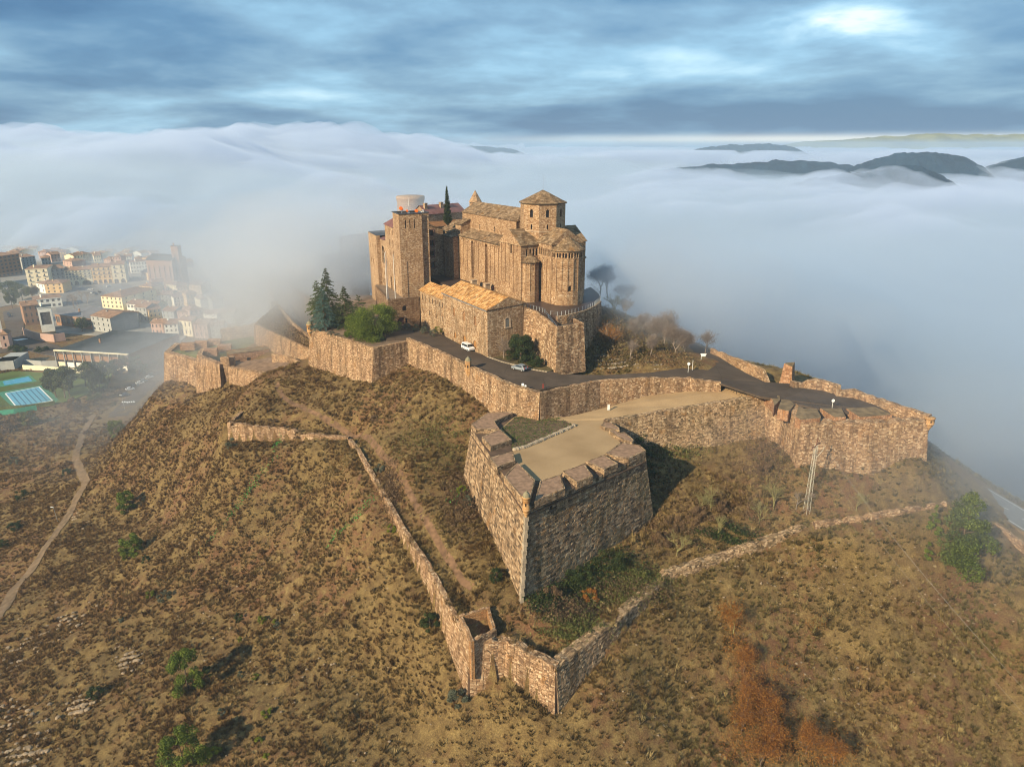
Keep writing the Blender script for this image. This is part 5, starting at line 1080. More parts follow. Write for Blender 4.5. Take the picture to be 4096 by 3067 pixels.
wall('counterscarp_wall', 'low crumbling wall with pink facing below the lattice pylon', 'wall', Rq, [V3(p + Vector((.3, -.5, 0)), p.z - 5) for p in Rq], 15, 1.6, Stones(.66, .30, 'b', .1, 85, .5), [M_MORT, M_CAPG], rough_top=.5)
Rs = [Z(3262, 2094, 25.5), Z(3420, 2070, 26.5), Z(3600, 2040, 27.5), Z(3790, 2012, 28.3)]
wall('counterscarp_wall', 'last tumbled stones of the wall line running toward the lone pine', 'wall', Rs, [V3(p + Vector((.2, -.5, 0)), p.z - 4) for p in Rs], 19, 1.0, Stones(.6, .30, 'w', .1, 86, .3), [M_COREW, M_CAPG], rough_top=.9, nobj=100)
# ruined guardhouse
def guardhouse():
    zt = 23.4; q = [Z(1835, 2455, zt), Z(1884, 2562, zt - .5), Z(1986, 2519, zt - 1.2), Z(1956, 2424, zt)]; root = empty('guardhouse', V3(q[0], 19), 'roofless ruined stone guardhouse on the wall corner at the bottom centre', 'ruin'); off = Vector(root.location); st = Stones(.5, .26, 'w', .07, 87, .1); r = random.Random(4)
    for i in range(4):
        a, b = q[i], q[(i + 1) % 4]; n = 6; d = (b - a).normalized(); nn = Vector((-d.y, d.x, 0)).normalized(); mb = MB()
        for k in range(n):
            za, zb_ = (r.uniform(-.35, .15) for _ in range(2)); p0, p1 = a.lerp(b, k / n) + Vector((0, 0, za)), a.lerp(b, (k + 1) / n) + Vector((0, 0, zb_)); b0, b1 = V3(p0, 15), V3(p1, 15)
            mb.quad(b0, b1, p1, p0); mb.quad(p0, p1, p1 + nn * .55, p0 + nn * .55); mb.quad(b1 + nn * .55, b0 + nn * .55, p0 + nn * .55, p1 + nn * .55); st.face(b0, b1, p1, p0); st.face(p0 + Vector((0, 0, .01)), p1 + Vector((0, 0, .01)), p1 + nn * .55, p0 + nn * .55)
            mb.quad(p1, b1, b1 + nn * .55, p1 + nn * .55); mb.quad(b0, p0, p0 + nn * .55, b0 + nn * .55)
        shift(mb, off); mb.build('wall', M_ORW, root)
    st.build(root, 200); m = MB(); m.prism([V3(p, 17) - off for p in q], [V3(p, 19.6) - off for p in q]); m.build('rubble_floor', M_COREW, root)
M_ORW = masonry('orange_stained_stone', ((.22, .11, .05), (.34, .18, .07), (.42, .25, .12), (.36, .15, .05)), w=.5, h=.25)
guardhouse()

# ------------------------------------------------------------------ sentry boxes
M_GOLD = masonry('golden_stone', ((.42, .22, .08), (.50, .28, .11), (.56, .35, .17), (.46, .33, .22)), w=.4, h=.25, mortar=(.2, .1, .04)); M_DOME = plain('lichen_dome', (.20, .175, .11), .9, .3, 2)
def sentry(p, r, hexa, label, h=2.1, dome=True):
    root = empty('sentry_box', p, label, 'sentry box'); n = 6 if hexa else 16; m = MB()
    m.lathe((0, 0, 0), ((.06, -1.9), (r * .45, -1.45), (r * .6, -1.0), (r * .8, -.85), (r * .85, -.35), (r * 1.08, -.2), (r * 1.08, 0), (r, .04), (r, h), (r * 1.12, h + .05), (r * 1.12, h + .22), (r * .9, h + .25), (0, h + .25)), n, 0, not hexa); m.build('drum', M_GOLD, root)
    if dome:
        m = MB(); m.lathe((0, 0, h + .24), ((r * 1.02, 0), (r * .97, .25), (r * .75, .6), (r * .4, .85), (.08, .98), (.07, 1.2), (0, 1.22)), n if hexa else 16); m.build('dome', M_DOME, root)
    for az in (-100, -30, 190): q = MB(); a = R(az); q.box((r * .97 * math.cos(a), r * .97 * math.sin(a), h * .5), (.12, .2, .55), a); q.build('slit', M_DARKW, root)
    return root
sentry(V3(bT + Vector((-.1, -.15, 0)), 40.9), .66, False, 'small round sentry box with a domed top at the tip of the big bastion')
sp = Z(1876, 1441, 47.3); sentry(V3(RT[1].lerp(RT[2], .88) + Vector((0, -.3, 0)), 47.0), .78, True, 'golden hexagonal sentry box on the castle road wall in front of the white van', 2.3)
sentry(V3(TBt[0] + Vector((0, -.1, 0)), 46.3), .95, False, 'weathered orange sentry box at the left corner of the tree bastion', 1.9)
sentry(Z(3716, 1690, 42.6), 1.0, False, 'broken domeless sentry box on the far right bastion corner', 1.0, False)
sentry(V3(A0.lerp(A1, .25) + Vector((0, -2, 0)), 39.5), .9, False, 'orange sentry box in the haze by the white gate pier', 2.0)

# ------------------------------------------------------------------ merlons and ruins on the right bastion
def c3(x, y): return (3050 + x / 2.949, 1400 + y / 2.949)
r0 = empty('battlements', B4[2], 'sloping mossy merlons along the hazy right bastion', 'battlements'); off = B4[2]
for ps, z in ((((30, 515), (90, 505), (205, 545), (205, 590), (140, 655), (120, 590)), 44.9), (((235, 555), (320, 590), (380, 640), (310, 720), (180, 690)), 44.7), (((425, 655), (490, 690), (640, 690), (690, 780), (685, 800), (450, 820), (390, 785)), 44.5), (((680, 685), (930, 683), (985, 790), (850, 790)), 44.3), (((985, 685), (1330, 670), (1530, 760), (1150, 790)), 44.1)):
    q = [Z(*c3(*p), z) for p in ps]
    if area2(q) < 0: q.reverse()
    m = MB(); m.prism([V3(p, 42.2) - off for p in q], [p - off for p in q], 0, True, 1); m.build('merlon', [M_OUT, M_CAPG], r0)
def ridge_wall(name, label, cat, pts, base, th, k, rough=.5): 
    return wall(name, label, cat, pts, [V3(p + Vector((0, -.3, 0)), base) for p in pts], base - 4, th, SW(k, .3), [M_COREW, M_CAPG], rough_top=rough, nobj=80)
ridge_wall('boundary_wall', 'low wall along the right edge of the castle road, ending in a broken stub', 'wall', [Z(2842, 1393, 47.4), Z(2905, 1417, 47.2), Z(3030, 1468, 47.0), Z(3052, 1478, 46.6), Z(3068, 1530, 44.6)], 43, .8, 91)
ridge_wall('ruined_wall', 'overgrown ruined wall along the foggy edge right of the pillar ruin', 'wall', [Z(3175, 1527, 46.0), Z(3215, 1536, 45.2), Z(3228, 1520, 46.4), Z(3290, 1522, 46.4), Z(3345, 1540, 46.0), Z(3347, 1568, 44.8), Z(3420, 1560, 45.4), Z(3500, 1590, 44.8), Z(3600, 1626, 44.4), Z(3716, 1662, 44.2)], 42, 1.4, 92)
pl = [Z(3112, 1530, 43.8), Z(3170, 1542, 43.8), Z(3185, 1520, 43.8), Z(3125, 1512, 43.8)]
m = MB(); tp = [V3(p.lerp(sum(pl, Vector()) / 4, .42), 48.7 - .5 * (i % 2)) for i, p in enumerate(pl)]; md = [V3(p.lerp(sum(pl, Vector()) / 4, .30), 46.2) for p in pl]; o_ = pl[0]
m.prism([p - o_ - Vector((0, 0, 2)) for p in pl], [p - o_ for p in md], 0); m.prism([p - o_ for p in md], [p - o_ for p in tp], 0, True, 1); o = m.build('ruined_pillar', [M_OUT, M_CAPG]); o.location = o_; tag(o, 'tall broken masonry pillar standing at the bend of the foggy road', 'ruin')

# ------------------------------------------------------------------ plants
nr_ = np.random.RandomState(9)
def leaf_mat(name, tones, rough=.7, trans=.25):
    m, nt, b = new_mat(name); t = nd(nt, 'ShaderNodeVertexColor', layer_name='tint'); s = nd(nt, 'ShaderNodeSeparateColor', ins={0: t.outputs[0]})
    c = ramp(nt, s.outputs[0], tuple((i / (len(tones) - 1), q) for i, q in enumerate(tones))); nt.links.new(c, b.inputs['Base Color']); b.inputs['Roughness'].default_value = rough
    tr = nd(nt, 'ShaderNodeBsdfTranslucent'); nt.links.new(c, tr.inputs[0]); mx = nd(nt, 'ShaderNodeMixShader', ins={0: trans}); out = [n for n in nt.nodes if n.type == 'OUTPUT_MATERIAL'][0]
    nt.links.new(b.outputs[0], mx.inputs[1]); nt.links.new(tr.outputs[0], mx.inputs[2]); nt.links.new(mx.outputs[0], out.inputs[0]); return m
def leaves(name, C, Nn, size, mat, parent=None, tint=None, aspect=.5, rs=nr_, up=0.0):
    """one small quad per leaf clump: C centres, Nn rough facing, size per leaf"""
    n = len(C); a = rs.normal(size=(n, 3)); a[:, 2] += up; a /= np.linalg.norm(a, axis=1)[:, None]; N2 = Nn + rs.normal(size=(n, 3)) * .6
    b = np.cross(N2, a); b /= (np.linalg.norm(b, axis=1)[:, None] + 1e-9); s = np.broadcast_to(np.asarray(size), (n,))[:, None] * rs.uniform(.6, 1.4, (n, 1))
    V = np.stack([C - a * s * .5, C + b * s * aspect * .5, C + a * s * .6, C - b * s * aspect * .5], 1).reshape(-1, 3)
    me = bpy.data.meshes.new(name); me.vertices.add(4 * n); me.vertices.foreach_set('co', V.ravel()); me.loops.add(4 * n); me.loops.foreach_set('vertex_index', np.arange(4 * n)); me.polygons.add(n)
    me.polygons.foreach_set('loop_start', np.arange(0, 4 * n, 4)); me.polygons.foreach_set('loop_total', np.full(n, 4)); me.update(calc_edges=True)
    t = rs.random_sample(n) if tint is None else tint; at = me.color_attributes.new('tint', 'FLOAT_COLOR', 'CORNER'); arr = np.ones((n, 4, 4), np.float32); arr[:, :, 0] = t[:, None]; at.data.foreach_set('color', arr.ravel()); me.materials.append(mat)
    o = bpy.data.objects.new(name, me); COL.objects.link(o); o.parent = parent; return o
def blob_points(blobs, n, rs, shell=.55):
    """points in the outer part of many overlapping balls"""
    w = np.array([b[3] ** 2 for b in blobs]); k = rs.choice(len(blobs), n, p=w / w.sum()); B = np.array(blobs)[k]; d = rs.normal(size=(n, 3)); d /= np.linalg.norm(d, axis=1)[:, None]
    r = B[:, 3] * (shell + (1 - shell) * rs.random_sample(n) ** .6) * (1 + .12 * rs.normal(size=n)); d2 = d.copy(); d2[:, 2] *= .8
    return B[:, :3] + d2 * r[:, None], d, k
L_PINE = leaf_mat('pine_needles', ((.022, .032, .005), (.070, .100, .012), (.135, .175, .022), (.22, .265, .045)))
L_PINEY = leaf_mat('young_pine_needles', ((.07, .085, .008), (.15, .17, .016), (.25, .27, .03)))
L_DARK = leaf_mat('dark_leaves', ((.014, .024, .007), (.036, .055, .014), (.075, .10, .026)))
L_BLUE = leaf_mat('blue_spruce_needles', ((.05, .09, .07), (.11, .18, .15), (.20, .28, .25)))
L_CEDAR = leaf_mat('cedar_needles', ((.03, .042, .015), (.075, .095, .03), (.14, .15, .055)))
L_OLIVE = leaf_mat('grey_olive_leaves', ((.045, .05, .03), (.10, .11, .07), (.18, .19, .13)))
L_RUST = leaf_mat('rust_leaves', ((.07, .032, .012), (.18, .066, .015), (.32, .12, .022), (.45, .20, .035), (.26, .14, .05)), trans=.3)
L_DRY = leaf_mat('dry_twigs', ((.08, .05, .028), (.16, .10, .055), (.26, .17, .09)))
L_GREY = leaf_mat('winter_twigs', ((.17, .135, .12), (.26, .21, .18), (.36, .29, .25)), trans=.4)
L_GRN = leaf_mat('fresh_grass', ((.03, .14, .03), (.06, .28, .06), (.14, .36, .08)))
M_BARK = plain('bark', (.14, .10, .07), .95, .3, 3); M_BARKY = plain('mossy_bark', (.26, .235, .10), .9, .25, 2); M_BARKP = plain('grey_bark', (.27, .215, .175), .9, .25, 2)
def crown_tree(name, p, h, r, label, cat, mat, nb, nl, ls, trunk=.3, group=None, seed=1, low=.25, bark=M_BARK, shape='round'):
    rs = np.random.RandomState(seed); root = empty(name, p, label, cat, group); bl = []
    for i in range(nb):
        t = rs.random_sample(); a = rs.uniform(0, 6.283)
        if shape == 'round': z = h * (low + (1 - low) * t); rr = r * math.sqrt(max(.05, 1 - ((t - .42) / .62) ** 2)) * rs.uniform(.55, .95); br = r * rs.uniform(.20, .34)
        else: z = h * (low + (1 - low) * t); rr = r * (1.05 - t) * rs.uniform(.4, 1.0); br = r * rs.uniform(.20, .32) * (1.25 - .6 * t)
        bl.append((rr * math.cos(a), rr * math.sin(a), z - br * .4, br))
    C, N, k = blob_points(bl, nl, rs); bt = rs.random_sample(nb) * .45; tint = np.clip(bt[k] + rs.random_sample(nl) * .55, 0, 1)
    leaves('crown', C, N, ls, mat, root, tint, .55, rs, .3)
    m = MB(); m.tube((0, 0, -.5), (0, 0, h * .5), trunk, trunk * .6, 8); m.tube((0, 0, h * .5), (rs.normal() * .3, rs.normal() * .3, h * .9), trunk * .6, trunk * .15, 6)
    for i in range(7): a = rs.uniform(0, 6.28); z = h * rs.uniform(low * .6, .6); m.tube((0, 0, z), (math.cos(a) * r * .7, math.sin(a) * r * .7, z + h * rs.uniform(.08, .25)), trunk * .35, trunk * .08, 5)
    m.build('trunk', bark, root); return root
def conifer(p, h, r, label, mat, group=None, seed=1, n=20, per=13, droop=.25, low=.06, cat='conifer', name='conifer_tree', ls=.30):
    rs = np.random.RandomState(seed); root = empty(name, p, label, cat, group); m = MB(); m.tube((0, 0, -.3), (0, 0, h * .98), .03 * h * .5, .03, 7); P = []; T = []
    for j in range(n):
        t = j / n; z = h * (low + (1 - low) * t); L = r * (1 - t) ** .85 * 1.02 + .15
        for i in range(max(4, int(per * (1 - .5 * t)))):
            a = rs.uniform(0, 6.283); l = L * rs.uniform(.72, 1.1); zz = z + rs.uniform(-.3, .3); tip = np.array([math.cos(a) * l, math.sin(a) * l, zz - droop * l + .12 * l]); base = np.array([0, 0, zz])
            if j % 3 == 0 and i % 2 == 0: m.tube(base, tip * [.8, .8, 1], .04, .01, 4, cap=False)
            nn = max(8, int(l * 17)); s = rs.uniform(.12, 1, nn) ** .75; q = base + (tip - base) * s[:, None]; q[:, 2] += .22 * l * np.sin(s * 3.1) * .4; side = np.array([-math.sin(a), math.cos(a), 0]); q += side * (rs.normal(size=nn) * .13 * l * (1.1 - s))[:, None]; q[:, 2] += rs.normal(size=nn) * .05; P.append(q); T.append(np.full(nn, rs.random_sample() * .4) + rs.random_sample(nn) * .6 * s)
    C = np.concatenate(P); T = np.clip(np.concatenate(T), 0, 1); N = np.tile([0, 0, 1.0], (len(C), 1)); leaves('crown', C, N, ls, mat, root, T, .6, rs); m.build('trunk', M_BARK, root); return root
def bare_tree(p, h, label, mat, group=None, seed=1, depth=5, spread=.55, twigs=None, ntw=0, name='bare_tree', cat='tree', r0=None):
    rs = random.Random(seed); root = empty(name, p, label, cat, group); m = MB(); tips = []
    def grow(a, d, L, r, k):
        b = a + d * L; m.tube(a, b, max(r, .018), max(r * .68, .012), 5 if k > 3 else 3, cap=False)
        if k <= 3: tips.append(b); tips.append(a.lerp(b, .5))
        if k == 0: return
        sp = spread * (.75 if k >= depth - 1 else 1.0)
        for i in range(3 if k > 1 else 2):
            d2 = (d + Vector((rs.gauss(0, 1), rs.gauss(0, 1), rs.gauss(.18, .50))) * sp).normalized(); grow(b if i else a.lerp(b, rs.uniform(.55, 1)), d2, L * rs.uniform(.70, .95), r * .60, k - 1)
    grow(Vector((0, 0, -.3)), Vector((rs.gauss(0, .06), rs.gauss(0, .06), 1)).normalized(), h * (.19 if depth > 5 else .25), r0 or h * .022, depth); m.build('trunk', mat, root)
    if twigs is not None:
        r2 = np.random.RandomState(seed); T = np.array([tuple(t) for t in tips]); k = r2.randint(0, len(T), ntw); rusty = twigs is L_RUST; s_ = r2.uniform(.45 if not rusty else .7, 1.0, (ntw, 1)) ** .6; B0 = np.array([0, 0, h * .34]); C = B0 + (T[k] - B0) * s_ + r2.normal(size=(ntw, 3)) * h * (.085 if rusty else .06); leaves('crown', C, r2.normal(size=(ntw, 3)), h * (.05 if rusty else .085), twigs, root, None, .16 if rusty else .035, r2, .6)
    return root
def on(px, py, guess=20.0):
    """where the sight line through a photo point meets the hillside"""
    r = ray(px, py); lo = 40.0; k = lo
    while k < 900:
        x, y, z = r[0] * k, r[1] * k, CAMZ + r[2] * k
        if z < GZ_fast(x, y): break
        k += 1.5
    return Vector((x, y, GZ_fast(x, y)))
_gx0, _gx1, _gy0, _gy1, _gs = -460, 260, 40, 640, 1.5
_GX, _GY = np.meshgrid(np.arange(_gx0, _gx1, _gs), np.arange(_gy0, _gy1, _gs)); _GZ = ground(_GX, _GY) + relief(_GX, _GY) * .0
def GZ_fast(x, y):
    i = (x - _gx0) / _gs; j = (y - _gy0) / _gs
    if i < 0 or j < 0 or i >= _GZ.shape[1] - 1 or j >= _GZ.shape[0] - 1: return -20.0
    a, b = int(i), int(j); fx, fy = i - a, j - b; g = _GZ
    return float((g[b, a] * (1 - fx) + g[b, a + 1] * fx) * (1 - fy) + (g[b + 1, a] * (1 - fx) + g[b + 1, a + 1] * fx) * fy)
# left slope pines
for i, (px, py, h, r, sh, lb) in enumerate((
  (470, 1745, 7.2, 2.8, 'cone', 'tall dark pine farthest up the left slope, beside the path and parking'),
  (512, 2045, 6.4, 2.4, 'cone', 'pine on the left slope just right of the path bend'),
  (530, 2225, 6.0, 2.6, 'cone', 'broad pine below the path-side pine, with dark shrub beside it'),
  (755, 2768, 8.2, 2.9, 'cone', 'large forked pine in the lower middle of the left slope'),
  (740, 3090, 8.6, 3.0, 'cone', 'large pine cut by the bottom edge of the picture'))):
    crown_tree('pine_tree', on(px, py), h, r * 1.15, lb, 'pine', L_PINE, 30, 6500, .30, .16, 'pines scattered on the left slope', 20 + i, .06, shape='round')
for i, (px, py, s, mt, lb) in enumerate((
  (660, 2400, 1.9, L_OLIVE, 'round grey-green shrub touching a small yellow pine'), (602, 2395, 1.5, L_PINEY, 'small yellow-green pine leaning against the grey-green shrub'), (830, 2715, 1.5, L_DARK, 'dark holm oak bush at the right side of the large forked pine'),
  (385, 2790, 1.9, L_DARK, 'dark round holm oak alone near the lower left'), (850, 3040, 1.9, L_PINEY, 'bright young pine beside the large pine at the bottom edge'), (585, 2250, 1.3, L_DARK, 'dark shrub at the foot of the broad pine'),
  (930, 1795, 2.0, L_OLIVE, 'rounded olive shrub under the left corner of the outwork wall'), (955, 2490, 1.2, L_DARK, 'small dark bush in the middle of the slope'), (1048, 2495, 1.1, L_PINEY, 'bright green seedling right of the small dark bush'), (1103, 2500, .7, L_PINEY, 'tiny bright seedling next to an olive bush'), (1112, 2530, 1.1, L_OLIVE, 'olive bush under the tiny bright seedling'),
  (490, 2500, 1.1, L_OLIVE, 'small grey bush left of the slope centre'), (1025, 2720, .9, L_PINEY, 'bright seedling in the lower middle slope'), (960, 2560, .6, L_PINEY, 'little yellow-green seedling below the small dark bush'), (1068, 2865, 1.1, L_PINEY, 'yellow-green seedling near the bottom of the slope'), (1040, 2995, .9, L_PINEY, 'bright seedling lowest but one at the bottom'), (1072, 3045, .9, L_PINEY, 'bright seedling at the very bottom edge'),
  (890, 2870, .9, L_OLIVE, 'grey-green bush right of the large pine, low on the slope'), (965, 2720, .8, L_OLIVE, 'grey bush beside a pale stone on the slope'), (805, 2755, .6, L_PINEY, 'tiny seedling at the foot of the forked pine'), (1720, 2520, 2.1, L_DARK, 'dark green bush against the foot of the long counterscarp wall'), (1825, 2820, 2.1, L_OLIVE, 'grey-green olive bush below the wall corner at bottom centre'),
  (1565, 2125, 1.2, L_PINEY, 'yellow-green bush outside the long counterscarp wall'), (1985, 2325, 1.7, L_DARK, 'dark bush at the left foot of the big bastion'), (1870, 2020, 1.6, L_OLIVE, 'olive shrub in the ditch left of the big bastion'), (1845, 1975, 1.3, L_PINEY, 'light green shrub in the ditch near the bastion corner'),
  (3440, 1890, 1.2, L_DARK, 'small dark bush at the foot of the right bastion'), (2010, 1640, 1.3, L_GRN, 'fresh green bush where the road wall meets the big bastion'), (3060, 1900, 2.2, L_DRY, 'brown thicket in the angle of curtain wall and right bastion'), (455, 1625, 1.6, L_DARK, 'dark bush standing by the zebra crossing of the parking'),
  (270, 1900, 1.9, L_DARK, 'dark bush left of the footpath bend'), (90, 2000, 2.6, L_DARK, 'spreading dark bush at the left edge above the path'), (60, 2120, 2.4, L_DARK, 'dark bush lower down at the left picture edge'), (20, 2200, 2.2, L_DARK, 'dark bush cut by the left picture edge'), (60, 1860, 2.3, L_OLIVE, 'olive bush on the slope under the pool fence'), (1520, 1900, 1.5, L_OLIVE, 'bushy shrub growing on the top of the counterscarp wall'))):
    crown_tree('bush', on(px, py) - Vector((0, 0, .1)), s * 1.35, s * .85, lb, 'bush', mt, 14, int(750 + 900 * s), .14 + .03 * s, .05, 'bushes on the slopes', 60 + i, .05)
# the ditch thicket right of the bastion
for i, (px, py, s, mt, lb) in enumerate(((2310, 2330, 2.8, L_DARK, 'dark green thicket at the right foot of the big bastion'), (2440, 2270, 3.1, L_DARK, 'darkest ivy-like thicket in the shaded ditch'), (2210, 2400, 2.0, L_DRY, 'brown bush beside the bastion tip'), (2360, 2400, 1.6, L_RUST, 'russet bush among the dark ditch thicket'), (2560, 1800, 2.6, L_DARK, 'dark tree in the corner between bastion and curtain wall'), (2520, 1720, 2.0, L_DARK, 'dark ivy against the curtain wall beside the bastion'), (2120, 2330, 1.5, L_OLIVE, 'low olive shrub near the ditch floor'),
  (2700, 2130, 2.4, L_DRY, 'reddish brown bush right of the bastion foot'), (2790, 2080, 2.4, L_DRY, 'brown bush uphill of the reddish one'), (2650, 2180, 2.2, L_DRY, 'dry bush near the ditch below the bastion flank'), (2870, 2060, 2.2, L_DRY, 'brown scrub near the mossy twin trees'), (1500, 1690, 1.3, L_DRY, 'dry shrub on the slope over the outwork wall'), (1090, 1700, 1.7, L_DRY, 'pale dry bush overhanging the outwork wall'), (1200, 1760, 1.6, L_DRY, 'dry brown bush splitting the outwork wall'))):
    crown_tree('bush', on(px, py) - Vector((0, 0, .3)), s * 1.3, s, lb, 'bush', mt, 18, int(900 + 900 * s), .2, .06, 'bushes in the ditch', 120 + i, .02)
# rust coloured trees at the lower right
for i, (px, py, h) in enumerate(((2930, 2560, 6.5), (2970, 2720, 6.0), (3010, 2860, 6.5), (2960, 2960, 6.5), (3080, 2930, 7.0), (3120, 3040, 6.5), (3220, 3030, 6.0), (3330, 3080, 6.0), (3040, 3080, 6.5), (3250, 2560, 4.6))):
    bare_tree(on(px, py), h * 1.05, ('tall rust-leaved tree, uppermost of the rusty grove', 'rust-leaved tree under the uppermost one', 'rusty tree at the left side of the grove', 'rusty tree low at the left side of the grove', 'dense orange-brown tree in the middle of the grove', 'orange tree low in the middle of the grove', 'rusty tree at the right side of the grove', 'yellow-orange tree at the bottom right of the grove', 'rust tree cut by the bottom edge', 'thin pale-stemmed rusty tree standing apart to the right')[i], M_BARKY if i in (0, 9) else M_BARK, 'rust-coloured trees at the lower right', 200 + i, 5, .5, L_RUST, 4200 if i != 9 else 1200, 'rusty_tree')
# mossy bare trees by the ditch
for i, (px, py, h, lb) in enumerate(((2707, 2225, 5.5, 'small yellow-mossed bare tree nearest the wall gap'), (2865, 2165, 5.0, 'yellow-mossed bare tree with a dark bush at its foot'), (2800, 2045, 5.5, 'left tree of the mossy twin pair'), (2842, 2050, 6.0, 'right tree of the mossy twin pair, leaning right'), (3035, 2120, 4.8, 'slim mossy tree left of the pylon'), (3090, 2075, 7.0, 'widest mossy bare tree, left of the pylon'), (3180, 2065, 5.5, 'pale bare tree touching the pylon'), (3425, 2040, 4.5, 'faint mossy tree right of the pylon wires'))):
    bare_tree(on(px, py), h, lb, M_BARKY if i != 6 else M_BARKP, 'mossy bare trees by the ditch', 230 + i, 5, .5)
# lone pine at the right with two small ones
pp = on(3830, 2245); L_LONE = leaf_mat('lone_pine_needles', ((.018, .028, .007), (.048, .068, .014), (.095, .125, .026), (.17, .20, .045)), trans=.15)
crown_tree('pine_tree', pp, 15.5, 7.2, 'big lone green pine at the right edge above the road', 'pine', L_LONE, 38, 17000, .42, .32, None, 41, .12, shape='cone')
crown_tree('pine_tree', on(3715, 2170), 6.5, 1.5, 'slim young pine just left of the big lone pine', 'pine', L_PINE, 20, 2200, .32, .1, None, 42, .1, shape='cone')
crown_tree('pine_tree', on(3700, 2260), 3.6, 1.3, 'smallest pine below the slim young one', 'pine', L_PINE, 12, 1200, .28, .1, None, 43, .1, shape='cone')
# trees on the bastion of the trees
gzT = 47.3
crown_tree('round_pine', Z(1500, 1350, 47) , 9.6, 7.0, 'very broad round bright green pine on the tree bastion', 'pine', L_PINE, 75, 30000, .30, .4, None, 44, .10)
crown_tree('round_pine', Z(1420, 1345, 47), 6.2, 3.4, 'smaller green pine crown attached at the left of the broad round pine', 'pine', L_PINE, 30, 7000, .32, .25, None, 45, .12)
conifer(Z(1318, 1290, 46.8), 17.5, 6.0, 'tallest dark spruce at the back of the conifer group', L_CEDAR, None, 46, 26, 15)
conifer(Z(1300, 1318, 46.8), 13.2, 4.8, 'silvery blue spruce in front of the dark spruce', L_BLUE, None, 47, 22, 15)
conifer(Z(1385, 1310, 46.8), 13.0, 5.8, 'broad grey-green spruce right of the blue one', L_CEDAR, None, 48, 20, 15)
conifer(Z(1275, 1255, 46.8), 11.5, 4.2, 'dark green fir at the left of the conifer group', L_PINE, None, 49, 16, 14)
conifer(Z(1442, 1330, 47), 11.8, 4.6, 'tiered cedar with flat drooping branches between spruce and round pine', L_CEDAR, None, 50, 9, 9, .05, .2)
for i, (px, py, s) in enumerate(((1290, 1325, 1.0), (1325, 1340, 1.1), (1350, 1347, 1.1))): crown_tree('bush', Z(px, py, 47), s * 1.0, s, ('left low pale shrub by the corner sentry box', 'middle low pale shrub on the bastion edge', 'right low pale shrub on the bastion edge')[i], 'bush', L_OLIVE, 10, 1100, .14, .05, 'low shrubs on the tree bastion edge', 150 + i, .05)
# clipped shrubs and garden trees below the hall
for i, (px, py, s, mt, lb) in enumerate(((1629, 1315, 1.1, L_OLIVE, 'leftmost clipped grey shrub beside the road'), (1665, 1320, 1.1, L_OLIVE, 'second clipped grey shrub from the left'), (1697, 1330, 1.15, L_OLIVE, 'third clipped grey shrub from the left'), (1732, 1340, 1.2, L_OLIVE, 'fourth clipped grey shrub, beside the green one'), (1752, 1331, 1.35, L_PINEY, 'green shrub against the hall wall at the end of the clipped row'))):
    p = Z(px, py, 48.2); crown_tree('clipped_shrub', p, s * 1.5, s, lb, 'shrub', mt, 26, 2000, .13, .06, 'clipped shrubs beside the road', 160 + i, .05)
crown_tree('laurel_tree', Z(2082, 1443, 47.2), 7.0, 3.6, 'dense dark green laurel in the corner of hall and small bastion', 'tree', L_DARK, 60, 12000, .30, .2, None, 171, .05)
crown_tree('laurel_bush', Z(2140, 1465, 47.0), 3.0, 2.1, 'low green laurel bush behind the silver car', 'bush', L_DARK, 20, 2600, .24, .1, None, 172, .1)
bare_tree(Z(2016, 1432, 47.4), 7.2, 'spreading bare tree before the hall gable', M_BARKP, None, 173, 6, .6, L_DRY, 900)
# cypress
conifer(Y(1791, 905, 236) * 1.0, 12.3, 1.35, 'slender dark cypress rising behind the church yard', L_DARK, None, 51, 60, 14, -.9, .02, 'cypress', 'cypress_tree', .26)
# foggy trees on the right slope
def onp(px, py, z): return Z(px, py, z)
for i, (px, py, z, h, tw, n) in enumerate(((2402, 1172, 55, 12, L_GREY, 3600), (2432, 1190, 53, 12.5, L_GREY, 4200), (2460, 1265, 52, 9, None, 0), (2490, 1225, 50, 10, L_GREY, 2600), (2500, 1285, 50.5, 7.5, L_GREY, 1500), (2570, 1345, 48, 9, L_GREY, 3800), (2615, 1385, 47, 11, L_GREY, 4200), (2655, 1400, 46.6, 13, L_GREY, 4600), (2700, 1425, 46.5, 11.5, L_GREY, 4600), (2735, 1420, 46.3, 9, L_GREY, 3800), (2820, 1415, 46, 7, L_GREY, 3200), (2445, 1400, 47.5, 8, L_RUST, 1300), (2380, 1345, 50, 6, L_GREY, 1500), (2520, 1440, 47, 6, L_GREY, 1500), (2600, 1440, 46.6, 7, L_GREY, 2200), (2540, 1370, 48, 7, L_GREY, 1800))):
    p = on(px, py) if z > 100 else Z(px, py, z)
    lb = ('tall bare tree nearest the apse terrace rail', 'tallest twiggy tree right of the church', 'yellow-stemmed bare tree under the terrace edge', 'misty bare tree behind the yellow-stemmed one', 'short grey tree at the head of the right slope', 'misty tree left of the foggy grove', 'tall misty tree in the foggy grove', 'tallest misty tree of the foggy grove', 'round purplish tree at the right of the foggy grove', 'faint tree behind the round purplish one', 'single hazy tree by the road bend', 'orange-tinted tree on the slope beside the small bastion', 'grey thicket behind the small bastion', 'low scrub tree above the road bank', 'wide scrubby tree over the road bank', 'scrubby tree in the middle of the right slope')[i]
    bare_tree(p, h, lb, M_BARKY if i in (2,) else M_BARKP, 'bare trees in the fog right of the church', 260 + i, 6 if h > 8 else 5, .40, tw, int(n * 1.3))

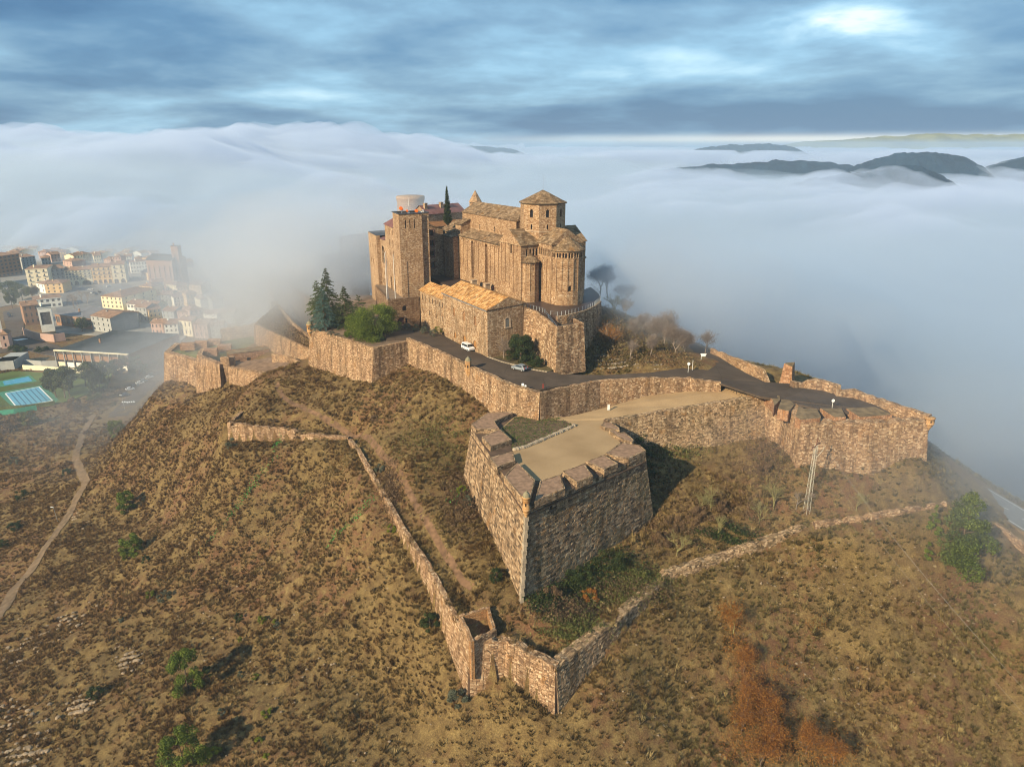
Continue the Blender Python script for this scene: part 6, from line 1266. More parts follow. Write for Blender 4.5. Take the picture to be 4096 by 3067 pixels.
# ------------------------------------------------------------------ ground cover: dry tufts and low scrub over the whole hill
def tuft(kind, k):
    rs = np.random.RandomState(300 + k)
    if kind == 'grass':
        n = 46; a = rs.uniform(0, 6.283, n); r = rs.uniform(0, .32, n); C = np.stack([r * np.cos(a), r * np.sin(a), np.zeros(n)], 1); out = np.stack([np.cos(a) * .5, np.sin(a) * .5, rs.uniform(.6, 1.2, n)], 1) * rs.uniform(.35, .7, (n, 1)); side = np.stack([-np.sin(a), np.cos(a), np.zeros(n)], 1) * .05
        V = np.stack([C - side, C + side, C + out], 1).reshape(-1, 3); fs = [(3 * i, 3 * i + 1, 3 * i + 2) for i in range(n)]
    else:
        n = 80; d = rs.normal(size=(n, 3)); d[:, 2] = np.abs(d[:, 2]); d /= np.linalg.norm(d, axis=1)[:, None]; C = d * [.5, .5, .42] * rs.uniform(.65, 1.1, (n, 1)); a = rs.normal(size=(n, 3)); a /= np.linalg.norm(a, axis=1)[:, None]; b = np.cross(d + rs.normal(size=(n, 3)) * .4, a); b /= np.linalg.norm(b, axis=1)[:, None]; s = .16
        V = np.stack([C - a * s, C + b * s * .7, C + a * s], 1).reshape(-1, 3); fs = [(3 * i, 3 * i + 1, 3 * i + 2) for i in range(n)]
    me = bpy.data.meshes.new('tuft'); me.from_pydata([tuple(v) for v in V], [], fs); me.materials.append(M_TUFT); o = bpy.data.objects.new('tuft', me); return o
def tuft_mat():
    m, nt, b = new_mat('dry_scrub'); oi = nd(nt, 'ShaderNodeObjectInfo')
    n1 = nd(nt, 'ShaderNodeTexNoise', ins={'Vector': oi.outputs['Location'], 'Scale': 0.035, 'Detail': 4.0}); n2 = nd(nt, 'ShaderNodeTexNoise', ins={'Vector': oi.outputs['Location'], 'Scale': 0.22, 'Detail': 3.0})
    a = ramp(nt, oi.outputs['Random'], ((0.0, (.065, .040, .014)), (.3, (.135, .086, .030)), (.55, (.205, .135, .048)), (.8, (.28, .195, .075)), (1, (.40, .30, .14))))
    g = ramp(nt, oi.outputs['Random'], ((0.0, (.055, .046, .014)), (.5, (.150, .122, .042)), (1, (.29, .23, .10)))); r = ramp(nt, oi.outputs['Random'], ((0.0, (.07, .036, .013)), (.5, (.155, .082, .030)), (1, (.25, .15, .06))))
    sx_ = nd(nt, 'ShaderNodeSeparateXYZ', ins={0: oi.outputs['Location']}); ea = nd(nt, 'ShaderNodeMath', operation='MULTIPLY_ADD', ins={0: sx_.outputs[0], 1: .0028, 2: n1.outputs[0]}); ea.inputs[1].default_value = .0018; f1 = ramp(nt, ea.outputs[0], ((.50, (0, 0, 0)), (.66, (.85,) * 3))); eb = nd(nt, 'ShaderNodeMath', operation='MULTIPLY_ADD', ins={0: sx_.outputs[0], 1: -.0020, 2: n2.outputs[0]}); f2 = ramp(nt, eb.outputs[0], ((.50, (0, 0, 0)), (.64, (.85,) * 3))); c = mixc(nt, f1, a, g); c = mixc(nt, f2, c, r); nt.links.new(c, b.inputs['Base Color']); b.inputs['Roughness'].default_value = .85
    tr = nd(nt, 'ShaderNodeBsdfTranslucent'); nt.links.new(c, tr.inputs[0]); mx = nd(nt, 'ShaderNodeMixShader', ins={0: .3}); out = [n for n in nt.nodes if n.type == 'OUTPUT_MATERIAL'][0]; nt.links.new(b.outputs[0], mx.inputs[1]); nt.links.new(tr.outputs[0], mx.inputs[2]); nt.links.new(mx.outputs[0], out.inputs[0]); return m
M_TUFT = tuft_mat()
def inpoly(x, y, ps):
    c = np.zeros(len(x), bool); n = len(ps)
    for i in range(n):
        x0, y0, x1, y1 = ps[i][0], ps[i][1], ps[(i + 1) % n][0], ps[(i + 1) % n][1]
        if y0 == y1: continue
        h = ((y0 > y) != (y1 > y)) & (x < (x1 - x0) * (y - y0) / (y1 - y0) + x0); c ^= h
    return c
def dist_line(x, y, pl):
    d = np.full(len(x), 1e9)
    for a, b in zip(pl, pl[1:]):
        dx, dy = b[0] - a[0], b[1] - a[1]; t = np.clip(((x - a[0]) * dx + (y - a[1]) * dy) / (dx * dx + dy * dy), 0, 1); d = np.minimum(d, np.hypot(x - a[0] - t * dx, y - a[1] - t * dy))
    return d
FOOT = [on(*p) for p in ((-60, 2560), (60, 2360), (160, 2240), (250, 2110), (345, 1935), (305, 1840), (330, 1740), (375, 1660))]
TRACK = [on(*p) for p in ((1105, 1535), (1130, 1590), (1230, 1650), (1330, 1700), (1450, 1740), (1530, 1830), (1620, 1930), (1700, 2080), (1760, 2200), (1850, 2330), (1890, 2360))]
ROADR = [Z(3700, 1835, 24), Z(3830, 1930, 20.5), Z(3960, 2010, 18.5), Z(4096, 2090, 17), Z(4400, 2250, 15)]
def scatter(name, x0, x1, y0, y1, n, smin, smax, kinds, k, seed, extra=None):
    rs = np.random.RandomState(seed); x = rs.uniform(x0, x1, n); y = rs.uniform(y0, y1, n)
    # only where the camera could look, with a margin
    u = x / np.maximum(y * .948 + 20, 5); keep = (np.abs(u) < .85) & (y > 40)
    keep &= fbm(x / 3.0, y / 3.0, 2, 3) > rs.uniform(.15, .55, n); keep &= fbm(x / 15 + 4, y / 15, 3, 1) > rs.uniform(.12, .56, n)
    for ps in BLOCK: keep &= ~inpoly(x, y, ps)
    keep &= dist_line(x, y, FOOT) > 1.5; keep &= dist_line(x, y, TRACK) > rs.uniform(.5, 1.3, n); keep &= dist_line(x, y, ROADR) > 5.0
    if extra is not None: keep &= extra(x, y, rs)
    x, y = x[keep], y[keep]; z = ground(x, y) + relief(x, y) - .05
    m = len(x); me = bpy.data.meshes.new(name); me.vertices.add(m); me.vertices.foreach_set('co', np.stack([x, y, z], 1).ravel())
    for nm, arr in (('siz', rs.uniform(smin, smax, m) * (1 + .9 * (rs.random_sample(m) > .93))), ('rot', rs.uniform(0, 6.28, m))): at = me.attributes.new(nm, 'FLOAT', 'POINT'); at.data.foreach_set('value', arr.astype(np.float32))
    o = bpy.data.objects.new(name, me); COL.objects.link(o); tagk(o, 'stuff')
    coll = bpy.data.collections.new(name + '_kinds')
    for t in kinds: coll.objects.link(t)
    ng = bpy.data.node_groups.new(name, 'GeometryNodeTree'); ng.interface.new_socket('Geometry', in_out='INPUT', socket_type='NodeSocketGeometry'); ng.interface.new_socket('Geometry', in_out='OUTPUT', socket_type='NodeSocketGeometry')
    N = ng.nodes; L = ng.links; gi = N.new('NodeGroupInput'); go = N.new('NodeGroupOutput'); ip = N.new('GeometryNodeInstanceOnPoints'); ci = N.new('GeometryNodeCollectionInfo'); ci.inputs['Collection'].default_value = coll; ci.inputs['Separate Children'].default_value = True; ci.inputs['Reset Children'].default_value = True
    ip.inputs['Pick Instance'].default_value = True; L.new(gi.outputs[0], ip.inputs['Points']); L.new(ci.outputs[0], ip.inputs['Instance'])
    a = N.new('GeometryNodeInputNamedAttribute'); a.data_type = 'FLOAT'; a.inputs['Name'].default_value = 'siz'; b = N.new('GeometryNodeInputNamedAttribute'); b.data_type = 'FLOAT'; b.inputs['Name'].default_value = 'rot'; cx = N.new('ShaderNodeCombineXYZ'); L.new(b.outputs['Attribute'], cx.inputs[2])
    e2r = N.new('FunctionNodeEulerToRotation'); L.new(cx.outputs[0], e2r.inputs[0]); L.new(e2r.outputs[0], ip.inputs['Rotation']); L.new(a.outputs['Attribute'], ip.inputs['Scale']); L.new(ip.outputs[0], go.inputs[0])
    md = o.modifiers.new('scatter', 'NODES'); md.node_group = ng; return m
BLOCK = [[bL, bT, bR, bFR1, bFR2, bFR3, bW, bFL], gp, [p for p in (RT[0], RT[1], RT[2], RT[3], RT[4], T3[3], V3(Z(3400, 1500, 44)), Z(2760, 1380, 46), Z(2500, 1470, 46.6), Z(2240, 1485, 46.9), TB[4], TB[5], rail[5], rail[6], rail[7], rail[8], CH(-6, 27), CH(-70, 27), Z(1300, 1130, 46), A0, A1, TBt[0], TBt[1], TBt[2])], B4, [G[0], G[1], G[5], D[2], D[3], O2, O5, Z(660, 1350, 28)],
  [Z(1835, 2455, 23.4), Z(1884, 2562, 23), Z(1986, 2519, 22.2), Z(1956, 2424, 23.4)]]
GT = [tuft('grass', i) for i in range(4)]; ST = [tuft('shrub', i) for i in range(4)]
townout = lambda x, y, rs: ~((x < -150) & (y > 240))
n1 = scatter('dry_grass', -190, 190, 55, 270, 230000, .42, 1.05, GT, 4, 1, townout)
n2 = scatter('low_scrub', -190, 190, 55, 270, 110000, .3, .8, ST, 4, 2, lambda x, y, rs: townout(x, y, rs) & ((rs.random_sample(len(x)) < .35) | (x < 5) | (y > 128)))
BLOCK.append([Z(-60, 1500, -16), Z(160, 1480, -16), Z(500, 1480, -16), Z(640, 1470, -16), Z(640, 1540, -16), Z(440, 1545, -16), Z(280, 1610, -16), Z(-60, 1655, -16)])
n3 = scatter('waste_ground_scrub', -330, -148, 236, 372, 26000, .6, 1.8, ST + GT, 4, 3, lambda x, y, rs: dist_line(x, y, [on(*p) for p in ((470, 1668), (530, 1600), (585, 1545), (640, 1505), (690, 1470))]) > 7)
# scrub on the sloping outwork top
rs = np.random.RandomState(8); C = []
tri = [(ps[i], ps[(i + 1) % 6], cen) for i in range(6)] if False else []
pO = [O0 + Vector((.5, .4, -.4)), O1 + Vector((.2, .8, -.4)), O2 + Vector((-.5, -.4, -.5)), O3 + Vector((-.6, -.4, -.6)), O4 + Vector((-.4, 0, -.6)), O5 + Vector((.4, 0, -.4))]; cO = sum(pO, Vector()) / 6
for i in range(6):
    a, b = pO[i], pO[(i + 1) % 6]; ar = (b - a).cross(cO - a).length / 2
    for j in range(int(ar * 14)):
        u, v = rs.random_sample(2); 
        if u + v > 1: u, v = 1 - u, 1 - v
        p = cO + (a - cO) * u + (b - cO) * v; C.append((p.x, p.y, p.z + abs(rs.normal()) * .3 + .1))
C = np.array(C); tagk(leaves('outwork_scrub', C, np.tile([0, 0, 1.0], (len(C), 1)), .55, L_DRY, None, None, .7, rs), 'stuff')
# strips of fresh green down the slope
for pl, w in ((((1125, 1770), (1095, 1840), (1030, 1930), (940, 2060), (860, 2150), (790, 2240)), 1.0), (((1500, 2010), (1440, 2060), (1390, 2110), (1340, 2160), (1310, 2200)), 1.1), (((1860, 1970), (1810, 2010)), 1.8)):
    pts = [on(*p) for p in pl]; C = []
    for a, b in zip(pts, pts[1:]):
        n = int((b - a).length * 22)
        for j in range(n): p = a.lerp(b, rs.random_sample()); x, y = p.x + rs.normal() * w * .5, p.y + rs.normal() * w * .5; C.append((x, y, GZ_fast(x, y) + rs.random_sample() * .5 + .1))
    C = np.array(C); tagk(leaves('green_weeds', C, np.tile([0, 0, 1.0], (len(C), 1)), .34, L_GRN, None, None, .5, rs, 1.0), 'stuff')
# turf on the planted bed
C = np.array([tuple(bed[i].lerp(bed[j], rs.random_sample()).lerp(bed[k], rs.random_sample())) for i, j, k in (rs.randint(0, 10, 3) for _ in range(2600))]); C[:, 2] = 41.12
tagk(leaves('bed_turf', C, np.tile([0, 0, 1.0], (len(C), 1)), .3, leaf_mat('bed_weeds', ((.03, .08, .015), (.08, .11, .02), (.15, .11, .05))), None, None, .6, rs), 'stuff')
# undergrowth in and above the ditch
def undergrowth(name, spots, n, size, mat, hh=.55, asp=.5):
    C = []
    for px, py, rx, ry in spots:
        for _ in range(n):
            p = on(px + rs.normal() * rx, py + rs.normal() * ry)
            if (p - bT).length < 1 or any(inpoly(np.array([p.x]), np.array([p.y]), q)[0] for q in BLOCK[:2]): continue
            for _k in range(5): C.append((p.x + rs.normal() * .45, p.y + rs.normal() * .45, p.z + abs(rs.normal()) * hh * (.4 + 1.2 * vn_(p.x, p.y))))
    C = np.array(C); tagk(leaves(name, C, rs.normal(size=(len(C), 3)), size, mat, None, None, asp, rs, .5), 'stuff')
vn_ = lambda x, y: float(vnoise(np.array([x / 2.5]), np.array([y / 2.5]), 1)[0])
undergrowth('rust_thicket', ((2935, 2600, 30, 60), (2985, 2740, 40, 50), (3010, 2880, 60, 50), (3080, 2960, 70, 50), (3180, 3030, 80, 35), (3320, 3060, 50, 25), (2950, 3020, 40, 40), (3100, 2760, 60, 60)), 260, .42, L_RUST, 2.4, .14)
undergrowth('ditch_ivy', ((2300, 2350, 70, 35), (2420, 2280, 70, 35), (2180, 2420, 30, 20), (2500, 1780, 40, 40), (2560, 1900, 40, 60), (2900, 2160, 60, 20)), 900, .34, L_DARK)
undergrowth('ditch_scrub', ((2700, 2130, 110, 60), (2900, 2050, 120, 60), (2250, 2450, 60, 25), (3050, 1850, 70, 60), (2500, 2380, 90, 30), (1990, 2030, 30, 60), (1850, 2000, 40, 70), (1560, 1960, 20, 60)), 800, .36, L_DRY)
undergrowth('ditch_grass', ((2450, 2400, 90, 25), (2300, 2530, 70, 35), (2700, 1790, 90, 40), (1750, 1780, 90, 60), (2550, 2330, 60, 25)), 900, .30, leaf_mat('ditch_grass_blades', ((.05, .055, .012), (.12, .13, .03), (.22, .21, .07))))
# footpaths
def ribbon(name, pts, w, mat, lift=.12, step=1.2, kind='structure', amp=True):
    P = []
    for a, b in zip(pts, pts[1:]):
        n = max(1, int((b - a).length / step)); P += [a.lerp(b, i / n) for i in range(n)]
    P.append(pts[-1]); vs = []; nw = 3
    for i, p in enumerate(P):
        d = P[min(i + 1, len(P) - 1)] - P[max(i - 1, 0)]; d.z = 0; d.normalize(); nn = Vector((-d.y, d.x, 0))
        wj = w * (.75 + .5 * float(vnoise(np.array([p.x / 3.0]), np.array([p.y / 3.0]), 1)[0]))
        for k in range(nw + 1):
            q = p + nn * wj * (k / nw - .5); z = float(GZ_fast(q.x, q.y)); 
            if amp:
                z += float(relief(np.array([q.x]), np.array([q.y]))[0])
            vs.append((q.x, q.y, z + lift))
    m = MB(); m.add(vs, [(i * (nw + 1) + k + 1, i * (nw + 1) + k, (i + 1) * (nw + 1) + k, (i + 1) * (nw + 1) + k + 1) for i in range(len(P) - 1) for k in range(nw)]); 
    return tag(m.build(name, [mat]), kind=kind)
M_PATH = plain('trodden_earth', (.155, .105, .062), .95, .3, .8)
ribbon('footpath', FOOT, 2.6, M_PATH, .16); ribbon('dirt_track', TRACK, 1.3, plain('reddish_track', (.155, .088, .048), .95, .45, .8), .04)
# brown scrub over the steep east bank
C = []
for px in range(2350, 2860, 6):
    for py in range(1240, 1480, 8):
        top = 1215 + (px - 2400) * .62
        if py < top or py > 1480 or rs.random_sample() < .25: continue
        p = on(px + rs.normal() * 3, py + rs.normal() * 3)
        if p.y > 260 or p.z < 40: continue
        for _ in range(7): C.append((p.x + rs.normal() * .6, p.y + rs.normal() * .6, p.z + abs(rs.normal()) * .8))
C = np.array(C); tagk(leaves('bank_scrub', C, rs.normal(size=(len(C), 3)), .5, leaf_mat('bank_twigs', ((.06, .038, .022), (.12, .075, .04), (.19, .12, .06), (.16, .15, .06))), None, None, .4, rs), 'stuff')

# ------------------------------------------------------------------ the town below, in thinning fog
ZG = -16.0
def wmat(n, c): return plain(n, c, .85, .12, .25)
W_CREAM, W_OCHRE, W_WHITE, W_GREY, W_BROWN, W_YEL, W_PINK = wmat('cream_render', (.72, .63, .44)), wmat('ochre_render', (.62, .42, .20)), wmat('white_render', (.80, .77, .68)), wmat('grey_render', (.34, .34, .32)), wmat('brick_wall', (.30, .17, .10)), wmat('yellow_render', (.78, .66, .42)), wmat('pinkish_render', (.45, .30, .24))
R_TILE = plain('weathered_tiles', (.26, .15, .09), .9, .35, .5); R_DARK = plain('dark_sheet_roof', (.055, .06, .058), .7, .25, .15); M_SHUT = plain('green_shutter', (.05, .22, .10), .7, .2); M_WINT = plain('town_window', (.11, .10, .095), .3, .4)
def bld(name, label, A, B, depth, top, floors, cols, mat, roof='gable', rmat=None, arcade=0, zg=ZG, sides=0, group=None, balc=False, roofh=2.2, cat='building', winw=1.0):
    a, b = Z(A[0], A[1], zg), Z(B[0], B[1], zg); b.z = a.z = zg; t = b - a; L = t.length; t.normalize(); nn = Vector((-t.y, t.x, 0)); h = Y(A[0], top, a.y).z - zg
    root = empty(name, V3(a, zg - 1), label, cat, group); off = Vector(root.location); mb = MB(); wn = []; fh = (h - (4.2 if arcade else 0)) / max(1, floors)
    for f in range(floors):
        z0 = zg + (4.2 if arcade else 0) + fh * f + fh * .28
        for c in range(cols): wn.append(arch(L * (c + .5) / cols, z0, winw, fh * .52, flat=True))
    for c in range(arcade): wn.append(arch(L * (c + .5) / arcade, zg + .05, L / arcade * .68, 3.7))
    O = V3(a, 0); bk = facade(mb, O, t, [(0, zg - 1), (L, zg - 1), (L, zg + h), (0, zg + h)], [], wn, wd=.35)
    sw = [arch(depth * (c + .5) / sides, zg + fh * f + fh * .28, winw, fh * .5, flat=True) for f in range(floors) for c in range(sides)] if sides else []
    bk += facade(mb, O + t * L, nn, [(0, zg - 1), (depth, zg - 1), (depth, zg + h), (0, zg + h)], [], sw, wd=.3)
    facade(mb, O + nn * depth, -nn, [(0, zg - 1), (depth, zg - 1), (depth, zg + h), (0, zg + h)]); facade(mb, O + t * L + nn * depth, -t, [(0, zg - 1), (L, zg - 1), (L, zg + h), (0, zg + h)])
    shift(mb, off); mb.build('wall', mat, root); place_panes(bk, root, off, M_WINT)
    q = lambda s, d, z: O + t * s + nn * d + Vector((0, 0, z)) - off; r = MB(); zt = zg + h; rm = rmat or R_TILE; o_ = .5
    if roof == 'gable': r.quad(q(-o_, -o_, zt), q(L + o_, -o_, zt), q(L + o_, depth / 2, zt + roofh), q(-o_, depth / 2, zt + roofh)); r.quad(q(L + o_, depth + o_, zt), q(-o_, depth + o_, zt), q(-o_, depth / 2, zt + roofh), q(L + o_, depth / 2, zt + roofh)); r.poly([q(L, -o_, zt), q(L, depth + o_, zt), q(L, depth / 2, zt + roofh)], 1); r.poly([q(0, depth + o_, zt), q(0, -o_, zt), q(0, depth / 2, zt + roofh)], 1)
    elif roof == 'hip':
        k = min(depth, L) / 2; e = [q(-o_, -o_, zt), q(L + o_, -o_, zt), q(L + o_, depth + o_, zt), q(-o_, depth + o_, zt)]
        if L >= depth: r0, r1 = q(k, depth / 2, zt + roofh), q(L - k, depth / 2, zt + roofh); r.quad(e[0], e[1], r1, r0); r.quad(e[2], e[3], r0, r1); r.poly([e[1], e[2], r1]); r.poly([e[3], e[0], r0])
        else: r0, r1 = q(L / 2, k, zt + roofh), q(L / 2, depth - k, zt + roofh); r.poly([e[0], e[1], r0]); r.quad(e[1], e[2], r1, r0); r.poly([e[2], e[3], r1]); r.quad(e[3], e[0], r0, r1)
    else: r.quad(q(-.3, -.3, zt + .1), q(L + .3, -.3, zt + .1), q(L + .3, depth + .3, zt + .1), q(-.3, depth + .3, zt + .1)); r.quad(q(-.3, -.3, zt - .3), q(L + .3, -.3, zt - .3), q(L + .3, -.3, zt + .1), q(-.3, -.3, zt + .1), 1)
    r.build('roof', [rm, mat], root)
    if balc:
        bm = None
        for f in range(1, floors):
            z0 = zg + (4.2 if arcade else 0) + fh * f + fh * .22
            for c in range(cols):
                if bm is None: m = MB(); m.box((0, 0, 0), (1.7, .8, .12), math.atan2(t.y, t.x)); m.box(-nn * .38 + Vector((0, 0, .5)), (1.7, .05, .9), math.atan2(t.y, t.x)); o = m.build('balcony', [M_RAILT], root); bm = o.data
                else: o = bpy.data.objects.new('balcony', bm); COL.objects.link(o); o.parent = root
                o.location = q(L * (c + .5) / cols, -.42, z0)
    c = MB(); c.box(q(L * .3, depth * .4, zt + roofh * .6), (.9, .9, 2.2)); c.build('chimney', mat, root)
    return root, O, t, nn, L, h
bld('apartment_block', 'cream apartment block with stacked curved balconies at the left of the square', (118, 1165), (205, 1160), 22, 1078, 5, 3, W_CREAM, 'flat', R_TILE, balc=True)
bld('villa', 'ochre villa with tan hip roofs and arched upper windows', (186, 1174), (256, 1172), 16, 1135, 3, 3, W_OCHRE, 'hip', winw=1.3)
bld('house', 'white wall house joined to the left of the ochre villa', (152, 1168), (184, 1174), 14, 1132, 2, 2, W_WHITE, 'hip')
bld('terraced_house', 'grey-green balconied house between the curved block and the cream row', (214, 1150), (268, 1143), 18, 1078, 5, 3, W_GREY, 'gable', group=None, balc=True)
bld('terraced_house', 'cream row house with green shutters over the arcade', (269, 1143), (322, 1140), 16, 1083, 4, 4, W_CREAM, 'gable', arcade=2, balc=True)
bld('terraced_house', 'cream row house with one wide arch beside the ochre facade', (323, 1140), (374, 1137), 16, 1080, 4, 3, W_CREAM, 'gable', arcade=1, balc=True)
bld('terraced_house', 'ochre facade above an arcade of four round arches', (375, 1137), (454, 1133), 16, 1070, 3, 4, W_OCHRE, 'gable', arcade=4, balc=True)
bld('terraced_house', 'tall cream corner house with two large arches at the end of the row', (455, 1133), (508, 1130), 16, 1060, 3, 2, W_CREAM, 'gable', arcade=2, balc=True)
bld('apartment_block', 'long white block with rows of dark windows behind the square corner', (526, 1094), (604, 1088), 14, 1050, 3, 7, W_WHITE, 'flat')
bld('apartment_block', 'pale yellow four-storey block with a brown hipped roof by the square', (414, 1246), (497, 1252), 34, 1184, 4, 5, W_YEL, 'hip', R_TILE, sides=4, roofh=3, winw=1.2)
bld('house', 'white modern house with red-edged flat roof left of the square', (140, 1238), (252, 1226), 16, 1200, 2, 5, W_WHITE, 'flat', R_TILE, winw=1.8)
bld('house', 'brown stone house with little dark windows above the curving road', (104, 1300), (166, 1292), 14, 1225, 3, 3, W_BROWN, 'gable')
bld('stair_tower', 'tall white stair tower with a dark open front beside the road', (168, 1328), (222, 1322), 10, 1232, 1, 1, W_WHITE, 'flat', R_DARK, cat='tower', winw=5.5)
bld('market_hall', 'long brown building with seven tall dark bays under the square', (228, 1300), (372, 1320), 26, 1256, 1, 7, W_BROWN, 'flat', plain('square_paving', (.20, .19, .19), .9, .15, .3), winw=3.4)
bld('house', 'grey-cream house with green shutters right of the seven-bay building', (373, 1322), (450, 1334), 20, 1262, 3, 4, W_GREY, 'gable')
bld('house', 'white house with a glazed bay half in fog', (470, 1308), (528, 1306), 16, 1270, 2, 3, W_WHITE, 'hip', winw=1.6)
bld('house', 'white house with two tiers of round arches beside the yellow block', (513, 1256), (556, 1260), 14, 1214, 2, 3, W_WHITE, 'gable', winw=2)
bld('house', 'house with wide open balconies right of the arched white house', (564, 1266), (628, 1268), 14, 1222, 2, 2, W_CREAM, 'gable', winw=4)
bld('apartment_block', 'dark brown tower block with white balcony bands at the far left', (-6, 1112), (92, 1096), 30, 1028, 6, 6, W_BROWN, 'flat', winw=2)
bld('apartment_block', 'grey block right at the left edge in haze', (-60, 1160), (10, 1150), 30, 1060, 6, 4, W_GREY, 'flat')
bld('apartment_block', 'faint block behind the brown tower block', (96, 1080), (150, 1074), 24, 1030, 5, 4, W_GREY, 'flat')
bld('house', 'white house with red tiled roofs cut by the left edge', (-60, 1400), (26, 1388), 22, 1240, 4, 3, W_WHITE, 'gable', plain('red_tiles', (.35, .07, .05), .8, .2))
bld('kiosk', 'small pinkish tower house with a sign board by the crossing', (10, 1396), (42, 1393), 9, 1340, 2, 1, W_PINK, 'hip', cat='house')
HALL = bld('sports_hall', 'big sports hall with a dark roof and brick band above the pool', (236, 1464), (524, 1482), 44, 1400, 1, 1, W_BROWN, 'flat', R_DARK, cat='hall', winw=1)[0]
bld('church', 'ghostly parish church body in the fog over the town', (600, 1150), (702, 1154), 20, 1040, 1, 5, W_BROWN, 'gable', R_DARK, roofh=4)
bld('bell_tower', 'thin square belfry with an open top standing in the fog', (706, 1150), (733, 1150), 6.5, 985, 1, 1, W_BROWN, 'flat', R_DARK, cat='tower', winw=1.6)
# hall details: glazed strip, pillars, white lower units
a, b = Z(236, 1464, ZG), Z(524, 1482, ZG); t = (b - a); L = t.length; t.normalize(); nn = Vector((-t.y, t.x, 0)); rt = HALL; h = Y(236, 1400, a.y).z - ZG; az = math.atan2(t.y, t.x)
a = a - HALL.location; ha = a
m = MB(); m.box(a + t * L / 2 - nn * .25 + Vector((0, 0, h - 1.1)), (L, .3, 1.6), az); m.build('glazing', M_WINT, rt); m = MB(); m.box(ha + t * L / 2 - nn * .5 + Vector((0, 0, h + .1)), (L + 1, 1.4, .5), az); m.build('fascia', W_CREAM, rt)
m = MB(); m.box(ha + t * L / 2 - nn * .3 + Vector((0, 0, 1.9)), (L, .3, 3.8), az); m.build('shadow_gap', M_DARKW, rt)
for i in range(8):
    m = MB(); m.box(ha + t * L * (i + .5) / 8 - nn * .55 + Vector((0, 0, 1.4)), (L / 8 * .72, .3, 2.8), az); m.build('panel', W_WHITE if i % 3 else W_CREAM, rt)
    m = MB(); m.box(ha + t * L * i / 8 - nn * 1.0 + Vector((0, 0, h / 2)), (.35, .5, h), az); m.build('post', W_GREY, rt)
# hazy mass of smaller houses
rs = random.Random(77); cnt = 0; prot = []
words = ('cream', 'grey', 'ochre', 'white', 'pinkish'); nth = 0
ORD = 'first second third fourth fifth sixth seventh eighth ninth tenth eleventh twelfth thirteenth fourteenth fifteenth sixteenth seventeenth eighteenth nineteenth twentieth twenty-first twenty-second twenty-third twenty-fourth twenty-fifth twenty-sixth twenty-seventh twenty-eighth twenty-ninth thirtieth'.split() + ['late'] * 40
PLACE = ('in the second most distant street', 'in the street behind the white block', 'in the street left of the belfry', 'beside the parish church front', 'in the street under the parish church', 'in the foggy street below the church', 'in the middle foggy street', 'in the lowest foggy street', 'in the most distant street')
for row, (y0, x0, x1, stp, hh) in enumerate(((1032, -40, 620, 34, 26), (1056, 160, 560, 38, 26), (1066, 620, 760, 38, 28), (1120, 560, 600, 40, 34), (1180, 560, 780, 48, 36), (1232, 640, 860, 52, 40), (1290, 540, 900, 56, 44), (1345, 600, 860, 60, 48), (1010, 0, 900, 40, 22))):
    x = x0 + rs.uniform(0, 12)
    while x < x1:
        nth = nth + 1 if x > x0 + 13 else 0; w = stp * rs.uniform(.7, 1.05); k = rs.randrange(5); yy = y0 + rs.uniform(-8, 8); lab = '%s hazy %s house %s' % (ORD[nth] + ' from the left,', words[k], PLACE[row])
        bld('town_house', lab, (x, yy), (x + w, yy - rs.uniform(-6, 9)), rs.uniform(9, 16), yy - hh * rs.uniform(.8, 1.3), rs.choice((2, 3)) if row < 8 else 1, 3 if row < 8 else 1, (W_CREAM, W_GREY, W_OCHRE, W_WHITE, W_PINK)[k], rs.choice(('gable', 'gable', 'hip')), group='houses of the misty old town', cat='house'); x += w + rs.uniform(1, 14)
def townslab(name, ps, mat, dz): return slab(name, [Z(x, y, ZG + dz) for x, y in ps], mat, th=.5)
townslab('town_square', ((205, 1176), (268, 1148), (510, 1132), (560, 1180), (500, 1200), (414, 1250), (360, 1262), (230, 1255)), plain('town_paving', (.17, .165, .16), .9, .12, .1), .1)
townslab('town_road', ((12, 1247), (60, 1232), (92, 1226), (97, 1294), (88, 1335), (150, 1364), (225, 1378), (260, 1400), (230, 1425), (160, 1415), (100, 1400), (-60, 1418), (-60, 1395), (40, 1380), (58, 1365), (28, 1330), (16, 1280)), M_ASPHB, .12)
townslab('pool_lawn', ((-60, 1505), (60, 1482), (160, 1490), (330, 1482), (450, 1490), (430, 1540), (280, 1602), (210, 1618), (-60, 1650)), plain('lawn', (.085, .115, .028), .9, .4, .05), .14)
townslab('pool_deck', ((-10, 1570), (172, 1540), (190, 1552), (235, 1600), (215, 1612), (60, 1634), (20, 1600)), plain('green_deck', (.06, .20, .13), .7, .15), .18)
M_POOL = plain('pool_water', (.13, .36, .46), .12, .06, .1, 0, .6)
townslab('pool_water', ((21, 1573), (156, 1547), (211, 1602), (66, 1627)), M_POOL, .24)
townslab('pool_deck', ((-60, 1536), (120, 1500), (148, 1525), (-60, 1556)), plain('green_deck_small', (.06, .20, .11), .7, .15), .18); townslab('pool_water', ((10, 1525), (114, 1506), (130, 1523), (18, 1541)), plain('pool_water_small', (.06, .30, .44), .12, .06, .1, 0, .6), .24)
ln = empty('pool_lines', Z(100, 1590, ZG + .29), 'dark lane lines along the larger swimming pool', 'pool lines'); c0 = [Z(21, 1573, ZG + .27), Z(156, 1547, ZG + .27), Z(211, 1602, ZG + .27), Z(66, 1627, ZG + .27)]; Lo = Vector(ln.location)
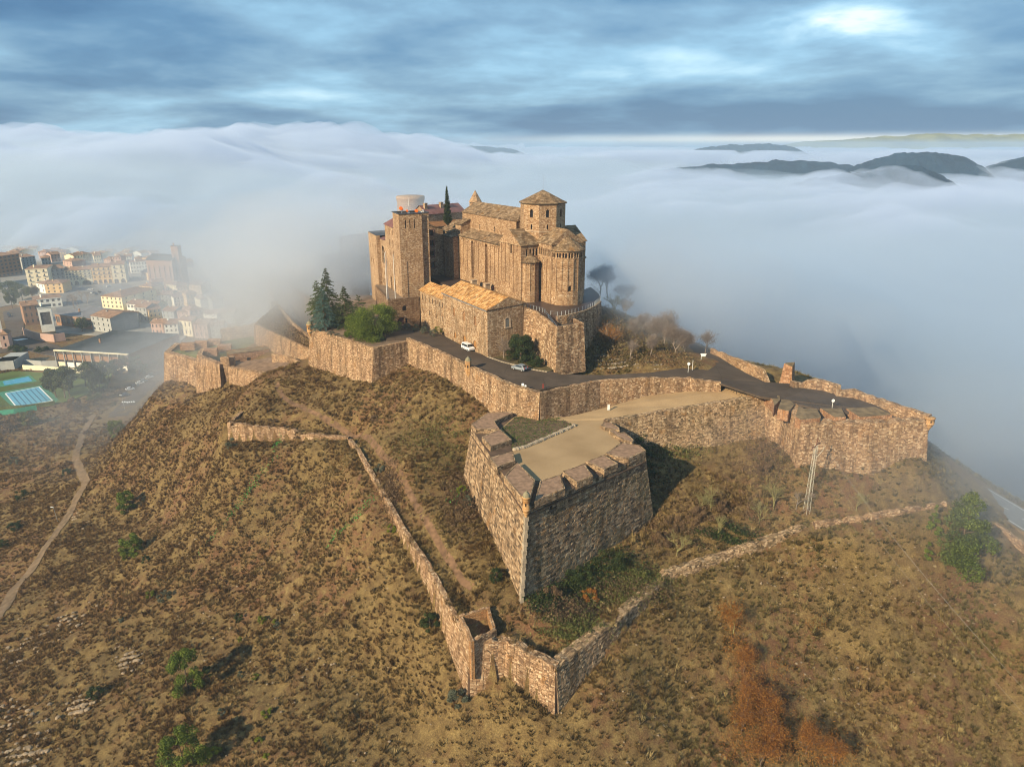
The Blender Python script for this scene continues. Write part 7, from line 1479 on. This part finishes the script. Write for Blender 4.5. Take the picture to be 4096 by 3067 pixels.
for i in range(6): f = (i + 1) / 7; a, b = c0[0].lerp(c0[1], f).lerp(c0[3].lerp(c0[2], f), .06), c0[0].lerp(c0[1], f).lerp(c0[3].lerp(c0[2], f), .94); d = (b - a); m = MB(); m.box((a + b) / 2 - Lo, (d.length, .3, .02), math.atan2(d.y, d.x)); m.build('lane_line', plain('navy_line', (.02, .07, .13), .4), ln)
for a, b in zip(c0, c0[1:] + c0[:1]): d = b - a; m = MB(); m.box((a + b) / 2 - Lo, (d.length, .5, .06), math.atan2(d.y, d.x)); m.build('pool_rim', M_WHITE, ln)
def boxwall(name, label, pts, h, mat, cat='wall', th=.5, zg=ZG):
    a0 = Z(pts[0][0], pts[0][1], zg); m = MB()
    for p, q in zip(pts, pts[1:]): a, b = Z(*p, zg), Z(*q, zg); d = b - a; m.box((a + b) / 2 - a0 + Vector((0, 0, h / 2)), (d.length + th, th, h), math.atan2(d.y, d.x))
    o = m.build(name, mat); o.location = a0; tag(o, label, cat); return o
boxwall('garden_wall', 'long cream wall curving above the pool lawn', ((95, 1478), (180, 1482), (300, 1492), (345, 1492)), 2.6, W_CREAM)
boxwall('retaining_wall', 'curved pale wall along the road below the old houses', ((98, 1342), (130, 1355), (170, 1365), (220, 1368), (262, 1362)), 5.0, W_PINK)
boxwall('concrete_wall', 'grey concrete ramp wall beside the sports hall', ((100, 1460), (170, 1466), (238, 1464)), 3.2, W_GREY)
boxwall('canopy_building', 'low concrete building cut by the left edge above the pool', ((-70, 1478), (40, 1470), (70, 1452)), 5.0, W_GREY, 'building', 9)
boxwall('windbreak', 'bright green fabric windbreak under the pool', ((-60, 1668), (60, 1655), (148, 1640)), 2.4, plain('green_fabric', (.05, .32, .20), .7, .15), 'screen', .15)
boxwall('hedge', 'dark clipped hedge along the lower edge of the pool lawn', ((-60, 1640), (100, 1632), (215, 1616)), 1.4, plain('hedge_leaves', (.07, .085, .02), .9, .6, 1.2), 'hedge', 1.2)
for i, (px, py, s) in enumerate(((60, 1398, 26), (85, 1402, 26), (165, 1402, 24))): crown_tree('shrub', Z(px, py, ZG + .1), 2.4, 4.2, ('leftmost clipped hedge on the traffic island', 'middle clipped hedge on the traffic island', 'right-hand clipped hedge on the traffic island')[i], 'shrub', L_DARK, 14, 1500, .5, .05, 'traffic island hedges', 330 + i, .02)
for i, (px, py, h, r) in enumerate(((225, 1590, 14, 4.5), (262, 1592, 15, 5), (280, 1585, 15, 5), (215, 1570, 12, 4), (345, 1545, 12, 5.5), (372, 1540, 12, 5), (440, 1530, 12, 5), (330, 1325, 9, 5), (50, 1230, 12, 4), (90, 1200, 12, 7), (130, 1190, 9, 6), (40, 1180, 12, 8))):
    crown_tree('tree', Z(px, py, ZG), h, r, ('leftmost slim tree between pool and parking', 'tall tree in the middle of the poolside group', 'tall tree at the right of the poolside group', 'shorter tree behind the poolside group', 'round dark tree below the sports hall', 'round tree right under the sports hall wall', 'hazy tree by the end of the sports hall', 'round tree growing behind the sports hall roof', 'dark conifer by the roadside garden', 'bushy hazy tree left of the curved block', 'brownish tree in front of the curved block', 'mass of dark foliage under the grey blocks')[i], 'tree', L_CEDAR if i != 10 else L_DRY, 30, 3600, .7, .3, 'trees in the town', 340 + i, .35)
for i, (px, py) in enumerate(((270, 1222), (292, 1215), (312, 1228), (330, 1208), (352, 1215), (300, 1238))): bare_tree(Z(px, py, ZG), 11, 'bare plane tree in the town square, %s' % ('leftmost of the front trees', 'second in the front', 'right of the front trees', 'farthest at the back', 'nearest the yellow block', 'lowest near the seven-bay roof')[i], M_BARKP, 'plane trees in the square', 360 + i, 5, .5)
townslab('old_town_streets', ((-60, 1020), (880, 1010), (900, 1230), (700, 1380), (560, 1400), (440, 1345), (226, 1330), (160, 1240), (60, 1215), (-60, 1240)), plain('old_town_paving', (.24, .22, .19), .9, .2, .08), .06)
for i, (px, py, h, r) in enumerate(((480, 1500, 9, 4), (515, 1492, 10, 4.5), (545, 1485, 9, 4), (420, 1515, 9, 4.5), (400, 1560, 8, 4), (380, 1600, 7, 3.5), (300, 1640, 6, 3.5), (560, 1500, 8, 4), (120, 1700, 6, 4), (30, 1720, 6, 4.5))):
    crown_tree('tree', Z(px, py, ZG), h, r, ('hazy tree at the right end of the sports hall lawn', 'second hazy tree at the end of the hall', 'hazy tree closest to the foggy ramparts', 'hazy tree on the lawn edge below the hall', 'tree between the lawn and the car park', 'lower tree between the lawn and the car park', 'small tree by the waste ground under the pool', 'faint tree beside the far end of the car park', 'bushy tree below the green windbreak', 'bushy tree under the windbreak at the left edge')[i], 'tree', L_CEDAR if i % 3 else L_DRY, 22, 2200, .6, .25, 'trees in the town', 380 + i, .15)
# ------------------------------------------------------------------ vehicles
def rim_wheel(root, x, y, r, off_y):
    w = MB(); s = 1 if y > 0 else -1; w.tube((x, y - .1, r), (x, y + .1, r), r, n=14); o = w.build('wheel', M_TYRE, root); q = MB(); q.tube((x, y + s * .09, r), (x, y + s * .125, r), r * .62, n=10); q.build('rim', M_RIM, o)
M_TYRE = plain('tyre', (.02, .02, .02), .8); M_RIM = plain('wheel_rim', (.45, .45, .46), .4, .05, 1, .5); M_CARGL = plain('car_glass', (.015, .02, .025), .08, .1, 1, 0, .7); M_RED = plain('red_lamp', (.5, .02, .015), .3); M_LAMP = plain('clear_lamp', (.75, .75, .72), .2)
CARM = {}
def car(p, az, kind, col, label, group=None, detail=True):
    if col not in CARM: CARM[col] = plain('car_paint_%d' % len(CARM), col, .28, .04, 1, .15, .6)
    root = empty('van' if kind == 'van' else 'car', p, label, 'van' if kind == 'van' else 'car', group, az)
    if kind == 'van': prof = [(-2.0, .3), (2.0, .3), (2.08, .75), (1.95, .98), (1.25, 1.12), (.75, 1.72), (.45, 1.83), (-1.85, 1.86), (-2.02, 1.6), (-2.08, .7)]; hw = .88; gl = [[(.66, 1.66), (1.22, 1.15), (1.22, 1.1), (.3, 1.1), (.3, 1.66)], [(.2, 1.1), (-.75, 1.1), (-.75, 1.66), (.2, 1.66)], [(-.87, 1.1), (-1.75, 1.1), (-1.75, 1.62), (-.87, 1.64)]]; ws = ((1.28, 1.13), (.76, 1.7)); rs_ = ((-2.07, 1.05), (-2.02, 1.6)); wx = (1.3, -1.3)
    else: prof = [(-1.95, .3), (1.95, .3), (2.02, .6), (1.85, .78), (1.05, .93), (.35, 1.38), (-.2, 1.47), (-1.3, 1.42), (-1.85, 1.0), (-2.0, .85), (-2.02, .5)]; hw = .85; gl = [[(.28, 1.36), (.92, .98), (-.35, .98), (-.35, 1.40)], [(-.43, .98), (-1.25, 1.0), (-1.12, 1.34), (-.43, 1.40)]]; ws = ((1.08, .95), (.36, 1.39)); rs_ = ((-1.84, 1.03), (-1.34, 1.42)); wx = (1.25, -1.25)
    yw = lambda z: hw if z < .95 else hw - (z - .95) * .26
    m = MB(); n = len(prof); L_ = [(x, -yw(z), z) for x, z in prof]; R_ = [(x, yw(z), z) for x, z in prof]; m.add(L_ + R_, [(i, n + i, n + (i + 1) % n, (i + 1) % n) for i in range(n)] + [tuple(range(n)), tuple(reversed(range(n, 2 * n)))]); m.build('body', CARM[col], root)
    if not detail:
        m = MB(); 
        for s in (-1, 1):
            for g in gl: m.poly([(x, s * (yw(z) + .012), z) for x, z in g])
        tagk(m.build('windows', M_CARGL, root), 'stuff')
    else:
        for s in (-1, 1):
            for g in gl: m = MB(); m.poly([(x, s * (yw(z) + .012), z) for x, z in (g if s < 0 else g[::-1])]); m.build('window', M_CARGL, root)
    for nm, (a, b) in (('windscreen', ws), ('rear_window', rs_)):
        dx, dz = (b[1] - a[1]), -(b[0] - a[0]); l = math.hypot(dx, dz); sg = 1 if nm == 'windscreen' else -1; ox, oz = dx / l * .015, dz / l * .015
        if nm == 'rear_window': ox, oz = -abs(ox), abs(oz)
        else: ox, oz = abs(ox), abs(oz)
        m = MB(); m.quad((a[0] + ox, -yw(a[1]) + .06, a[1] + oz), (a[0] + ox, yw(a[1]) - .06, a[1] + oz), (b[0] + ox, yw(b[1]) - .06, b[1] + oz), (b[0] + ox, -yw(b[1]) + .06, b[1] + oz)); m.build(nm, M_CARGL, root)
    for x in wx:
        for y in (-hw + .04, hw - .04): rim_wheel(root, x, y, .31, 0)
    if detail:
        for s in (-1, 1): m = MB(); m.box((1.93, s * .62, .68), (.16, .3, .16)); m.build('headlight', M_LAMP, root); m = MB(); m.box((-1.97, s * .68, .85 if kind != 'van' else .95), (.12, .22, .3)); m.build('tail_light', M_RED, root)
        m = MB(); m.box((-2.02, 0, .48), (.1, 1.5, .2)); m.build('bumper', M_TYRE, root); m = MB(); m.box((-2.06, 0, .62), (.02, .5, .12)); m.build('number_plate', M_WHITE, root)
        if kind == 'van':
            for s in (-1, 1): m = MB(); m.box((-.2, s * (hw + .01), .62), (2.2, .03, .09)); m.build('door_moulding', M_TYRE, root)
    return root
def road_z(px, py, z): return Z(px, py, z)
va = math.atan2(-.82, .57); o = car(Z(1872, 1399, 47.75), va, 'van', (.80, .80, .80), 'white van with a dark moulding parked against the hall')
ca = math.atan2(.80, -.60); o = car(Z(2079, 1479, 47.12), math.atan2(.62, -.80) , 'hatch', (.27, .30, .33), 'silver hatchback parked on the castle road beside the verge')
cols = ((.03, .05, .09), (.75, .75, .75), (.03, .03, .035), (.72, .72, .70), (.25, .27, .28), (.62, .62, .6), (.12, .13, .14))
PK = [on(*p) for p in ((470, 1668), (530, 1600), (585, 1545), (640, 1505), (690, 1470))]
ribbon('parking', PK, 8.5, M_ASPHB, .16, 3.0, amp=False)
for i, (px, py) in enumerate(((503, 1586), (522, 1564), (541, 1551), (562, 1540), (576, 1529), (598, 1516), (612, 1504))): p = on(px, py); p.z += .18; car(p, R(38), 'hatch', cols[i], ('dark blue car nearest the zebra crossing', 'white car second from the zebra crossing', 'black car third in the foggy parking row', 'white car fourth in the foggy parking row', 'grey car fifth in the foggy parking row', 'pale car sixth in the foggy parking row', 'last dim car at the far end of the parking row')[i], 'cars in the foggy car park', False)
for i, (px, py) in enumerate(((362, 1160), (436, 1148), (372, 1172), (385, 1178), (398, 1170), (396, 1238))): car(Z(px, py, ZG + .15), R(20 + 30 * i), 'van' if i == 5 else 'hatch', cols[(i * 2 + 1) % 7], ('white car beside the arcade of the square', 'pale car at the corner of the arcade', 'car at the left of the parked bunch in the square', 'car in the middle of the parked bunch in the square', 'car at the right of the parked bunch in the square', 'white delivery truck standing before the yellow block')[i], 'vehicles in the town square', False)
for i, (px, py) in enumerate(((36, 1258), (42, 1266))): car(Z(px, py, ZG + .2), R(-70), 'hatch', cols[2], ('upper dark car on the curving town road', 'lower dark car on the curving town road')[i], 'cars on the town road', False)
zb_ = empty('zebra_crossing', on(505, 1615), 'white striped crossing at the head of the foggy car park', 'crossing'); zb_['kind'] = 'structure'
for i in range(6): p = on(492 + 9 * i, 1612) - Vector(zb_.location); p.z += .2; m = MB(); m.box(p, (.6, 3.4, .02), R(38)); m.build('stripe', M_WHITE, zb_)
zb_ = empty('zebra_crossing', Z(80, 1360, ZG + .2), 'white striped crossing over the curving town road', 'crossing'); zb_['kind'] = 'structure'
for i in range(9): p = Z(62 + 5 * i, 1361 - .8 * i, ZG + .2) - Vector(zb_.location); m = MB(); m.box(p, (.6, 4.0, .02), R(70)); m.build('stripe', M_WHITE, zb_)
# ------------------------------------------------------------------ lattice pylon and wires
pb = on(3222, 2072); H = 15.2; root = empty('lattice_pylon', pb, 'pale steel lattice pylon with rusty cross-arms on the right slope', 'pylon'); M_GALV = plain('galvanised_steel', (.48, .46, .38), .6, .1)
wd = lambda z: .48 - .26 * z / H; cs = [(-1, -1), (1, -1), (1, 1), (-1, 1)]; Rz = Matrix.Rotation(R(25), 3, 'Z'); q = lambda k, z: Rz @ Vector((cs[k][0] * wd(z), cs[k][1] * wd(z), z))
for k in range(4): m = MB(); m.tube(q(k, -.5), q(k, H), .045, n=4); m.build('leg', M_GALV, root)
m = MB(); nz = 15
for i in range(nz):
    z0, z1 = H * i / nz, H * (i + 1) / nz
    for k in range(4): a = (k, (k + 1) % 4) if (i + k) % 2 else ((k + 1) % 4, k); m.tube(q(a[0], z0), q(a[1], z1), .022, n=3); m.tube(q(k, z1), q((k + 1) % 4, z1), .018, n=3)
tagk(m.build('bracing', M_GALV, root), 'stuff')
M_RUST = plain('rusty_steel', (.12, .04, .025), .8, .3)
tips = []
for i, (dx, dy, z) in enumerate(((-1.4, -.3, H - .3), (1.5, .4, H + .3), (.2, 0, H + 1.9))): m = MB(); e = Rz @ Vector((dx, dy, 0)); m.box((e.x / 2, e.y / 2, (H - .1 + z) / 2), (abs(dx) + .2, .14, .14), math.atan2(e.y, e.x)) if i < 2 else m.tube((0, 0, H - .5), (e.x, e.y, z), .08, n=4); m.build('cross_arm', M_RUST, root); tips.append(pb + Vector((e.x, e.y, z)))
for t_ in tips: m = MB(); m.lathe((t_.x - pb.x, t_.y - pb.y, t_.z - pb.z - .1), ((0, -.5), (.1, -.45), (.05, -.3), (.1, -.25), (.05, -.1), (.1, -.05), (0, 0)), 8); m.build('insulator', plain('brown_glaze', (.05, .02, .015), .2), root)
for s in (-1, 1): m = MB(); a = Rz @ Vector((s * .3, -.3, H - 2.6)); b = Rz @ Vector((s * 1.1, -.9, H - .9)); m.tube(a, b, .05, n=5); m.tube(b, b + Vector((0, 0, .5)), .05, n=5); m.build('cable_stay', M_GALV, root)
r1 = ray(4260, 2990); ends = [Vector((r1[0] * 82, r1[1] * 82, CAMZ + r1[2] * 82)) + Vector(v) for v in ((-1.2, 1.2, 0), (1.4, -.2, .2), (.2, 1.6, 1.4))]
for i, (a, b) in enumerate(zip(tips, ends)):
    m = MB(); P = [a.lerp(b, k / 14) - Vector((0, 0, 4 * 1.6 * (k / 14) * (1 - k / 14))) - a for k in range(15)]
    for p, q2 in zip(P, P[1:]): m.tube(p, q2, .016, n=4, cap=False)
    o = m.build('wire', plain('cable', (.26, .23, .20), .6)); o.location = a; tag(o, ('lowest of the three wires running from the pylon to the lower right', 'right-hand wire of the three leaving the pylon', 'wire from the top of the pylon down to the lower right')[i], 'wire', 'wires from the pylon')
# ------------------------------------------------------------------ right-hand road with markings
def grade(pts, w, dz, name, mat, kind='structure', u0=0):
    P = []
    for a, b in zip(pts, pts[1:]): P += [a.lerp(b, i / 8) for i in range(8)]
    P.append(pts[-1]); vs = []
    for i, p in enumerate(P): d = P[min(i + 1, len(P) - 1)] - P[max(i - 1, 0)]; d.z = 0; d.normalize(); nn = Vector((-d.y, d.x, 0)); vs += [p + nn * (u0 - w / 2) + Vector((0, 0, dz)), p + nn * (u0 + w / 2) + Vector((0, 0, dz))]
    m = MB(); m.add(vs, [(2 * i + 1, 2 * i, 2 * i + 2, 2 * i + 3) for i in range(len(P) - 1)]); return tag(m.build(name, [mat]), kind=kind)
RR = [Z(3690, 1835, 23.5), Z(3770, 1885, 22.2), Z(3900, 1960, 20.6), Z(4000, 2020, 19.4), Z(4110, 2088, 18.2), Z(4400, 2270, 15)]
bs = MB(); 
for a, b in zip(RR, RR[1:]): d = b - a; d.z = 0; d.normalize(); nn = Vector((-d.y, d.x, 0)); bs.prism([V3(a - nn * 5, 5), V3(b - nn * 5, 5), V3(b + nn * 5, 5), V3(a + nn * 5, 5)], [a - nn * 4.6 - Vector((0, 0, .02)), b - nn * 4.6 - Vector((0, 0, .02)), b + nn * 4.6 - Vector((0, 0, .02)), a + nn * 4.6 - Vector((0, 0, .02))])
tag(bs.build('road_bank', [M_CAPG]), kind='structure'); grade(RR, 8.4, .03, 'valley_road', plain('grey_asphalt', (.16, .17, .18), .7, .12, .3)); grade(RR, .16, .036, 'road_markings', M_WHITE, u0=-3.7); grade(RR, .14, .036, 'road_markings', M_WHITE, u0=3.7)
P = [RR[i].lerp(RR[i + 1], k / 8) for i in range(len(RR) - 1) for k in range(8)]; dr = empty('road_markings', RR[0], 'dashed white centre line of the valley road', 'road marking'); dr['kind'] = 'structure'
tot = 0
for a, b in zip(RR, RR[1:]):
    L = (b - a).length; d = (b - a).normalized(); s = 0
    while s < L - 2: c = a + d * (s + 1) - Vector(dr.location); m = MB(); m.box(c + Vector((0, 0, .045)), (2.0, .16, .012), math.atan2(d.y, d.x)); m.build('dash', M_WHITE, dr); s += 4.5
ridge_wall('roadside_wall', 'low pinkish wall beside the valley road at the right edge', 'wall', [Z(3955, 2072, 19.6), Z(4030, 2125, 18.8), Z(4110, 2190, 17.8), Z(4300, 2330, 15.6)], 12, .8, 95, .3)
# ------------------------------------------------------------------ signs, posts, lamps, people, small things
def sign(p, h, kind, label):
    root = empty('road_sign', p, label, 'sign'); m = MB(); m.tube((0, 0, 0), (0, 0, h), .05, n=6); m.build('pole', M_WHITE, root); m = MB()
    if kind == 'disc': m.tube((0, -.05, h - .1), (0, -.09, h - .1), .38, n=14); m.build('disc', M_WHITE, root)
    elif kind == 'board':
        for k in range(3): m = MB(); m.box((.5, -.06, h - .15 - .26 * k), (1.5 - .2 * k, .05, .2), R(-8)); m.build('board', M_WHITE, root)
    elif kind == 'lamp': m.box((.25, 0, h), (.7, .2, .1)); m.build('lamp_head', M_STEEL, root)
    return root
sign(Z(2752, 1490, 46.4), 2.4, 'disc', 'small round road sign nearest the scrubby bank'); sign(Z(2769, 1480, 46.4), 2.6, 'pole', 'thin plain white post beside the round sign'); sign(Z(2803, 1452, 46.2), 2.6, 'board', 'white direction sign boards at the road fork'); sign(Z(3328, 1632, 44.0), 1.9, 'disc', 'round white sign standing alone on the asphalt of the right bastion')
fr = empty('chain_fence', Z(2885, 1545, 44.4), 'dark posts and chain closing the end of the gravel path', 'fence'); f0 = Vector(fr.location); m = MB(); pr_ = None
for i, (px, py) in enumerate(((2886, 1545), (2904, 1556), (2924, 1566), (2945, 1576), (2967, 1585))):
    p = Z(px, py, 44.6 - .1 * i) - f0; q = MB(); q.tube(p, p + Vector((0, 0, 1.0)), .07, n=6); q.build('post', M_TYRE, fr)
    if pr_ is not None: m.tube(pr_ + Vector((0, 0, .8)), p + Vector((0, 0, .8)), .025, n=4)
    pr_ = p
m.build('chain', M_TYRE, fr)
lp = on(232, 2092); rt = empty('street_lamp', lp, 'slim street lamp beside the footpath on the left slope', 'street lamp'); m = MB(); m.tube((0, 0, 0), (-.3, 0, 5), .07, .05, 6); m.build('pole', M_STEEL, rt); m = MB(); m.box((-.75, 0, 5.05), (.9, .25, .12)); m.build('lamp_head', M_WHITE, rt)
lp = on(500, 1640); rt = empty('street_lamp', lp, 'street lamp leaning over the head of the car park', 'street lamp'); m = MB(); m.tube((0, 0, 0), (-.3, 0, 7), .08, .05, 6); m.build('pole', M_STEEL, rt); m = MB(); m.box((-.8, 0, 7.05), (1.1, .3, .12)); m.build('lamp_head', M_WHITE, rt)
m = MB(); m.box((0, 0, .5), (.28, .28, 1.0)); o = m.build('post', plain('red_post', (.20, .03, .02), .6)); o.location = Z(2172, 1552, 47.0); tag(o, 'short dark red post at the corner of the road wall', 'post')
for i, (px, py, s) in enumerate(((2091, 1542, .45), (2102, 1546, .32))): m = MB(); m.box((0, 0, s * .5), (s * 1.3, s, s)); m.box((0, 0, s * 1.05), (s * .9, s * .6, s * .15)); o = m.build('marker_block', M_WHITE); o.location = Z(px, py, 48.0); tag(o, ('larger white block on the road wall near its corner', 'smaller white block on the road wall near its corner')[i], 'block', 'white blocks on the road wall')
rt = empty('small_door', Z(2434, 1624, 42.6), 'small pale door in the wall beside the gravel path', 'door'); dr_ = Vector(T2[3] - T2[2]); az = math.atan2(dr_.y, dr_.x); m = MB(); m.box((0, -.3, -.2), (.55, .1, 1.3), az); m.build('leaf', M_WHITE, rt); m = MB(); m.box((0, -.28, .55), (.9, .16, .16), az); m.build('lintel', M_LEDGE, rt)
rt = empty('kerb', BA, 'low stone kerb edging the verge in front of the hall gable', 'kerb')
ks = [Z(1950, 1427, 47.7), Z(2010, 1448, 47.4), Z(2070, 1462, 47.3), Z(2130, 1478, 47.1), Z(2190, 1488, 47.0)]
for a, b in zip(ks, ks[1:]):
    d = b - a; n = int(d.length / .7)
    for i in range(n): m = MB(); m.box(a.lerp(b, (i + .5) / n) - BA, (.66, .35, .32), math.atan2(d.y, d.x) + rnd.uniform(-.06, .06)); m.build('stone', M_QUOIN, rt)
slab('verge', ks + [Z(2215, 1478, 47.0), Z(2150, 1440, 47.0), Z(2084, 1352, 47.4) if False else BA + N_ * 10.5 + Vector((0, 0, 47.35)), BA + Vector((.1, 0, 47.6))], plain('verge_grass', (.10, .075, .03), .95, .6, 1.0), th=1.2)
def person(p, az, top, legs, label):
    me = bpy.data.meshes.new('body'); V = [(0, 0, .93), (0, .01, 1.18), (0, .01, 1.42), (0, 0, 1.55), (0, .02, 1.66), (0, .01, 1.76), (-.2, 0, 1.40), (-.27, .02, 1.13), (-.27, .1, .90), (.2, 0, 1.40), (.27, .02, 1.13), (.27, .1, .90), (-.1, 0, .86), (-.11, .03, .47), (-.11, 0, .08), (-.11, .14, .03), (.1, 0, .86), (.12, .0, .47), (.12, -.03, .08), (.12, .11, .03)]
    E = [(0, 1), (1, 2), (2, 3), (3, 4), (4, 5), (2, 6), (6, 7), (7, 8), (2, 9), (9, 10), (10, 11), (0, 12), (12, 13), (13, 14), (14, 15), (0, 16), (16, 17), (17, 18), (18, 19)]; me.from_pydata(V, E, [])
    rad = [.15, .145, .16, .055, .095, .08, .065, .05, .04, .065, .05, .04, .095, .07, .05, .04, .095, .07, .05, .04]; o = bpy.data.objects.new('person', me); COL.objects.link(o); sk = o.modifiers.new('skin', 'SKIN'); 
    for i, r in enumerate(rad): me.skin_vertices[0].data[i].radius = (r, r * .8); me.skin_vertices[0].data[i].use_root = (i == 0)
    ss = o.modifiers.new('sub', 'SUBSURF'); ss.levels = 1; ss.render_levels = 1; me.materials.append(top); o.location = p; o.rotation_euler = (0, 0, az); tag(o, label, 'person', None); return o
person(Z(1967, 1164, 59.02) , R(160), plain('dark_coat', (.02, .02, .025), .9), None, 'left of two people in dark coats standing at the church wall')
person(Z(1974, 1166, 59.02), R(200), plain('black_red_coat', (.05, .018, .02), .9), None, 'right of two people in dark coats standing at the church wall')
for i, (px, py) in enumerate(((1895, 1135), (1948, 1150))):
    m = MB(); m.box((0, 0, 1.1), (1.6, 1.2, 2.2), R(30)); m.box((0, 0, 2.28), (2.0, 1.6, .16), R(30)); o = m.build('stone_stand', M_LEDGE); o.location = Z(px, py + 15, 59.02); tag(o, ('square stone pier with a slab top in the yard, farther left', 'square stone pier with a slab top next to the two people')[i], 'pier', 'stone piers in the church yard')
# pale rock outcrops low on the left, rubble on the east bank
def rocks(name, spots, n, smin, smax, mat, seed, flat=.5):
    rs = random.Random(seed); m = MB()
    for px, py, rx, ry in spots:
        for _ in range(n):
            p = on(px + rs.gauss(0, rx), py + rs.gauss(0, ry)); s = rs.uniform(smin, smax); k = 6; a0 = rs.random() * 6; vs = []
            for z, rr in ((-.3, 1), (.25 * flat, .95), (.55 * flat, .55)): vs += [p + Vector((math.cos(a0 + i) * s * rr * rs.uniform(.7, 1.2), math.sin(a0 + i) * s * rr * rs.uniform(.7, 1.2), z * s)) for i in range(k)]
            m.add(vs, [(j * k + i, j * k + (i + 1) % k, (j + 1) * k + (i + 1) % k, (j + 1) * k + i) for j in range(2) for i in range(k)] + [tuple(range(2 * k, 3 * k))])
    return tagk(m.build(name, mat), 'stuff')
M_ROCK = plain('pale_rock', (.25, .185, .12), .95, .4, 1.2)
rocks('rock_outcrop', ((130, 2560, 40, 30), (230, 2440, 30, 25), (60, 2700, 40, 40), (320, 2840, 30, 25), (100, 3020, 70, 25), (320, 2080, 20, 14), (520, 2640, 25, 30), (200, 2520, 90, 60), (80, 2900, 80, 60)), 70, .12, .6, M_ROCK, 5)
rocks('loose_stones', ((700, 2300, 400, 250), (1300, 2600, 300, 250), (3300, 2300, 350, 100), (3600, 2500, 250, 200), (2950, 2700, 300, 200)), 130, .10, .28, M_ROCK, 6)
rocks('rubble', ((2400, 1440, 25, 14), (2460, 1465, 40, 10), (2600, 1462, 50, 7)), 90, .15, .5, M_QUOIN, 7)

# ------------------------------------------------------------------ far hills above the sea of fog
def hill_ridge(name, cx, cy_, sx, sy, ztop, seed, mat):
    n, m_ = 90, 40; X, Yy = np.meshgrid(np.linspace(-1, 1, n), np.linspace(-1, 1, m_)); e = np.clip(1 - (X ** 2) ** 1.1, 0, 1) * np.clip(1 - Yy ** 2, 0, 1); wx, wy = cx + X * sx, cy_ + Yy * sy
    H_ = -60 + (ztop + 60) * e ** .55 * (.80 + .34 * fbm(wx / 210 + seed, wy / 210, 4, seed)) + (fbm(wx / 14, wy / 14, 3, 1) - .5) * 11
    V = np.stack([wx, wy, H_], -1).reshape(-1, 3); i = np.arange(m_ - 1)[:, None] * n + np.arange(n - 1)[None]; F = np.stack([i, i + 1, i + n + 1, i + n], -1).reshape(-1, 4); me = bpy.data.meshes.new(name); me.from_pydata(V.tolist(), [], F.tolist()); me.materials.append(mat); o = bpy.data.objects.new(name, me); COL.objects.link(o); return tagk(o, 'structure')
M_HAZED_FOREST = plain('haze_tinted_forest', (.009, .024, .040), .95, .5, .02); M_SUNHILL = plain('sunlit_hill', (.22, .22, .11), .95, .3, .004)  # distance haze painted into the forest colour: dark green shifted to blue
hill_ridge('hill', 800, 1480, 190, 150, 88, 1, M_HAZED_FOREST); hill_ridge('hill', 1130, 1480, 260, 160, 92, 2, M_HAZED_FOREST); hill_ridge('hill', 560, 1150, 210, 90, 66, 3, M_HAZED_FOREST); hill_ridge('hill', 620, 1750, 520, 120, 68, 7, M_HAZED_FOREST); hill_ridge('hill', 1100, 3600, 420, 200, 112, 4, M_HAZED_FOREST); hill_ridge('hill', 5200, 8600, 2600, 700, 215, 5, M_SUNHILL)
hill_ridge('hill', -300, 5200, 500, 300, 96, 6, M_HAZED_FOREST)
